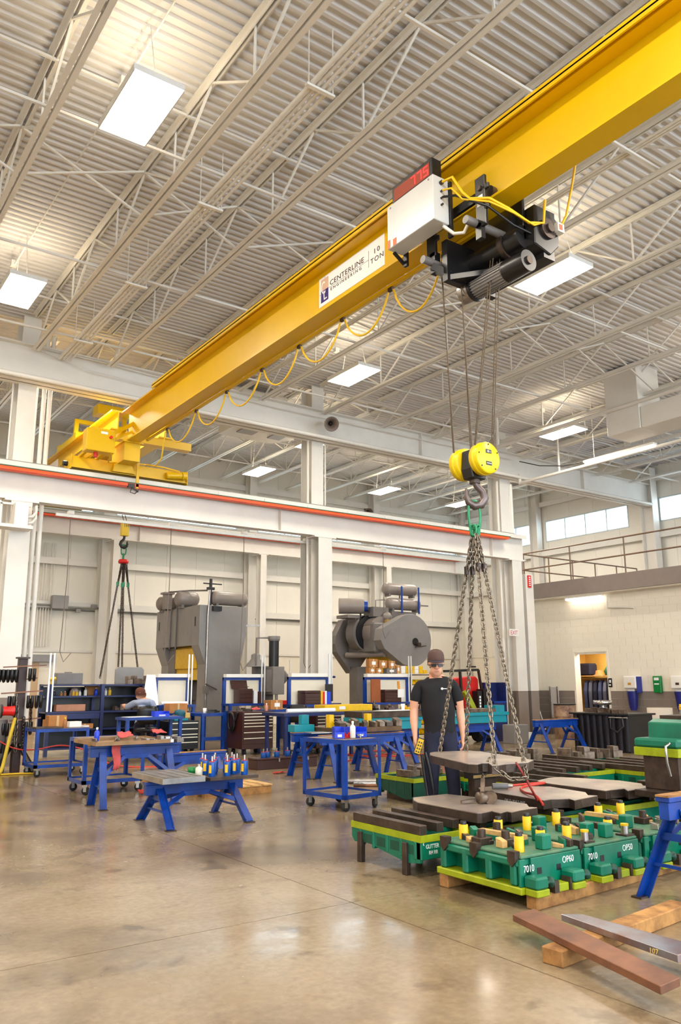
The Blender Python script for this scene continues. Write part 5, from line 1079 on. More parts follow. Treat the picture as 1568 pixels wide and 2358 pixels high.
def hand(nodes, edges, tag_, wrist, palm, fdir, side, thumb):
    """palm, four bent fingers and a thumb"""
    nodes[tag_+'palm'] = (palm, (0.034, 0.018)); edges.append((wrist, tag_+'palm'))
    p = Vector(palm); fd = Vector(fdir).normalized(); sd = Vector(side).normalized(); crv = Vector(thumb).normalized()
    for i, (off, ln) in enumerate(((-0.03, 0.07), (-0.010, 0.08), (0.010, 0.075), (0.03, 0.058))):
        a = p+sd*off+fd*0.045; b = a+fd*ln*0.5+crv*0.006; c = b+fd*ln*0.35+crv*0.024; e = c+fd*ln*0.12+crv*0.024
        for nm, q, r in (('a', a, 0.0105), ('b', b, 0.0095), ('c', c, 0.009), ('d', e, 0.007)): nodes['%sf%d%s' % (tag_, i, nm)] = (tuple(q), r)
        edges += [(tag_+'palm', '%sf%da' % (tag_, i)), ('%sf%da' % (tag_, i), '%sf%db' % (tag_, i)), ('%sf%db' % (tag_, i), '%sf%dc' % (tag_, i)), ('%sf%dc' % (tag_, i), '%sf%dd' % (tag_, i))]
    a = p-sd*0.034+crv*0.016+fd*0.0; b = a+(fd*0.7+crv*0.8-sd*0.15).normalized()*0.035; c = b+(fd+crv*0.5+sd*0.2).normalized()*0.03
    for nm, q, r in (('ta', a, 0.012), ('tb', b, 0.0105), ('tc', c, 0.0085)): nodes[tag_+nm] = (tuple(q), r)
    edges += [(tag_+'palm', tag_+'ta'), (tag_+'ta', tag_+'tb'), (tag_+'tb', tag_+'tc')]
nodes = {'pelvis': ((0.03, 0, 0.93), (0.185, 0.135)), 'waist': ((0.022, 0.0, 1.05), (0.18, 0.135)), 'belly': ((0.012, -0.005, 1.16), (0.182, 0.14)), 'chest': ((0.0, 0.0, 1.34), (0.19, 0.13)), 'upper': ((0.0, 0.015, 1.45), (0.135, 0.088)), 'neck': ((0.0, 0.005, 1.535), (0.052, 0.05)),
         'jaw': ((0.0, -0.03, 1.595), (0.058, 0.066)), 'head': ((0.0, -0.02, 1.675), (0.076, 0.092)), 'crown': ((0.0, 0.0, 1.755), (0.066, 0.078)),
         'ls': ((-0.185, 0.01, 1.455), 0.066), 'lu': ((-0.225, 0.01, 1.33), 0.068), 'le': ((-0.255, 0.02, 1.17), 0.043), 'lf': ((-0.262, -0.01, 1.05), 0.042), 'lw': ((-0.258, -0.045, 0.905), 0.027),
         'rs': ((0.185, 0.01, 1.455), 0.066), 'ru': ((0.225, 0.01, 1.33), 0.068), 're': ((0.255, 0.02, 1.17), 0.043), 'rf': ((0.268, 0.0, 1.05), 0.042), 'rw': ((0.272, -0.03, 0.90), 0.027),
         'lh': ((-0.065, 0.0, 0.84), (0.095, 0.1)), 'lk': ((-0.075, -0.02, 0.5), (0.066, 0.07)), 'lc': ((-0.08, 0.01, 0.32), (0.064, 0.066)), 'la': ((-0.085, 0.015, 0.09), (0.058, 0.06)),
         'rh': ((0.125, 0.0, 0.84), (0.095, 0.1)), 'rk': ((0.15, -0.02, 0.5), (0.066, 0.07)), 'rc': ((0.165, 0.01, 0.32), (0.064, 0.066)), 'ra': ((0.175, 0.015, 0.09), (0.058, 0.06)),
         'nose': ((0.0, -0.132, 1.628), 0.016), 'chin': ((0.0, -0.078, 1.568), 0.025), 'earl': ((-0.085, 0.0, 1.665), 0.016), 'earr': ((0.085, 0.0, 1.665), 0.016)}
edges = [('pelvis', 'waist'), ('waist', 'belly'), ('belly', 'chest'), ('chest', 'upper'), ('upper', 'neck'), ('neck', 'jaw'), ('jaw', 'head'), ('head', 'crown'), ('upper', 'ls'), ('ls', 'lu'), ('lu', 'le'), ('le', 'lf'), ('lf', 'lw'), ('upper', 'rs'), ('rs', 'ru'), ('ru', 're'), ('re', 'rf'), ('rf', 'rw'),
         ('pelvis', 'lh'), ('lh', 'lk'), ('lk', 'lc'), ('lc', 'la'), ('pelvis', 'rh'), ('rh', 'rk'), ('rk', 'rc'), ('rc', 'ra'), ('head', 'nose'), ('jaw', 'chin'), ('head', 'earl'), ('head', 'earr')]
hand(nodes, edges, 'L', 'lw', (-0.252, -0.055, 0.845), (0.05, -0.1, -1), (0.25, -1, 0), (1, 0.2, 0)); hand(nodes, edges, 'R', 'rw', (0.274, -0.035, 0.84), (-0.05, -0.05, -1), (-0.1, -1, 0), (-1, 0.1, 0))
for k in nodes:
    r = nodes[k][1]; f = 1.2
    r = (r[1], r[0]) if k in SWAP else r
    nodes[k] = (nodes[k][0], tuple(q*f for q in r) if isinstance(r, tuple) else (r*f if r > 0.015 else r*1.05))
man = thing('person', 'man in black t-shirt, cap and glasses holding a crane remote', 'person', (6.22, 6.93, 0), -YAW)
bme = skin_figure('body', nodes, edges, 'pelvis')
for m_ in (SKIN, SHIRT, JEANS): bme.materials.append(m_)
for p in bme.polygons:
    c = p.center; ax_ = abs(c.x-0.0)
    if c.z < 0.925 and -0.19 < c.x < 0.232: p.material_index = 2
    elif c.z < 1.53 and (-0.208 < c.x < 0.212 or c.z > 1.265): p.material_index = 1 if not (c.z > 1.512 and ax_ < 0.06) else 0
    else: p.material_index = 0
    if c.z < 0.95 and ax_ > 0.232: p.material_index = 0
    p.use_smooth = True
new_obj('body', bme, man)
CAPM = mat('brown_cap', (84, 60, 54), 0.8, var=0.1); CAPD = mat('dark_cap_front', (54, 44, 56), 0.8, var=0.1)
b = MB(); pr = [(0.101, 1.705), (0.103, 1.73), (0.101, 1.765), (0.09, 1.80), (0.066, 1.825), (0.03, 1.837), (0.004, 1.839)]; n = 20; vs_ = []
for r, z in pr:
    for i in range(n): a = 2*PI*i/n; vs_.append((r*0.93*math.cos(a), r*1.08*math.sin(a)-0.012+(1.7-z)*0.1, z-0.10*max(0, -math.sin(a))*0.12))
b._add(vs_, [(j*n+i, j*n+(i+1) % n, (j+1)*n+(i+1) % n, (j+1)*n+i) for j in range(len(pr)-1) for i in range(n)]+[tuple(range((len(pr)-1)*n, len(pr)*n))], True)
cap = b.build('cap', CAPM, man)
b = MB(); vs_ = []
for k in range(9):
    a = PI+PI*k/8; vs_ += [(0.09*math.cos(a), 0.1*math.sin(a)-0.02, 1.712), (0.092*math.cos(a), 0.1*math.sin(a)-0.02-0.07*math.sin(PI*k/8)**0.6, 1.71-0.024*math.sin(PI*k/8)**0.6)]
b._add(vs_, [(2*k, 2*k+1, 2*k+3, 2*k+2) for k in range(8)], True); vz = b.build('cap_peak', CAPD, cap); md = vz.modifiers.new('t', 'SOLIDIFY'); md.thickness = 0.005
MB().lathe((0, -0.112, 1.762), [(0.003, -0.006), (0.026, -0.004), (0.026, 0.0)], 12, 'y').build('cap_badge', mat('grey_badge', (120, 116, 130), 0.6), cap)
gl = MB()
for s in (-1, 1): gl.cbox((s*0.036, -0.122, 1.655), (0.056, 0.014, 0.034), Matrix.Rotation(s*0.35, 3, 'Z')).bar((s*0.062, -0.11, 1.66), (s*0.094, 0.0, 1.665), 0.008)
gl.box(-0.014, -0.134, 1.658, 0.014, -0.124, 1.668).build('safety_glasses', BLACK, man)
MB().box(-0.022, -0.112, 1.590, 0.022, -0.095, 1.597).build('mouth', mat('lip', (184, 112, 96), 0.5), man)
hr = MB(); 
for s in (-1, 1): hr.cbox((s*0.08, 0.03, 1.69), (0.016, 0.07, 0.05))
hr.cbox((0, 0.09, 1.665), (0.12, 0.02, 0.08)).build('hair', mat('dark_hair', (58, 40, 32), 0.8), man, 0.008)
mk = MB(); mk.lathe((0.045, -0.146, 1.40), [(0.003, -0.004), (0.014, -0.003), (0.014, 0.004)], 12, 'y').box(0.062, -0.148, 1.397, 0.1, -0.12, 1.404); mk.build('shirt_logo', WPRINT, man)
for x in (-0.09, 0.18): MB().box(x-0.05, -0.17, 0.0, x+0.05, 0.11, 0.03).build('boot_sole', RUBBER, man); MB().lathe((x, -0.02, 0.03), [(0.055, 0), (0.056, 0.06), (0.05, 0.1)], 14).build('boot_shaft', BLACK, man); MB().cbox((x, -0.09, 0.06), (0.092, 0.15, 0.06)).build('boot_toe', BLACK, man, 0.02)
rm = thing('crane_remote', 'yellow and black crane remote in the hand of the man', 'remote', (6.22, 6.93, 0), -YAW)
Mr = Matrix.Translation((-0.215, -0.085, 0.80)) @ Matrix.Rotation(math.radians(20), 4, 'Y')
MB(Mr).box(-0.035, -0.022, -0.11, 0.035, 0.022, 0.075).build('case', BLACK, rm, 0.008); MB(Mr).box(-0.03, -0.027, -0.095, 0.03, -0.0225, 0.065).build('face_plate', YEL, rm)
for k in range(4):
    for s in (-1, 1): MB(Mr).cyl((s*0.013, -0.033, -0.075+0.034*k), (s*0.013, -0.027, -0.075+0.034*k), 0.009, n=8).build('button', BLACK, rm)
MB().tube([(-0.19, -0.075, 0.70), (-0.17, -0.08, 0.5), (-0.14, -0.1, 0.28), (-0.1, -0.12, 0.2), (-0.07, -0.12, 0.3), (-0.11, -0.1, 0.55), (-0.15, -0.08, 0.72)], 0.018, 6).build('wrist_strap', BLACK, rm)

# ------------------------------------------------------------------ workstations in the middle distance
BOARD = mat('cream_board', (236, 226, 204), 0.55, var=0.02); OUTL = mat('outlet_cream', (232, 226, 206), 0.5, var=0.03)
def workstation(x0, x1, y, label, front=True, pole=True, zt=1.66):
    t = thing('workstation', label, 'workbench', ((x0+x1)/2, y, 0), group='blue workstations with white backboards')
    for x in (x0, x1-0.07): W('upright', BLUE, t, lambda b: b.box(x, y-0.035, 0, x+0.07, y+0.035, zt-0.06))
    W('header', BLUE, t, lambda b: b.box(x0, y-0.04, zt-0.12, x1, y+0.03, zt-0.06)); W('lamp_valance', PLASW, t, lambda b: b.box(x0+0.03, y-0.12, zt-0.058, x1-0.01, y+0.03, zt+0.02))
    W('backboard', BOARD, t, lambda b: b.box(x0+0.071, y-0.01, 1.0, x1-0.071, y+0.005, zt-0.121))
    W('riser_shelf', BLUE, t, lambda b: b.box(x0-0.05, y-0.45, 0.95, x1-0.01, y-0.045, 1.0)); 
    for x in (x0-0.04, x1-0.09): W('shelf_leg', BLUE, t, lambda b: b.box(x, y-0.44, 0.84 if front else 0.0, x+0.06, y-0.38, 0.949))
    if front:
        W('table_top', BLUE, t, lambda b: b.box(x0-0.1, y-1.25, 0.78, x1+0.05, y-0.3, 0.84))
        for x in (x0-0.1, x1-0.02):
            for yy in (y-1.24, y-0.42): W('leg', BLUE, t, lambda b: b.box(x, yy, 0, x+0.07, yy+0.07, 0.779))
        W('stretcher', BLUE, t, lambda b: b.box(x0-0.03, y-0.41, 0.2, x1-0.02, y-0.36, 0.26))
    if pole:
        for dx in (-0.03, 0.05): W('power_pole', mat('bright_conduit', (226, 228, 232), 0.3, metal=0.3, var=0.03), t, lambda b: b.box(x1-0.06+dx, y-0.17, 0.95, x1-0.035+dx, y-0.145, 2.12))
        for dx in (-0.06, 0.06): W('outlet_box', OUTL, t, lambda b: b.box(x1-0.075+dx, y-0.2, 0.86, x1+0.0+dx, y-0.14, 0.98))
    return t
workstation(7.25, 8.08, 17.5, 'blue workstation with white board under the big grey press, a paper roll on it', front=False)
workstation(8.96, 10.0, 17.5, 'blue workstation holding a brown tool chest, right of the press column')
workstation(9.65, 10.74, 15.7, 'blue workstation with a black monitor, in front of the middle column', front=False)
workstation(12.0, 13.38, 16.0, 'blue workstation with cartons on top, left of the man', front=False)
def chest(x0, x1, y0, y1, z0, z1, rows, m, label, handle_m=None, lidh=0.0, casters=True, side_x=False):
    t = thing('tool_chest', label, 'tool chest', ((x0+x1)/2, (y0+y1)/2, 0 if casters else z0), group='tool chests')
    W('cabinet', m, t, lambda b: b.box(x0, y0+0.012, z0, x1, y1, z1), 0.005)
    z = z1-0.03
    for k, h in enumerate(rows):
        W('drawer', m, t, lambda b: b.box(x0+0.02, y0, z-h+0.006, x1-0.02, y0+0.011, z), 0.003)
        W('drawer_pull', handle_m or CHROME, t, lambda b: b.box(x0+0.03, y0-0.012, z-0.022, x1-0.03, y0-0.001, z-0.004)); z -= h
    if casters:
        for x in (x0+0.1, x1-0.1):
            for yy in (y0+0.1, y1-0.1): W('caster', RUBBER, t, lambda b: b.lathe((x, yy, 0.055), [(0.015, -0.02), (0.055, -0.02), (0.055, 0.02), (0.015, 0.02)], 14, 'x').box(x-0.03, yy-0.03, 0.1, x+0.03, yy+0.03, z0))
    return t
PULL = mat('pale_drawer_pull', (240, 232, 214), 0.35, metal=0.2, var=0.02)
chest(8.32, 9.06, 15.3, 15.98, 0.12, 0.88, [0.065, 0.065, 0.065, 0.065, 0.12, 0.12, 0.13], BROWN, 'large brown roller tool chest with seven pale drawer pulls', PULL)
chest(6.98, 7.66, 16.0, 16.5, 0.13, 0.70, [0.12, 0.11, 0.06, 0.1, 0.1], BLACK, 'black roller tool chest with chrome pulls below a cardboard box', PULL)
chest(9.7, 10.35, 14.6, 15.1, 0.12, 0.88, [0.065]*8, BROWN, 'second brown roller tool chest behind the office chair', PULL)
hose('cable_coil', 'dark coiled cables hanging on the side of the brown tool chest', [(8.3, 15.5, 0.86), (8.27, 15.62, 0.6), (8.27, 15.75, 0.5), (8.27, 15.85, 0.62), (8.27, 15.8, 0.84), (8.27, 15.62, 0.78), (8.27, 15.6, 0.55), (8.27, 15.72, 0.45)], 0.025, BLACK, 'cable')
def toolbox(x0, x1, y0, y1, z, h, label, m=BROWN, open_lid=False):
    t = thing('tool_box', label, 'tool box', ((x0+x1)/2, (y0+y1)/2, z), group='bench tool boxes')
    W('body', m, t, lambda b: b.box(x0, y0, z, x1, y1, z+h*0.8), 0.006)
    if open_lid: W('lid', m, t, lambda b: b.prism([(y1-0.01, z+h*0.8), (y1+0.02, z+h*0.8), (y1+0.1, z+h*1.25), (y1+0.06, z+h*1.27)], x0-0.06, x1+0.02, 'x'))
    else: W('lid', m, t, lambda b: b.box(x0-0.004, y0-0.004, z+h*0.8+0.002, x1+0.004, y1, z+h), 0.01)
    for k in range(3): W('drawer', m, t, lambda b: b.box(x0+0.015, y0-0.01, z+h*0.08+h*0.22*k, x1-0.015, y0-0.001, z+h*0.26+h*0.22*k), 0.003)
    W('handle', STEELD, t, lambda b: b.tube([((x0+x1)/2-0.06, y0-0.003, z+h*0.9), ((x0+x1)/2-0.05, y0-0.03, z+h*0.92), ((x0+x1)/2+0.05, y0-0.03, z+h*0.92), ((x0+x1)/2+0.06, y0-0.003, z+h*0.9)], 0.006, 6)); return t
toolbox(9.2, 9.55, 17.1, 17.4, 1.0, 0.42, 'brown bench tool box with open lid on a workstation', open_lid=True)
toolbox(9.85, 10.25, 15.28, 15.6, 1.0, 0.3, 'brown bench tool box left of the black monitor')
toolbox(12.35, 12.85, 15.6, 15.9, 1.0, 0.3, 'dark brown tool box with a white cloth on it, left of the man')
simple('binder', 'white binder beside the open brown tool box', 'binder', PAPER, lambda b: b.box(0, 0, 0, 0.1, 0.26, 0.3), (9.58, 17.1, 1.0))
simple('binder', 'brown binder at the right of the white one', 'binder', BROWN, lambda b: b.box(0, 0, 0, 0.08, 0.26, 0.27), (9.7, 17.1, 1.0))
for k, (m, nm) in enumerate(((YEL, 'yellow'), (REDC, 'red'), (PLASW, 'white'), (BLUEP, 'blue'))):
    simple('binder', '%s binder standing between tool box and monitor' % nm, 'binder', m, lambda b: b.box(0, 0, 0, 0.05 if k < 3 else 0.1, 0.24, 0.29-0.02*(k % 2)), (10.28+0.055*k, 15.3, 1.0), bevel=0.003)
mo = thing('monitor', 'black flat monitor on the workstation by the middle column', 'monitor', (10.58, 15.42, 1.0)); MB().box(-0.1, -0.02, 0.06, 0.1, 0.02, 0.44).build('screen', BLACK, mo, 0.004); MB().box(-0.02, 0.0, 0.0, 0.02, 0.03, 0.08).box(-0.08, -0.06, 0, 0.08, 0.08, 0.012).build('stand', BLACK, mo)
def carton(x, y, z, sx, sy, sz, label, m=CARD, flap=True):
    t = thing('carton', label, 'carton', (x, y, z), group='cardboard cartons'); MB().box(-sx/2, -sy/2, 0, sx/2, sy/2, sz).build('box', m, t, 0.003)
    MB().box(-0.02, -sy/2-0.002, 0.0, 0.02, -sy/2-0.0005, sz).build('tape', mat('packing_tape', (206, 170, 120), 0.3, var=0.03), t)
    if flap: MB().box(-sx*0.2, -sy/2-0.003, sz*0.3, sx*0.25, -sy/2-0.0022, sz*0.7).build('label', PAPER, t)
    return t
carton(7.45, 16.75, 0.84, 0.42, 0.3, 0.2, 'open brown carton below the paper roll', flap=False); None
for k, (x, z, w, h) in enumerate(((12.18, 1.69, 0.2, 0.14), (12.4, 1.69, 0.2, 0.13), (12.22, 1.835, 0.26, 0.2), (12.52, 1.825, 0.24, 0.18), (12.78, 1.69, 0.3, 0.12), (12.8, 1.815, 0.2, 0.18), (13.0, 1.69, 0.12, 0.2))):
    carton(x, 15.95, z, w, 0.14, h, ('lower left', 'lower second', 'upper left, largest', 'upper middle, with white label', 'flat dark', 'upper right', 'tall narrow')[k]+' carton on the workstation beside the man', (CARD, CARD, CARD, CARD, GREYD, CARD, CARD)[k])
for k in range(11):
    simple('parts_box', 'small parts box beside the cartons, %s row, %s from left' % (('lower', 'upper')[k//6], ORD[k % 6]), 'box', YEL if k % 3 else PLASW, lambda b: b.box(0, 0, 0, 0.13, 0.2, 0.09).box(0.02, -0.004, 0.02, 0.11, -0.0005, 0.07), (13.10+0.145*(k % 6), 15.88, 1.69+0.094*(k//6)+0.0), group='yellow parts boxes', bevel=0.002)
sb = thing('bin_rack', 'black steel rack full of small yellow bins behind the man', 'rack', (14.15, 16.5, 0), group=None)
W('frame', BLACK, sb, lambda b: [b.box(13.75, 16.3, 0, 13.79, 16.6, 1.68), b.box(14.75, 16.3, 0, 14.79, 16.6, 1.68)]+[b.box(13.79, 16.3, 0.15+0.25*k, 14.75, 16.6, 0.17+0.25*k) for k in range(7)])
for r in range(6):
    for c in range(7):
        simple('parts_bin', 'small yellow bin, %s row from bottom, %s from left in the rack' % (ORD[r], ORD[c]), 'bin', YEL, lambda b: b.box(0, 0.1, 0, 0.11, 0.25, 0.12).prism([(0.0, 0), (0.1, 0), (0.1, 0.12), (0.0, 0.05)], 0, 0.11, 'x'), (13.81+0.133*c, 16.31, 0.171+0.25*r), group='yellow bins in the black rack')
for k, (x0, x1, y) in enumerate(((13.3, 13.62, 15.95),)): simple('paper_bag', 'white cloth draped over the dark brown tool box', 'cloth', PAPER, lambda b: b.box(0, 0, 0, 0.2, 0.02, 0.2).box(0, 0.02, 0.19, 0.2, 0.2, 0.2), (12.72, 15.57, 1.11), bevel=0.01)
simple('tag_card', 'orange tag hanging on the white board left of the man', 'tag', mat('orange_card', (246, 160, 20), 0.6), lambda b: b.prism([(0, 0), (0.07, -0.02), (0.05, 0.2), (-0.02, 0.2)], 0, 0.006, 'y'), (13.05, 15.97, 1.3))
simple('brown_panel', 'rust brown board leaning beside the dark tool box', 'panel', mat('brown_board', (156, 84, 40), 0.7), lambda b: b.box(0, 0, 0, 0.28, 0.03, 0.55), (12.02, 15.72, 1.0))
simple('paper_roll', 'white paper roll lying on the left workstation', 'paper', PAPER, lambda b: b.cyl((0, 0, 0), (0.62, 0.02, 0), 0.035, n=14), (7.3, 17.2, 1.036))
simple('paper_sheet', 'large white sheet leaning at the left of the workstation', 'paper', PAPER, lambda b: b._add([(6.98, 17.3, 1.66), (7.2, 17.35, 1.66), (7.2, 17.1, 1.0), (6.78, 17.0, 1.0), (6.98, 17.31, 1.66), (7.2, 17.36, 1.66), (7.2, 17.11, 1.0), (6.78, 17.01, 1.0)], [(0, 1, 2, 3), (7, 6, 5, 4), (0, 3, 7, 4), (1, 5, 6, 2), (0, 4, 5, 1), (3, 2, 6, 7)]))
simple('paper_cup', 'white paper cup on the table left of the brown chest', 'cup', PAPER, lambda b: b.lathe((0, 0, 0), [(0.03, 0), (0.042, 0.1), (0.038, 0.1), (0.028, 0.005)], 14), (7.95, 16.35, 0.84))
# long blue table between the chests with small things
tbt = thing('work_table', 'blue steel table frame between the black and brown chests', 'table', (8.0, 16.3, 0)); W('top', BLUE, tbt, lambda b: b.box(7.72, 16.0, 0.78, 8.28, 17.0, 0.84).box(7.0, 16.53, 0.78, 7.719, 17.0, 0.84))
for x in (7.02, 7.73, 8.21):
    for y in ((16.01, 16.93) if x > 7.5 else (16.54, 16.93)): W('leg', BLUE, tbt, lambda b: b.box(x, y, 0, x+0.06, y+0.06, 0.78))
W('stretcher', BLUE, tbt, lambda b: b.box(7.79, 16.02, 0.28, 8.21, 16.06, 0.35))
parts_row(8.02, 16.2, 0.841, 3, (0.1, 0.1), lambda k: 'dark hand tool, %s from left on the blue table beside the cup' % ORD[k], BLACK, (0.16, 0.12, 0.06), 'hand tools on the blue table', 'hand tool', 'hand_tool', 12)
cloth('shop_rag', 'red rag on top of the brown tool chest', [(-0.09, -0.06, 0.02), (0.1, -0.06, 0.03), (0.08, 0.06, 0.07), (-0.08, 0.06, 0.05)], loc=(8.72, 15.5, 0.885))
bottle(9.0, 15.5, 0.88, 0.16, 0.035, 'pink squeeze bottle on top of the brown tool chest', mat('pink_bottle', (214, 150, 130), 0.4))
parts_row(8.4, 15.6, 0.881, 3, (0.12, 0.02), lambda k: 'small dark tool, %s from left on top of the brown tool chest' % ORD[k], STEELD, (0.1, 0.1, 0.06), 'small tools on the brown chest', 'hand tool', 'hand_tool', 15)
# office chair
def office_chair(x, y, rz, label):
    t = thing('office_chair', label, 'chair', (x, y, 0), rz, group='black office chairs')
    for k in range(5):
        a = 2*PI*k/5; MB().bar((0, 0, 0.1), (0.28*math.cos(a), 0.28*math.sin(a), 0.07), 0.04, 0.03).build('base_arm', BLACK, t); MB().cyl((0.28*math.cos(a), 0.28*math.sin(a)-0.015, 0.03), (0.28*math.cos(a), 0.28*math.sin(a)+0.015, 0.03), 0.03, n=10).build('caster', RUBBER, t)
    MB().cyl((0, 0, 0.1), (0, 0, 0.5), 0.03, n=12).build('gas_lift', STEELD, t); MB().lathe((0, 0, 0.28), [(0.2, -0.008), (0.2, 0.008)], 20).build('foot_ring', CHROME, t)
    MB().lathe((0, 0, 0.5), [(0.16, 0), (0.23, 0.02), (0.24, 0.06), (0.2, 0.09)], 18).build('seat', BLACK, t); MB().bar((0, 0.2, 0.52), (0, 0.25, 0.75), 0.05, 0.02).build('back_stem', BLACK, t)
    b = MB(); vs_ = []
    for i in range(7):
        for j in range(5):
            u = (i/6-0.5)*0.42; v = j/4; vs_.append((u*(1-0.25*abs(v-0.5)), 0.27-1.1*u*u*0.8+0.02*v, 0.66+0.36*v-0.15*u*u))
    b._add(vs_, [(i*5+j, i*5+j+1, (i+1)*5+j+1, (i+1)*5+j) for i in range(6) for j in range(4)], True); o = b.build('backrest', BLACK, t); md = o.modifiers.new('t', 'SOLIDIFY'); md.thickness = 0.05
office_chair(9.45, 14.75, 2.2, 'black office chair right of the brown tool chest')
office_chair(6.55, 16.15, 2.8, 'black office chair under the seated worker')
carton(9.3, 15.72, 0.9, 0.3, 0.3, 0.2, 'brown carton with flaps behind the office chair'); simple('side_table', 'small blue side table under the carton behind the chair', 'table', BLUE, lambda b: b.box(-0.3, -0.25, 0.85, 0.3, 0.25, 0.9).box(-0.28, -0.23, 0, -0.22, -0.17, 0.85).box(0.22, -0.23, 0, 0.28, -0.17, 0.85).box(-0.28, 0.17, 0, -0.22, 0.23, 0.85).box(0.22, 0.17, 0, 0.28, 0.23, 0.85), (9.3, 15.72, 0))
# seated worker at the left bench, seen from behind
wk = thing('person', 'seated worker in grey-blue shirt bent over the left bench', 'person', (6.5, 16.25, 0), -0.5)
GSH = mat('grey_blue_shirt', (152, 162, 188), 0.85, var=0.12, scale=7)
wn = {'pelvis': ((0, 0, 0.62), (0.16, 0.12)), 'waist': ((0, 0.01, 0.78), (0.15, 0.11)), 'chest': ((0, 0.08, 1.0), (0.175, 0.115)), 'upper': ((-0.01, 0.14, 1.1), (0.13, 0.085)), 'neck': ((-0.04, 0.19, 1.17), 0.058), 'head': ((-0.08, 0.23, 1.25), (0.085, 0.09)), 'crown': ((-0.09, 0.23, 1.31), (0.07, 0.078)),
      'ls': ((-0.19, 0.14, 1.08), 0.068), 'le': ((-0.36, 0.26, 0.98), 0.052), 'lw': ((-0.45, 0.46, 1.02), 0.034), 'rs': ((0.18, 0.14, 1.08), 0.068), 're': ((0.24, 0.2, 0.86), 0.052), 'rw': ((0.1, 0.42, 0.92), 0.034),
      'lh': ((-0.1, 0.04, 0.58), 0.09), 'lk': ((-0.14, 0.42, 0.56), 0.07), 'la': ((-0.16, 0.4, 0.1), 0.052), 'rh': ((0.1, 0.04, 0.58), 0.09), 'rk': ((0.14, 0.42, 0.56), 0.07), 'ra': ((0.16, 0.4, 0.1), 0.052)}
we = [('pelvis', 'waist'), ('waist', 'chest'), ('chest', 'upper'), ('upper', 'neck'), ('neck', 'head'), ('head', 'crown'), ('upper', 'ls'), ('ls', 'le'), ('le', 'lw'), ('upper', 'rs'), ('rs', 're'), ('re', 'rw'), ('pelvis', 'lh'), ('lh', 'lk'), ('lk', 'la'), ('pelvis', 'rh'), ('rh', 'rk'), ('rk', 'ra')]
hand(wn, we, 'L', 'lw', (-0.46, 0.52, 1.03), (0, 1, 0.1), (1, 0, 0), (0, 0, -1)); hand(wn, we, 'R', 'rw', (0.08, 0.48, 0.94), (0, 1, 0.1), (-1, 0, 0), (0, 0, -1))
for k in wn:
    r = wn[k][1]; r = (r[1], r[0]) if k in SWAP else r; wn[k] = (wn[k][0], tuple(q*1.18 for q in r) if isinstance(r, tuple) else (r*1.18 if r > 0.02 else r))
wme = skin_figure('body', wn, we, 'pelvis')
for m_ in (SKIN, GSH, JEANS): wme.materials.append(m_)
for p in wme.polygons:
    c = p.center; p.use_smooth = True
    p.material_index = 2 if c.z < 0.68 and not (c.z > 0.75) else (1 if c.z < 1.155 and c.y < 0.3 and c.x > -0.39 else 0)
new_obj('body', wme, wk)
MB(Matrix.Translation((-0.09, 0.22, 1.29))).lathe((0, 0, 0), [(0.102, -0.05), (0.108, 0.0), (0.098, 0.05), (0.06, 0.09), (0.01, 0.1)], 16).build('hair', mat('red_brown_hair', (92, 46, 32), 0.8), wk)
# ------------------------------------------------------------------ dark shelves on the left with supplies
lb = thing('shelf_bench', 'dark blue shelf bench crowded with supplies at the left', 'shelf bench', (6.0, 17.9, 0))
for x in (4.92, 6.05, 7.15): W('post', NAVY, lb, lambda b: b.box(x, 17.5, 0, x+0.07, 17.57, 1.46)); W('post', NAVY, lb, lambda b: b.box(x, 18.1, 0, x+0.07, 18.17, 1.46))
for z, d in ((1.42, 0.6), (1.18, 0.45), (0.86, 0.66), (0.5, 0.6), (0.12, 0.6)): W('shelf', NAVY, lb, lambda b: b.box(4.92, 18.17-d, z, 7.22, 18.17, z+0.035))
W('back_panel', BLACK, lb, lambda b: b.box(4.99, 18.172, 0.1, 7.15, 18.185, 1.4)); W('drawer_front', NAVY, lb, lambda b: b.box(5.0, 17.505, 0.74, 6.04, 17.52, 0.855)); W('power_pole', mat('bright_conduit', (226, 228, 232)), lb, lambda b: b.box(4.9, 17.45, 0.9, 4.93, 17.48, 2.1).box(4.98, 17.45, 0.9, 5.01, 17.48, 2.1))
for k, (x, m, h, r, lab) in enumerate(((5.15, mat('dark_bottle', (40, 40, 60), 0.4), 0.12, 0.03, 'dark bottle'), (5.3, CARD, 0.09, 0.03, 'tan jar'), (5.38, CARD, 0.1, 0.03, 'second tan jar'), (5.56, YLAB, 0.11, 0.028, 'yellow bottle'), (5.63, YLAB, 0.11, 0.028, 'second yellow bottle'), (5.70, PLASW, 0.11, 0.028, 'white topped bottle'), (5.82, PLASW, 0.17, 0.035, 'tall white spray can'), (6.05, BLUEP, 0.17, 0.036, 'blue spray can'), (6.18, BLUEP, 0.15, 0.034, 'short blue spray can'), (6.27, PLASW, 0.15, 0.03, 'pale spray can'), (6.36, YLAB, 0.17, 0.034, 'yellow and white spray can'))):
    bottle(x, 17.86, 1.215, h, r, lab+' on the upper shelf of the dark bench', m, group='bottles on the dark shelf bench')
simple('cardboard_strip', 'pinkish carton lying on the middle shelf of the dark bench', 'carton', mat('pink_card', (196, 140, 112), 0.8), lambda b: b.box(0, 0, 0, 0.62, 0.2, 0.14), (5.2, 17.8, 0.895), bevel=0.004)
simple('leather_bag', 'orange leather bag on the upper shelf of the dark bench', 'bag', CARD, lambda b: b.prism([(0, 0), (0.2, 0), (0.26, 0.2), (-0.06, 0.22)], 0, 0.12, 'y'), (5.9, 17.95, 1.215), bevel=0.02)
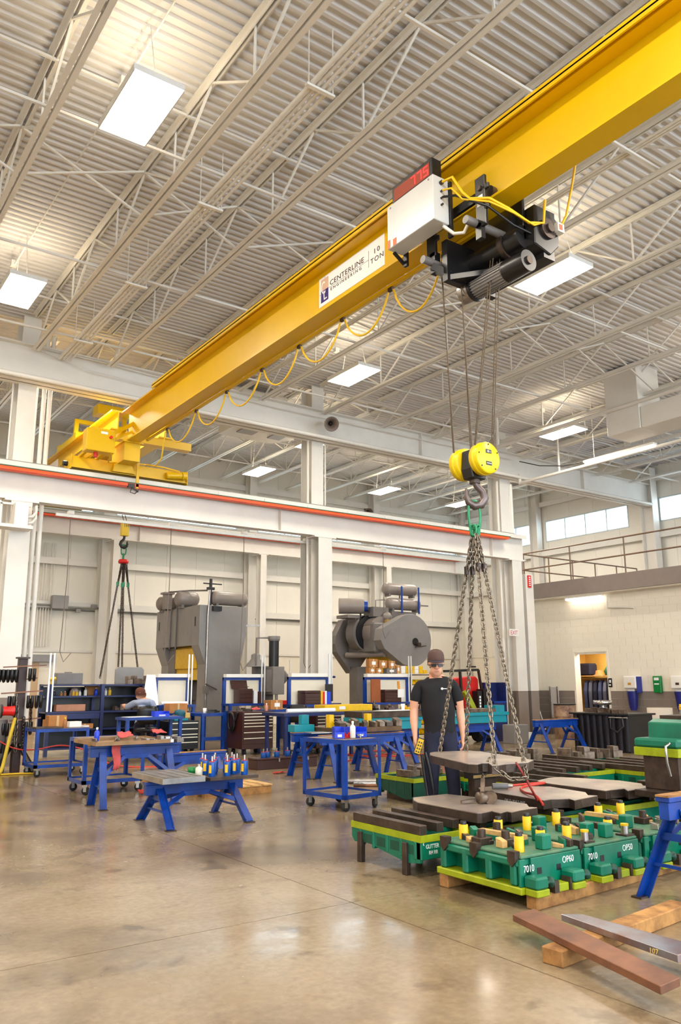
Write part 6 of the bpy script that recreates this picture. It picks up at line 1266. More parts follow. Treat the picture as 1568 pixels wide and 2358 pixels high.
simple('cotton_rag', 'pale cotton rag heap on the upper shelf of the dark bench', 'rag', mat('pale_rag', (214, 186, 166), 0.9), lambda b: b.lathe((0, 0, 0), [(0.12, 0), (0.1, 0.1), (0.05, 0.16), (0.01, 0.17)], 9), (5.62, 17.98, 1.215))
simple('toolbox_case', 'dark grey case standing on top of the dark bench', 'case', GREYD, lambda b: b.box(0, 0, 0, 0.56, 0.3, 0.24).box(0.2, 0.1, 0.24, 0.36, 0.16, 0.262), (5.15, 17.75, 1.456), bevel=0.01)
simple('drill_case', 'yellow hand drill lying beside the dark grey case', 'drill', YEL, lambda b: b.cyl((0, 0, 0.1), (0.12, 0, 0.12), 0.04).bar((0.03, 0, 0), (0.03, 0, 0.1), 0.04), (5.0, 17.7, 1.456))
simple('grey_panel', 'rounded grey steel panel standing behind the hanging chains', 'panel', GREYP, lambda b: b.prism([(-0.36, 0), (0.36, 0), (0.36, 0.34), (0.3, 0.4), (-0.3, 0.4), (-0.36, 0.34)], 0, 0.05, 'y'), (7.35, 19.3, 1.46), bevel=0.01)
simple('panel_stand', 'dark steel cabinet behind the shelf bench, under the chains', 'cabinet', BLACK, lambda b: b.box(-0.8, 0, 0, 1.0, 0.6, 1.455).box(-0.7, -0.02, 0.1, 0.9, -0.001, 1.35), (7.3, 19.1, 0), bevel=0.01)
parts_row(6.75, 17.75, 1.456, 4, (0.14, 0.0), lambda k: 'dark steel fixture, %s from left at the right end of the dark bench' % ORD[k], DULL, (0.14, 0.18, 0.16), 'fixtures on the dark bench', 'fixture', 'steel_fixture', 21)
parts_row(6.5, 17.8, 0.896, 5, (0.13, 0.0), lambda k: 'small grey part, %s from left on the middle shelf behind the worker' % ORD[k], DULL, (0.1, 0.12, 0.12), 'parts behind the worker', 'steel part', 'steel_part', 22)
carton(5.15, 17.7, 0.536, 0.4, 0.3, 0.2, 'orange brown carton on the lower shelf of the dark bench'); carton(5.75, 17.7, 0.536, 0.36, 0.3, 0.1, 'flat tan carton on the lower shelf of the dark bench')
# bench in front of the worker
bt = thing('work_table', 'blue steel table with parts in front of the seated worker', 'table', (6.45, 15.6, 0)); W('top', BLUE, bt, lambda b: b.box(5.75, 15.2, 0.78, 6.95, 15.75, 0.83))
for x in (5.78, 6.86):
    for y in (15.22, 15.68): W('leg', BLUE, bt, lambda b: b.box(x, y, 0, x+0.06, y+0.06, 0.78))
simple('drawing', 'white drawing sheets on the table of the seated worker', 'paper', PAPER, lambda b: b.box(0, 0, 0, 0.5, 0.32, 0.006), (5.85, 15.3, 0.83), 0.1); bin_box(6.55, 15.45, 0.83, 0.3, 0.2, 0.1, 'blue bin of small parts on the worker table')
vs_t = thing('bench_vise', 'teal bench vise with a brass jaw on the black chest', 'vise', (7.3, 16.2, 0.70)); MB().box(-0.16, -0.1, 0, 0.16, 0.1, 0.05).build('base', TEAL, vs_t, 0.01); MB().lathe((0, 0, 0.05), [(0.1, 0), (0.09, 0.05), (0.13, 0.1), (0.1, 0.16), (0.03, 0.18)], 14).build('body', mat('dull_teal', (20, 92, 112), 0.5), vs_t); MB().cyl((-0.2, -0.08, 0.1), (-0.08, -0.05, 0.1), 0.03, n=10).build('screw', DULL, vs_t); MB().box(0.1, -0.06, 0.05, 0.22, 0.06, 0.16).build('jaw', mat('brass', (206, 170, 100), 0.4, metal=0.4), vs_t, 0.01)
# things on the far left cart
bottle(4.25, 14.0, 0.75, 0.17, 0.035, 'yellow topped bottle on the far left cart', mat('amber_bottle', (168, 110, 60), 0.4), YLAB); carton(4.2, 14.35, 0.75, 0.3, 0.22, 0.19, 'orange carton on the far left cart', flap=False); simple('paper_stack', 'stack of white papers on the far left cart', 'paper', PAPER, lambda b: b.box(0, 0, 0, 0.22, 0.16, 0.09), (4.36, 14.1, 0.75), 0.2)
simple('steel_sheet', 'dark steel sheet lying on the far left cart', 'sheet', STEELD, lambda b: b.box(-0.22, -0.2, 0, 0.22, 0.2, 0.02), (3.97, 14.05, 0.75))
# hook rack: a dark post hung with shackles, chains and rods
hk_ = thing('hook_rack', 'dark steel post rack hung with shackles and chains', 'rack', (3.72, 14.9, 0))
MB().box(-0.07, -0.07, 0, 0.07, 0.07, 1.9).build('post', mat('dark_brown_steel', (58, 36, 34), 0.5, var=0.25), hk_, 0.006); MB().box(-0.1, -0.1, 1.9, 0.1, 0.1, 1.93).build('cap_plate', STEELD, hk_)
for a in (0.5, 2.1, 3.6, 5.2): MB().bar((0, 0, 0.55), (0.42*math.cos(a), 0.42*math.sin(a), 0.02), 0.06, 0.03).build('foot_brace', BLACK, hk_)
for k, (z, l0, l1) in enumerate(((1.72, -0.42, 0.46), (1.28, -0.42, 0.42), (0.82, -0.2, 0.42), (1.5, -0.1, 0.3))): MB().bar((l0*0.82, -l0*-0.3, z+0.03), (l1*0.82, l1*-0.3, z+0.07), 0.022, 0.022).build('arm', RUST, hk_)
rk = random.Random(4)
SHK = [(x/100, 1.62, 'top left arm', n) for n, x in enumerate((-44, -36, -28, -20, -12))]+[(x/100, 1.64, 'top right arm', n) for n, x in enumerate((13, 21))]+[(x/100, 1.18, 'middle right arm', n) for n, x in enumerate((13, 21, 29, 37))]+[(x/100, 1.17, 'middle left arm', n) for n, x in enumerate((-22, -13))]+[(x/100, 0.72, 'low left arm', n) for n, x in enumerate((-46, -38, -30, -22, -14))]+[(x/100, 0.74, 'low right arm', n) for n, x in enumerate((13, 21))]+[(x/100, 0.42, 'foot', n) for n, x in enumerate((-40, -31, -22))]
for x, z, arm, n_ in SHK:
    t = thing('shackle', 'dark shackle on the hook rack, %s, %s from left' % (arm, ORD[n_]), 'shackle', (3.72+x*0.82, 14.80-x*0.25, z), 1.25+rk.uniform(-0.1, 0.1), group='shackles on the hook rack')
    MB().tube([(-0.055, 0, 0.09), (-0.07, 0, 0.0), (-0.05, 0, -0.08), (0, 0, -0.105), (0.05, 0, -0.08), (0.07, 0, 0.0), (0.055, 0, 0.09)], 0.028, 7).build('bow', BLACK, t); MB().cyl((-0.07, 0, 0.07), (0.08, 0, 0.07), 0.016, n=8).build('pin', STEELD, t)
for k, (x, z0, z1) in enumerate(((-0.1, 1.3, 0.5), (-0.06, 1.1, 0.35), (0.16, 1.2, 0.7), (0.06, 0.9, 0.3))):
    t = thing('hanging_chain', '%s chain hanging down the hook rack' % ('long pale', 'lower pale', 'short dark', 'low dark')[k], 'chain', (3.72+x, 14.78, z1), group='chains on the hook rack'); o = W('links', CHAINM if k < 2 else CHAIND, t, lambda b: (chain(b, (3.72+x, 14.78, z0), (3.72+x+0.02, 14.78, z1), 0.05, 0.045, 0.01))); o['kind'] = 'stuff'
sp_ = thing('cable_spool', 'red wound spool on the left hook rack', 'spool', (3.5, 14.75, 1.02)); MB().lathe((0, 0, 0), [(0.09, -0.1), (0.075, -0.05), (0.08, 0.05), (0.09, 0.1)], 14, 'x').build('winding', REDC, sp_)
for s in (-1, 1): MB().lathe((0, 0, 0), [(0.02, s*0.1), (0.115, s*0.1), (0.115, s*0.115), (0.02, s*0.115)], 16, 'x').build('flange', BLACK, sp_)
simple('oil_drum', 'grey steel bin at the left edge under the hook rack', 'bin', GREYD, lambda b: b.lathe((0, 0, 0), [(0.2, 0), (0.21, 0.02), (0.21, 0.85), (0.2, 0.87)], 20), (3.36, 15.0, 0))
hose('lifting_strap', 'yellow lifting strap leaning down the left hook rack', [(3.62, 14.72, 0.9), (3.52, 14.62, 0.5), (3.42, 14.52, 0.08), (3.3, 14.4, 0.03)], 0.03, mat('yellow_strap', (206, 176, 50), 0.7), 'strap')
hose('floor_hose', 'yellow hose lying on the floor at the left edge', [(2.9, 14.6, 0.015), (3.3, 14.5, 0.015), (3.7, 14.45, 0.015), (3.95, 14.3, 0.015)], 0.015, CABLEY)
dr = thing('wall_door', 'pale personnel door with a grey header behind the hook rack', 'door', (6.4, YW, 0)); W('leaf', mat('pale_door', (204, 172, 134), 0.6, var=0.04), dr, lambda b: b.box(6.0, YW-0.05, 0, 7.05, YW+0.015, 2.12)); W('header', GREYP, dr, lambda b: b.box(5.9, YW-0.2, 2.14, 7.5, YW+0.015, 2.36)); W('green_lamp', GREENP, dr, lambda b: b.box(6.6, YW-0.21, 2.22, 6.74, YW-0.201, 2.28))

# ------------------------------------------------------------------ big press on the left
ps = thing('machine_press', 'big grey straight-sided press with tanks on its crown', 'press', (9.9, 20.9, 0))
PX0, PX1, PY0, PY1 = 9.25, 10.65, 19.5, 22.35
W('crown', GREYP, ps, lambda b: b.box(PX0, PY0+0.45, 2.45, PX1, PY1-0.5, 3.5), 0.01)
for y0, y1 in ((PY0, PY0+0.449), (PY1-0.499, PY1)): W('upright', GREYP, ps, lambda b: b.prism([(PX0, 3.5), (PX1, 3.5), (PX1, 2.75), (PX1-0.16, 2.0), (PX1-0.16, 0), (PX0+0.2, 0), (PX0+0.2, 1.95), (PX0, 2.45)], y0, y1, 'y'), 0.006)
W('slide', YEL, ps, lambda b: b.box(PX0+0.25, PY0+0.48, 1.55, PX1-0.3, PY1-0.95, 2.44).box(PX0+0.18, PY0+0.5, 1.85, PX0+0.25, PY1-1.0, 2.4), 0.01); W('slide_guide', GREYD, ps, lambda b: b.box(PX0+0.2, PY1-0.94, 1.0, PX1-0.3, PY1-0.52, 2.44))
W('bolster', GREYD, ps, lambda b: b.box(PX0+0.22, PY0+0.46, 0.2, PX1-0.2, PY1-0.52, 0.9)); W('base', GREYP, ps, lambda b: b.box(PX0+0.1, PY0-0.05, 0, PX1-0.05, PY1+0.05, 0.2))
W('conduit', STEEL, ps, lambda b: b.tube([(PX0+0.22, PY0-0.04, 0.3), (PX0+0.22, PY0-0.04, 3.2), (PX0+0.26, PY0-0.04, 3.9)], 0.025, 8)); W('conduit', GREYD, ps, lambda b: b.tube([(PX0-0.03, PY0+1.4, 2.4), (PX0-0.03, PY0+1.4, 3.6)], 0.02, 6)); W('conduit', GREYD, ps, lambda b: b.tube([(PX0-0.03, PY0+1.8, 2.4), (PX0-0.03, PY0+1.8, 3.6)], 0.02, 6))
for y in (PY0+0.25, PY1-0.2): W('vent_slot', BLACK, ps, lambda b: b.box(PX0-0.003, y-0.04, 2.95, PX0-0.001, y+0.04, 3.2))
TANK = mat('grey_tank', (136, 126, 120), 0.35, var=0.06)
def tank(parent, x0, x1, y, z, r, m=None): W('tank', m or TANK, parent, lambda b: b.lathe((x0, y, z), [(0.02, -0.01), (r*0.6, 0), (r*0.92, 0.05), (r, 0.1), (r, x1-x0-0.1), (r*0.92, x1-x0-0.05), (r*0.6, x1-x0), (0.02, x1-x0+0.01)], 20, 'x')); W('tank_saddle', GREYD, parent, lambda b: b.box(x0+0.12, y-r*0.6, z-r-0.06, x0+0.2, y+r*0.6, z-r*0.6).box(x1-0.2, y-r*0.6, z-r-0.06, x1-0.12, y+r*0.6, z-r*0.6))
tank(ps, 9.75, 10.85, 19.9, 3.74, 0.19); tank(ps, 9.05, 9.7, 20.6, 3.74, 0.2); tank(ps, 9.1, 9.7, 22.0, 3.72, 0.2); tank(ps, 9.3, 9.9, 21.4, 3.72, 0.16)
W('valve_stack', BLACK, ps, lambda b: b.cyl((9.72, 19.85, 3.5), (9.72, 19.85, 4.25), 0.04, n=10).box(9.62, 19.8, 3.95, 9.82, 19.9, 4.02).cyl((9.5, 19.85, 4.12), (10.05, 19.85, 4.12), 0.018, n=8).box(9.6, 19.4, 3.35, 9.85, 19.5, 3.48)); W('pipe', GREYD, ps, lambda b: b.tube([(9.0, 21.0, 3.95), (9.4, 20.5, 3.97), (9.7, 20.0, 3.95)], 0.025, 8)); W('standpipe', TANK, ps, lambda b: b.box(9.0, 21.2, 3.5, 9.2, 21.4, 3.92).box(8.95, 21.15, 3.92, 9.25, 21.45, 3.97))
W('side_arm', STEEL, ps, lambda b: b.bar((PX1, PY0+0.05, 3.0), (PX1+0.45, PY0+0.05, 3.02), 0.05, 0.05))
W('lever', STEELD, ps, lambda b: b.bar((PX0+0.2, PY0-0.08, 1.45), (PX0+0.5, PY0-0.12, 1.3), 0.05, 0.03)); W('air_regulator', GREYD, ps, lambda b: b.box(PX0+0.15, PY0-0.1, 1.2, PX0+0.28, PY0-0.001, 1.4))
# ------------------------------------------------------------------ press with the big round disc
p2 = thing('flywheel_press', 'grey press with a big round flywheel guard and small tanks', 'press', (15.6, 20, 0))
cxd, czd, rd = 16.05, 2.72, 0.80
poly = [(cxd+rd*math.cos(a), czd+rd*math.sin(a)) for a in [math.radians(d) for d in range(-70, 131, 12)]]+[(14.92, 3.05), (14.86, 2.7), (15.0, 2.45), (15.7, 2.0), (16.0, 1.92)]
W('flywheel_guard', GREYP, p2, lambda b: b.prism(poly, 18.95, 19.3, 'y'), 0.01); W('shaft_hole', BLACK, p2, lambda b: b.cyl((16.2, 18.94, 2.68), (16.2, 18.951, 2.68), 0.12, n=18)); W('shaft_key', STEELD, p2, lambda b: b.cyl((16.25, 18.8, 2.6), (16.25, 18.95, 2.6), 0.06, n=12).bar((16.1, 18.82, 2.52), (16.5, 18.82, 2.56), 0.05, 0.03))
poly2 = [(14.45, 2.9), (14.75, 3.4), (15.35, 3.55), (15.7, 3.3), (15.7, 2.3), (15.3, 1.8), (15.05, 1.75), (14.5, 2.4), (14.42, 2.65)]
W('rear_frame', GREYD, p2, lambda b: b.prism(poly2, 20.7, 21.0, 'y'), 0.01); W('throat', GREYD, p2, lambda b: b.box(14.9, 19.31, 2.35, 16.3, 20.69, 3.25), 0.05)
W('clutch_drum', GREYD, p2, lambda b: b.cyl((15.1, 20.3, 2.95), (15.1, 19.9, 2.95), 0.55, n=28)); W('clutch_drum', TANK, p2, lambda b: b.cyl((15.35, 19.85, 2.95), (15.35, 19.5, 2.95), 0.5, n=28)); W('clutch_ring', BLACK, p2, lambda b: b.cyl((15.2, 19.9, 2.95), (15.2, 19.85, 2.95), 0.56, n=28))
W('tie_rod', TANK, p2, lambda b: b.cyl((14.8, 20.6, 2.3), (15.2, 19.2, 2.3), 0.09, n=12)); W('air_reservoir', TANK, p2, lambda b: b.lathe((15.55, 19.5, 3.45), [(0.02, -0.16), (0.12, -0.1), (0.16, 0), (0.12, 0.1), (0.02, 0.16)], 16)); W('brass_valve', mat('brass', (206, 170, 100)), p2, lambda b: b.box(15.4, 19.3, 3.2, 15.65, 19.45, 3.35))
W('column', GREYD, p2, lambda b: b.box(15.0, 20.3, 0, 15.35, 20.75, 1.95), 0.01); W('yellow_guard_plate', YEL, p2, lambda b: b.box(15.36, 20.2, 1.75, 16.3, 20.3, 2.4)); W('column', GREYD, p2, lambda b: b.box(16.2, 20.31, 0, 16.6, 20.75, 1.95), 0.01)
W('motor', TANK, p2, lambda b: b.cyl((14.3, 20.3, 3.78), (14.95, 19.9, 3.78), 0.24, n=20)); W('motor_pulley', BLUE, p2, lambda b: b.cyl((14.95, 19.9, 3.78), (15.05, 19.84, 3.78), 0.17, n=18)); W('drive_belt', BLACK, p2, lambda b: b.bar((15.0, 19.86, 3.9), (15.25, 19.8, 3.2), 0.05, 0.03).bar((14.85, 19.9, 3.65), (14.75, 19.9, 3.0), 0.05, 0.03)); W('motor_base', GREYD, p2, lambda b: b.box(14.35, 19.9, 3.4, 15.0, 20.5, 3.5).box(14.7, 20.0, 3.2, 14.9, 20.4, 3.4))
tank(p2, 15.75, 17.05, 19.9, 4.38, 0.19); tank(p2, 15.8, 17.1, 19.8, 3.9, 0.19)
for x in (16.2, 16.9): W('tank_strap', BLUE, p2, lambda b: b.box(x, 19.58, 3.6, x+0.06, 19.6, 4.45))
W('tank_stand', GREYD, p2, lambda b: b.box(15.9, 19.7, 3.45, 16.9, 20.1, 3.66).cyl((15.75, 19.9, 3.5), (15.75, 19.9, 4.1), 0.02, n=6).cyl((16.4, 19.9, 4.08), (16.4, 19.9, 4.2), 0.03, n=6).bar((17.1, 19.8, 3.9), (17.5, 19.8, 3.9), 0.04).tube([(15.5, 20, 3.3), (15.5, 20, 4.0), (15.8, 19.9, 4.02)], 0.02, 6).box(15.1, 19.6, 3.45, 15.7, 20.1, 3.75))
# drilling machine between the presses
dm = thing('drill_press', 'grey drilling machine with a black column between the presses', 'machine', (10.75, 18.3, 0))
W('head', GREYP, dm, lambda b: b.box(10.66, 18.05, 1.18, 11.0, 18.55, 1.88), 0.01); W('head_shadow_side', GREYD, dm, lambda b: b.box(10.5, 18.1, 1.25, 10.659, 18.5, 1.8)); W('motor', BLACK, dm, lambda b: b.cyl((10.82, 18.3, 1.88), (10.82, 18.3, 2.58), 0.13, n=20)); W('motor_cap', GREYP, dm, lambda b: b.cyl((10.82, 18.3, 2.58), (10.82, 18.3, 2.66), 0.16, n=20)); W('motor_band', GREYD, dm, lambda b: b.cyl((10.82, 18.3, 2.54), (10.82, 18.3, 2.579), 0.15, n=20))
W('gearbox', GREYP, dm, lambda b: b.lathe((10.4, 18.5, 1.88), [(0.25, 0), (0.2, 0.1), (0.12, 0.2), (0.12, 0.3), (0.05, 0.34)], 16)); W('pipe', GREYD, dm, lambda b: b.tube([(10.3, 18.3, 1.9), (10.3, 18.3, 2.6), (10.7, 18.3, 2.62)], 0.025, 6)); W('column', GREYD, dm, lambda b: b.box(10.5, 18.5, 0, 10.95, 18.9, 1.9), 0.02); W('hand_wheel', GREYD, dm, lambda b: b.lathe((11.0, 18.3, 1.62), [(0.04, 0), (0.16, 0.03), (0.18, 0.12), (0.08, 0.22), (0.08, 0.28)], 16, 'x')); W('spindle', STEEL, dm, lambda b: b.cyl((10.85, 18.2, 0.95), (10.85, 18.2, 1.18), 0.04, n=12)); W('work_table', GREYD, dm, lambda b: b.box(10.3, 17.9, 0.75, 11.2, 18.5, 0.83)); W('lever', PLASW, dm, lambda b: b.cyl((11.25, 18.2, 1.5), (11.25, 18.2, 2.05), 0.02, n=8))

# ------------------------------------------------------------------ teal beams with parts, behind the cart and the man
def teal_beam(x0, x1, y, z, label, txt=False):
    t = thing('die_beam', label, 'die beam', ((x0+x1)/2, y, z), group='teal die beams')
    W('web', TEAL, t, lambda b: b.box(x0, y-0.12, z, x1, y+0.3, z+0.15), 0.004); W('flange', TEAL, t, lambda b: b.box(x0-0.03, y-0.16, z+0.151, x1+0.03, y+0.34, z+0.22), 0.004)
    return t
t1 = teal_beam(8.85, 10.3, 12.05, 0.625, 'teal steel die beam left of the man'); t2 = teal_beam(11.55, 13.3, 12.7, 0.625, 'teal steel die beam right of the man')
W('end_block', TEAL, t2, lambda b: b.box(13.0, 12.62, 0.846, 13.28, 12.95, 0.98)); W('end_block', TEAL, t2, lambda b: b.box(11.6, 12.62, 0.846, 12.05, 12.95, 0.95))
put_text('lettering', '50-12628-00', 0.05, WPRINT, (11.75, 12.537, 0.79), (1, 0, 0), (0, 0, 1), t2, depth=0.001)
simple('steel_plate', 'dark steel plate on the teal beam left of the man', 'plate', STEELD, lambda b: b.box(-0.75, -0.25, 0, 0.7, 0.3, 0.1).box(-0.75, -0.25, 0.1, 0.6, 0.3, 0.11), (9.6, 12.1, 0.846), bevel=0.004); simple('paper_sheet', 'white drawing sheet on the plate left of the man', 'paper', PAPER, lambda b: b.box(-0.4, -0.15, 0, 0.4, 0.15, 0.006), (9.75, 12.05, 0.957), 0.1)
simple('paper_cup', 'white paper cup on the plate left of the man', 'cup', PAPER, lambda b: b.lathe((0, 0, 0), [(0.028, 0), (0.042, 0.11), (0.038, 0.11), (0.026, 0.005)], 14), (10.0, 12.1, 0.964))
simple('steel_plate', 'thick steel plate lying on the right teal beam', 'plate', DULL, lambda b: b.box(-0.45, -0.2, 0, 0.45, 0.2, 0.07), (12.55, 12.8, 0.846), bevel=0.004)
simple('die_shoe', 'brown die shoe with steel inserts on the saw horses behind the cart', 'die shoe', mat('brown_tool_steel', (104, 78, 56), 0.45, metal=0.4, var=0.3, scale=5), lambda b: b.box(-0.62, -0.42, 0, 0.62, 0.42, 0.07), (8.05, 10.95, 0.70), bevel=0.005)
rp = random.Random(11)
for k in range(16):
    x = 7.55+0.16*(k % 8)+rp.uniform(-0.03, 0.03); y = 10.68+0.34*(k//8)+rp.uniform(-0.05, 0.05); sx, sy, sz = rp.uniform(0.06, 0.13), rp.uniform(0.1, 0.18), rp.uniform(0.06, 0.15)
    simple('die_insert', 'worn steel die insert, %s row, %s from left on the brown die shoe' % (('front', 'back')[k//8], ORD[k % 8]), 'die insert', DULL if k % 3 else STEELD, lambda b: b.box(-sx/2, -sy/2, 0, sx/2, sy/2, sz*0.7).prism([(-sy/2, sz*0.7), (sy/2, sz*0.7), (sy/2, sz)], -sx/2, sx/2, 'x'), (x, y, 0.771), rp.uniform(-0.4, 0.4), 'inserts on the brown die shoe', 0.003)
for x, lab in ((7.58, 'yellow block at the left of the brown die shoe'), (8.32, 'yellow block in the middle of the brown die shoe')): simple('yellow_block', lab, 'block', YEL, lambda b: b.box(-0.045, -0.05, 0, 0.045, 0.05, 0.2), (x-0.1 if x > 8 else x-0.11, 10.86, 0.771), bevel=0.004)
simple('teal_bracket', 'teal bracket at the left end of the brown die shoe', 'bracket', TEAL, lambda b: b.box(0, 0, 0, 0.38, 0.2, 0.11).box(0.2, 0.1, 0.11, 0.34, 0.2, 0.26), (7.02, 11.2, 0.70), bevel=0.004)
simple('slotted_plate', 'thin grey slotted plate on the saw horse behind the cart', 'plate', STEEL, lambda b: [b.box(0, 0, 0, 0.6, 0.1, 0.015), b.box(0, 0.2, 0, 0.6, 0.3, 0.015)]+[b.box(0.12*k, 0.1, 0, 0.12*k+0.05, 0.2, 0.015) for k in range(6)], (7.05, 10.75, 0.70), -0.15)
simple('paper_roll', 'long white paper roll behind the teal bracket', 'paper', PAPER, lambda b: b.cyl((0, 0, 0), (1.05, -0.1, 0), 0.04, n=14), (8.35, 13.6, 0.94)); 
yb = thing('yellow_case', 'long flat yellow case behind the brown die shoe', 'case', (9.9, 13.9, 0.9)); MB().box(-0.6, -0.2, 0, 0.6, 0.2, 0.13).build('body', YEL, yb, 0.008); MB().box(-0.25, -0.205, 0.04, -0.1, -0.2005, 0.1).build('label', PAPER, yb)
lt = thing('long_table', 'long dark table crowded with parts behind the teal beams', 'table', (9.9, 13.9, 0)); W('top', NAVY, lt, lambda b: b.box(8.2, 13.45, 0.84, 12.6, 14.3, 0.899))
for x in (8.25, 10.3, 12.5):
    for y in (13.5, 14.2): W('leg', NAVY, lt, lambda b: b.box(x, y, 0, x+0.06, y+0.06, 0.84))
for k in range(14):
    m, nm = ((BLACK, 'black'), (DULL, 'grey'), (YLAB, 'yellow'), (BROWN, 'brown'))[k % 4]; x = 10.6+0.14*k if k < 14 else 9
    sx, sy, sz = rp.uniform(0.08, 0.16), rp.uniform(0.1, 0.2), rp.uniform(0.05, 0.2)
    simple('small_tool', '%s small tool, %s from left on the crowded table behind the teal beams' % (nm, ORD[k]), 'hand tool', m, lambda b: b.box(-sx/2, -sy/2, 0, sx/2, sy/2, sz*0.6).cyl((0, 0, sz*0.6), (0, 0, sz), sx*0.25, n=8), (x, 13.75+0.2*(k % 3), 0.9), rp.uniform(-0.5, 0.5), 'small tools on the crowded table', 0.004)
# distant dark machines between the workstations
hb2 = thing('hydraulic_bench', 'black bench with a red top in front of the back wall', 'bench', (12.2, 19.5, 0)); W('frame', NAVY, hb2, lambda b: b.box(11.6, 19.2, 0.8, 13.6, 20.0, 0.9).box(11.65, 19.25, 0, 11.75, 19.35, 0.8).box(13.45, 19.25, 0, 13.55, 19.35, 0.8).box(12.6, 19.4, 0.9, 13.2, 19.7, 1.6).box(12.55, 19.35, 1.6, 13.5, 19.45, 1.66)); W('red_shelf', REDC, hb2, lambda b: b.box(11.6, 19.15, 0.9, 12.5, 19.8, 1.0)); W('seat', BLACK, hb2, lambda b: b.box(12.7, 19.0, 1.0, 13.1, 19.3, 1.5), 0.03)
# parked lift truck with red hood behind the man
fk = thing('lift_truck', 'lift truck with red hood and black guard frame behind the man', 'lift truck', (14.6, 15.3, 0))
W('hood', REDC, fk, lambda b: b.prism([(14.2, 0.5), (15.2, 0.5), (15.2, 1.55), (15.1, 1.62), (14.3, 1.56), (14.2, 1.4)], 15.3, 15.8, 'y'), 0.03); W('guard_frame', BLACK, fk, lambda b: b.bar((13.9, 15.2, 1.74), (15.1, 15.2, 1.78), 0.05, 0.06).bar((15.1, 15.2, 1.78), (15.2, 15.2, 1.2), 0.05, 0.05).bar((14.45, 15.2, 1.74), (14.5, 15.2, 0.8), 0.06, 0.05).bar((14.8, 15.3, 1.86), (15.1, 15.3, 1.86), 0.04))
W('mast', BLACK, fk, lambda b: b.box(14.75, 14.9, 0.1, 14.9, 15.1, 1.25).box(14.95, 14.9, 0.1, 15.2, 15.15, 1.3).box(14.5, 14.88, 0.3, 15.25, 14.95, 0.6)); W('white_stencil', WPRINT, fk, lambda b: [b.box(14.80, 14.893, 0.7+0.075*k, 14.85, 14.899, 0.755+0.075*k) for k in range(6)]); W('boom', LIME, fk, lambda b: b.bar((14.35, 14.95, 1.25), (14.62, 14.9, 0.75), 0.14, 0.12)); W('body', BLACK, fk, lambda b: b.box(14.2, 15.2, 0.15, 15.2, 15.8, 0.5), 0.02)
for x in (14.4, 15.0): W('wheel', RUBBER, fk, lambda b: b.cyl((x, 15.12, 0.2), (x, 15.24, 0.2), 0.2, n=18))
bc = thing('blue_cabinet', 'dark blue steel cabinet right of the lift truck', 'cabinet', (15.55, 15.0, 0)); W('body', NAVY, bc, lambda b: b.box(15.3, 14.9, 0.0, 15.78, 15.3, 0.95).box(15.3, 15.2, 0.95, 15.78, 15.3, 1.46).box(15.74, 14.9, 0.95, 15.78, 15.2, 1.46)); W('shelf', BLUE, bc, lambda b: b.box(15.3, 14.88, 0.95, 15.74, 15.2, 0.99))
simple('paint_pail', 'small white pail on the floor right of the teal beam', 'pail', PLASW, lambda b: b.lathe((0, 0, 0), [(0.12, 0), (0.14, 0.2), (0.145, 0.21)], 16), (16.2, 14.6, 0)); simple('floor_box', 'grey box on the floor below the right teal beam', 'box', GREYP, lambda b: b.box(-0.25, -0.2, 0, 0.25, 0.2, 0.45), (15.3, 14.2, 0), bevel=0.01)
# ------------------------------------------------------------------ right wall fittings
def dispenser(y, label, sq):
    t = thing('towel_dispenser', label, 'dispenser', (XO, y, 1.2), group='white wall dispensers')
    W('housing', PLASW, t, lambda b: b.box(XO-0.26, y-0.2, 1.28, XO-0.002, y+0.2, 1.62), 0.03); W('chute', PLASW, t, lambda b: b.box(XO-0.2, y-0.1, 1.22, XO-0.01, y+0.1, 1.28)); W('side_panel', mat('blue_side', (44, 56, 150), 0.5), t, lambda b: b.box(XO-0.24, y-0.205, 1.18, XO-0.004, y-0.2005, 1.6)); W('brand_square', sq, t, lambda b: b.box(XO-0.2625, y-0.05, 1.38, XO-0.2605, y+0.05, 1.44))
    b = MB(); b.lathe((XO-0.15, y, 0.72), [(0.08, 0.0), (0.11, 0.1), (0.15, 0.5)], 14); b.build('waste_bag', mat('blue_bag', (30, 36, 118), 0.35, var=0.2, scale=8), t, world=True); return t
dispenser(13.45, 'white towel dispenser with an orange square and blue bag', mat('orange_square', (222, 150, 30), 0.5)); dispenser(12.05, 'white towel dispenser with a brown square at the right edge', BROWN)
gsn = thing('first_aid_sign', 'green wall box with white print between the dispensers', 'sign', (XO, 12.74, 1.2)); W('box', GREENP, gsn, lambda b: b.box(XO-0.1, 12.63, 1.18, XO-0.002, 12.85, 1.61), 0.01); W('print', WPRINT, gsn, lambda b: b.box(XO-0.103, 12.67, 1.5, XO-0.1005, 12.81, 1.57).box(XO-0.103, 12.67, 1.39, XO-0.1005, 12.81, 1.42))
bsn = thing('restroom_sign', 'small black sign with white figures beside the doorway', 'sign', (XO, 14.24, 1.3)); W('panel', BLACK, bsn, lambda b: b.box(XO-0.02, 14.18, 1.32, XO-0.002, 14.29, 1.56)); W('figures', WPRINT, bsn, lambda b: b.box(XO-0.023, 14.2, 1.44, XO-0.0205, 14.26, 1.52).box(XO-0.023, 14.21, 1.36, XO-0.0205, 14.27, 1.4))
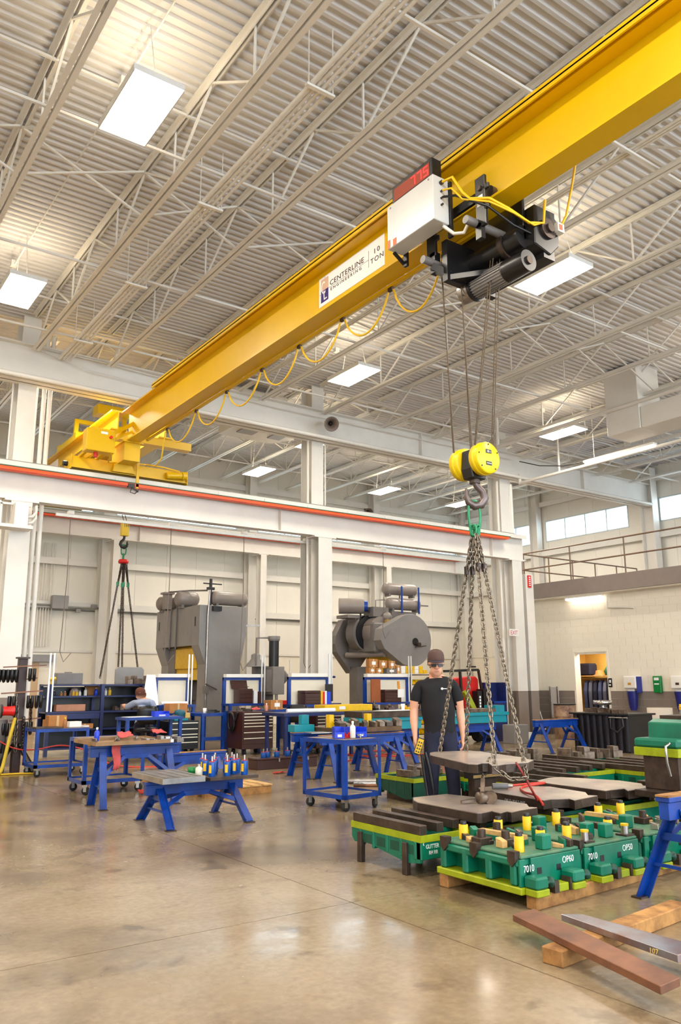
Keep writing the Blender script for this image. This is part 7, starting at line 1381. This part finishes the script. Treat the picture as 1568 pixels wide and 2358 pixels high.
# coats on a rail inside the doorway
rl = thing('coat_rail', 'wooden shelf with coat rail seen through the doorway', 'shelf', (XO+1.2, 15, 1.6)); W('shelf', WOODP, rl, lambda b: b.box(XO+0.9, 13.35, 1.62, XO+1.45, 16.15, 1.65)); W('rail', STEEL, rl, lambda b: b.cyl((XO+1.1, 13.35, 1.56), (XO+1.1, 16.15, 1.56), 0.015, n=8))
COAT = [mat('navy_coat', (34, 36, 62), 0.85, var=0.2), mat('grey_coat', (96, 100, 124), 0.85, var=0.2), mat('blue_coat', (66, 76, 116), 0.85, var=0.2)]
for k in range(9):
    y = 14.5+0.17*k; nm = ('dark navy', 'grey', 'dusty blue')[k % 3]
    simple('coat', '%s work coat hanging in the doorway closet, number %d from the right side' % (nm, k+1) if False else ('%s work coat hanging on the rail in the doorway, %s from the near side' % (nm, ('first', 'second', 'third', 'fourth', 'fifth', 'sixth', 'seventh', 'eighth', 'ninth')[k])), 'coat', COAT[k % 3], lambda b: b.prism([(-0.22, 0), (0.2, 0), (0.22, 0.5), (0.16, 0.74), (0.03, 0.82), (-0.03, 0.82), (-0.16, 0.74), (-0.24, 0.5)], -0.05, 0.05, 'y'), (XO+1.1, y, 0.7), 0.25, 'coats in the closet', 0.02)
simple('green_bag', 'dark green bag on the closet shelf', 'bag', mat('green_cloth', (40, 92, 60), 0.85, var=0.2), lambda b: b.lathe((0, 0, 0), [(0.2, 0), (0.24, 0.12), (0.16, 0.26), (0.02, 0.3)], 12), (XO+1.15, 15.0, 1.65)); simple('folded_jacket', 'folded navy jacket on the closet shelf', 'jacket', COAT[0], lambda b: b.box(-0.18, -0.25, 0, 0.18, 0.25, 0.36), (XO+1.15, 15.88, 1.65), bevel=0.05); simple('straw_hat', 'pale hat on the closet shelf', 'hat', CARD, lambda b: b.lathe((0, 0, 0), [(0.2, 0), (0.12, 0.03), (0.1, 0.14), (0.02, 0.16)], 14), (XO+1.1, 15.42, 1.65))
# black curtained cabinet with clutter
kc = thing('curtain_cabinet', 'black curtained work cabinet in front of the doorway', 'cabinet', (15.3, 11.5, 0)); 
W('frame', BLACK, kc, lambda b: b.box(15.06, 10.78, 0, 15.9, 12.22, 0.76)); 
for k in range(9): W('curtain_fold', mat('black_curtain', (22, 18, 30), 0.7, var=0.2), kc, lambda b: b.cyl((15.05, 10.82+0.165*k, 0.03), (15.05, 10.82+0.165*k, 0.76), 0.05, 0.045, n=8))
W('top', BLACK, kc, lambda b: b.box(14.98, 10.72, 0.761, 15.95, 12.28, 0.80), 0.006); W('side_rail', STEEL, kc, lambda b: b.cyl((14.96, 10.74, 0.72), (14.96, 11.2, 0.72), 0.014, n=6)); W('hose_loop', BLACK, kc, lambda b: b.tube([(14.94, 10.85, 0.72), (14.9, 10.8, 0.55), (14.9, 10.95, 0.42), (14.9, 11.12, 0.5), (14.94, 11.15, 0.7)], 0.02, 6))
parts_row(15.2, 11.0, 0.801, 6, (0.03, 0.2), lambda k: 'small object, %s from the near end of the black curtained cabinet' % ORD[k], DULL, (0.16, 0.18, 0.09), 'clutter on the black cabinet', 'tool', 'small_tool', 31); simple('chrome_pan', 'round bright pan on the black curtained cabinet', 'pan', CHROME, lambda b: b.lathe((0, 0, 0), [(0.1, 0), (0.03, 0.03), (0.03, 0.06), (0.2, 0.08), (0.2, 0.17), (0.19, 0.17), (0.18, 0.09)], 20), (15.25, 11.55, 0.9))
brl = thing('oil_barrel', 'stained open barrel beside the block wall', 'barrel', (17.6, 14.55, 0)); MB().lathe((0, 0, 0), [(0.28, 0), (0.29, 0.02), (0.29, 0.28), (0.3, 0.3), (0.29, 0.32), (0.29, 0.56), (0.3, 0.58), (0.29, 0.6), (0.29, 0.85), (0.27, 0.87)], 22).build('drum', mat('stained_drum', (158, 128, 100), 0.6, var=0.4, scale=6, dark=(96, 62, 52)), brl); MB().lathe((0, 0, 0.87), [(0.29, 0), (0.3, 0.01), (0.3, 0.03), (0.27, 0.03)], 22).build('rim', BLACK, brl)
tc = thing('waste_bin', 'grey bin with a clear liner behind the tall green die', 'bin', (17.5, 11.65, 0)); MB().lathe((0, 0, 0), [(0.22, 0), (0.26, 0.6)], 20).build('bin', GREYD, tc); MB().lathe((0, 0, 0), [(0.265, 0.42), (0.29, 0.5), (0.285, 0.86), (0.27, 0.86)], 20).build('liner', mat('pale_liner', (206, 192, 176), 0.3, var=0.05), tc)
bm_ = thing('broom', 'white broom handle leaning beside the column', 'broom', (18.6, 16.3, 0)); MB().cyl((0.1, -0.1, 0.12), (-0.08, 0.18, 1.4), 0.015, n=8).build('handle', PLASW, bm_); MB().box(-0.1, -0.14, 0, 0.25, -0.06, 0.12).build('head', BLACK, bm_, 0.01)
wp = thing('wall_panel_door', 'narrow pale steel panel standing against the block wall', 'panel', (18.95, 16.0, 0)); W('panel', mat('pale_grey_steel', (196, 190, 186), 0.45, var=0.05), wp, lambda b: b.box(18.9, 15.85, 0.45, 18.96, 16.12, 1.32), 0.004); W('frame', STEEL, wp, lambda b: b.box(18.88, 15.83, 0.0, 18.9, 15.87, 1.34).box(18.88, 16.1, 0.0, 18.9, 16.14, 1.34))
pv = setting('trim_30', MB().tube([(18.7, YO-0.2, 3.9), (18.7, YO-0.2, 3.45), (18.76, YO-0.2, 3.36), (19.1, YO-0.2, 3.34)], 0.04, 8), STEELW); setting('trim_31', MB().tube([(XO-0.05, 14.1, 3.85), (XO-0.05, 14.1, 3.5), (XO-0.04, 13.6, 3.48), (XO-0.02, 13.3, 3.44)], 0.03, 8), STEELW)
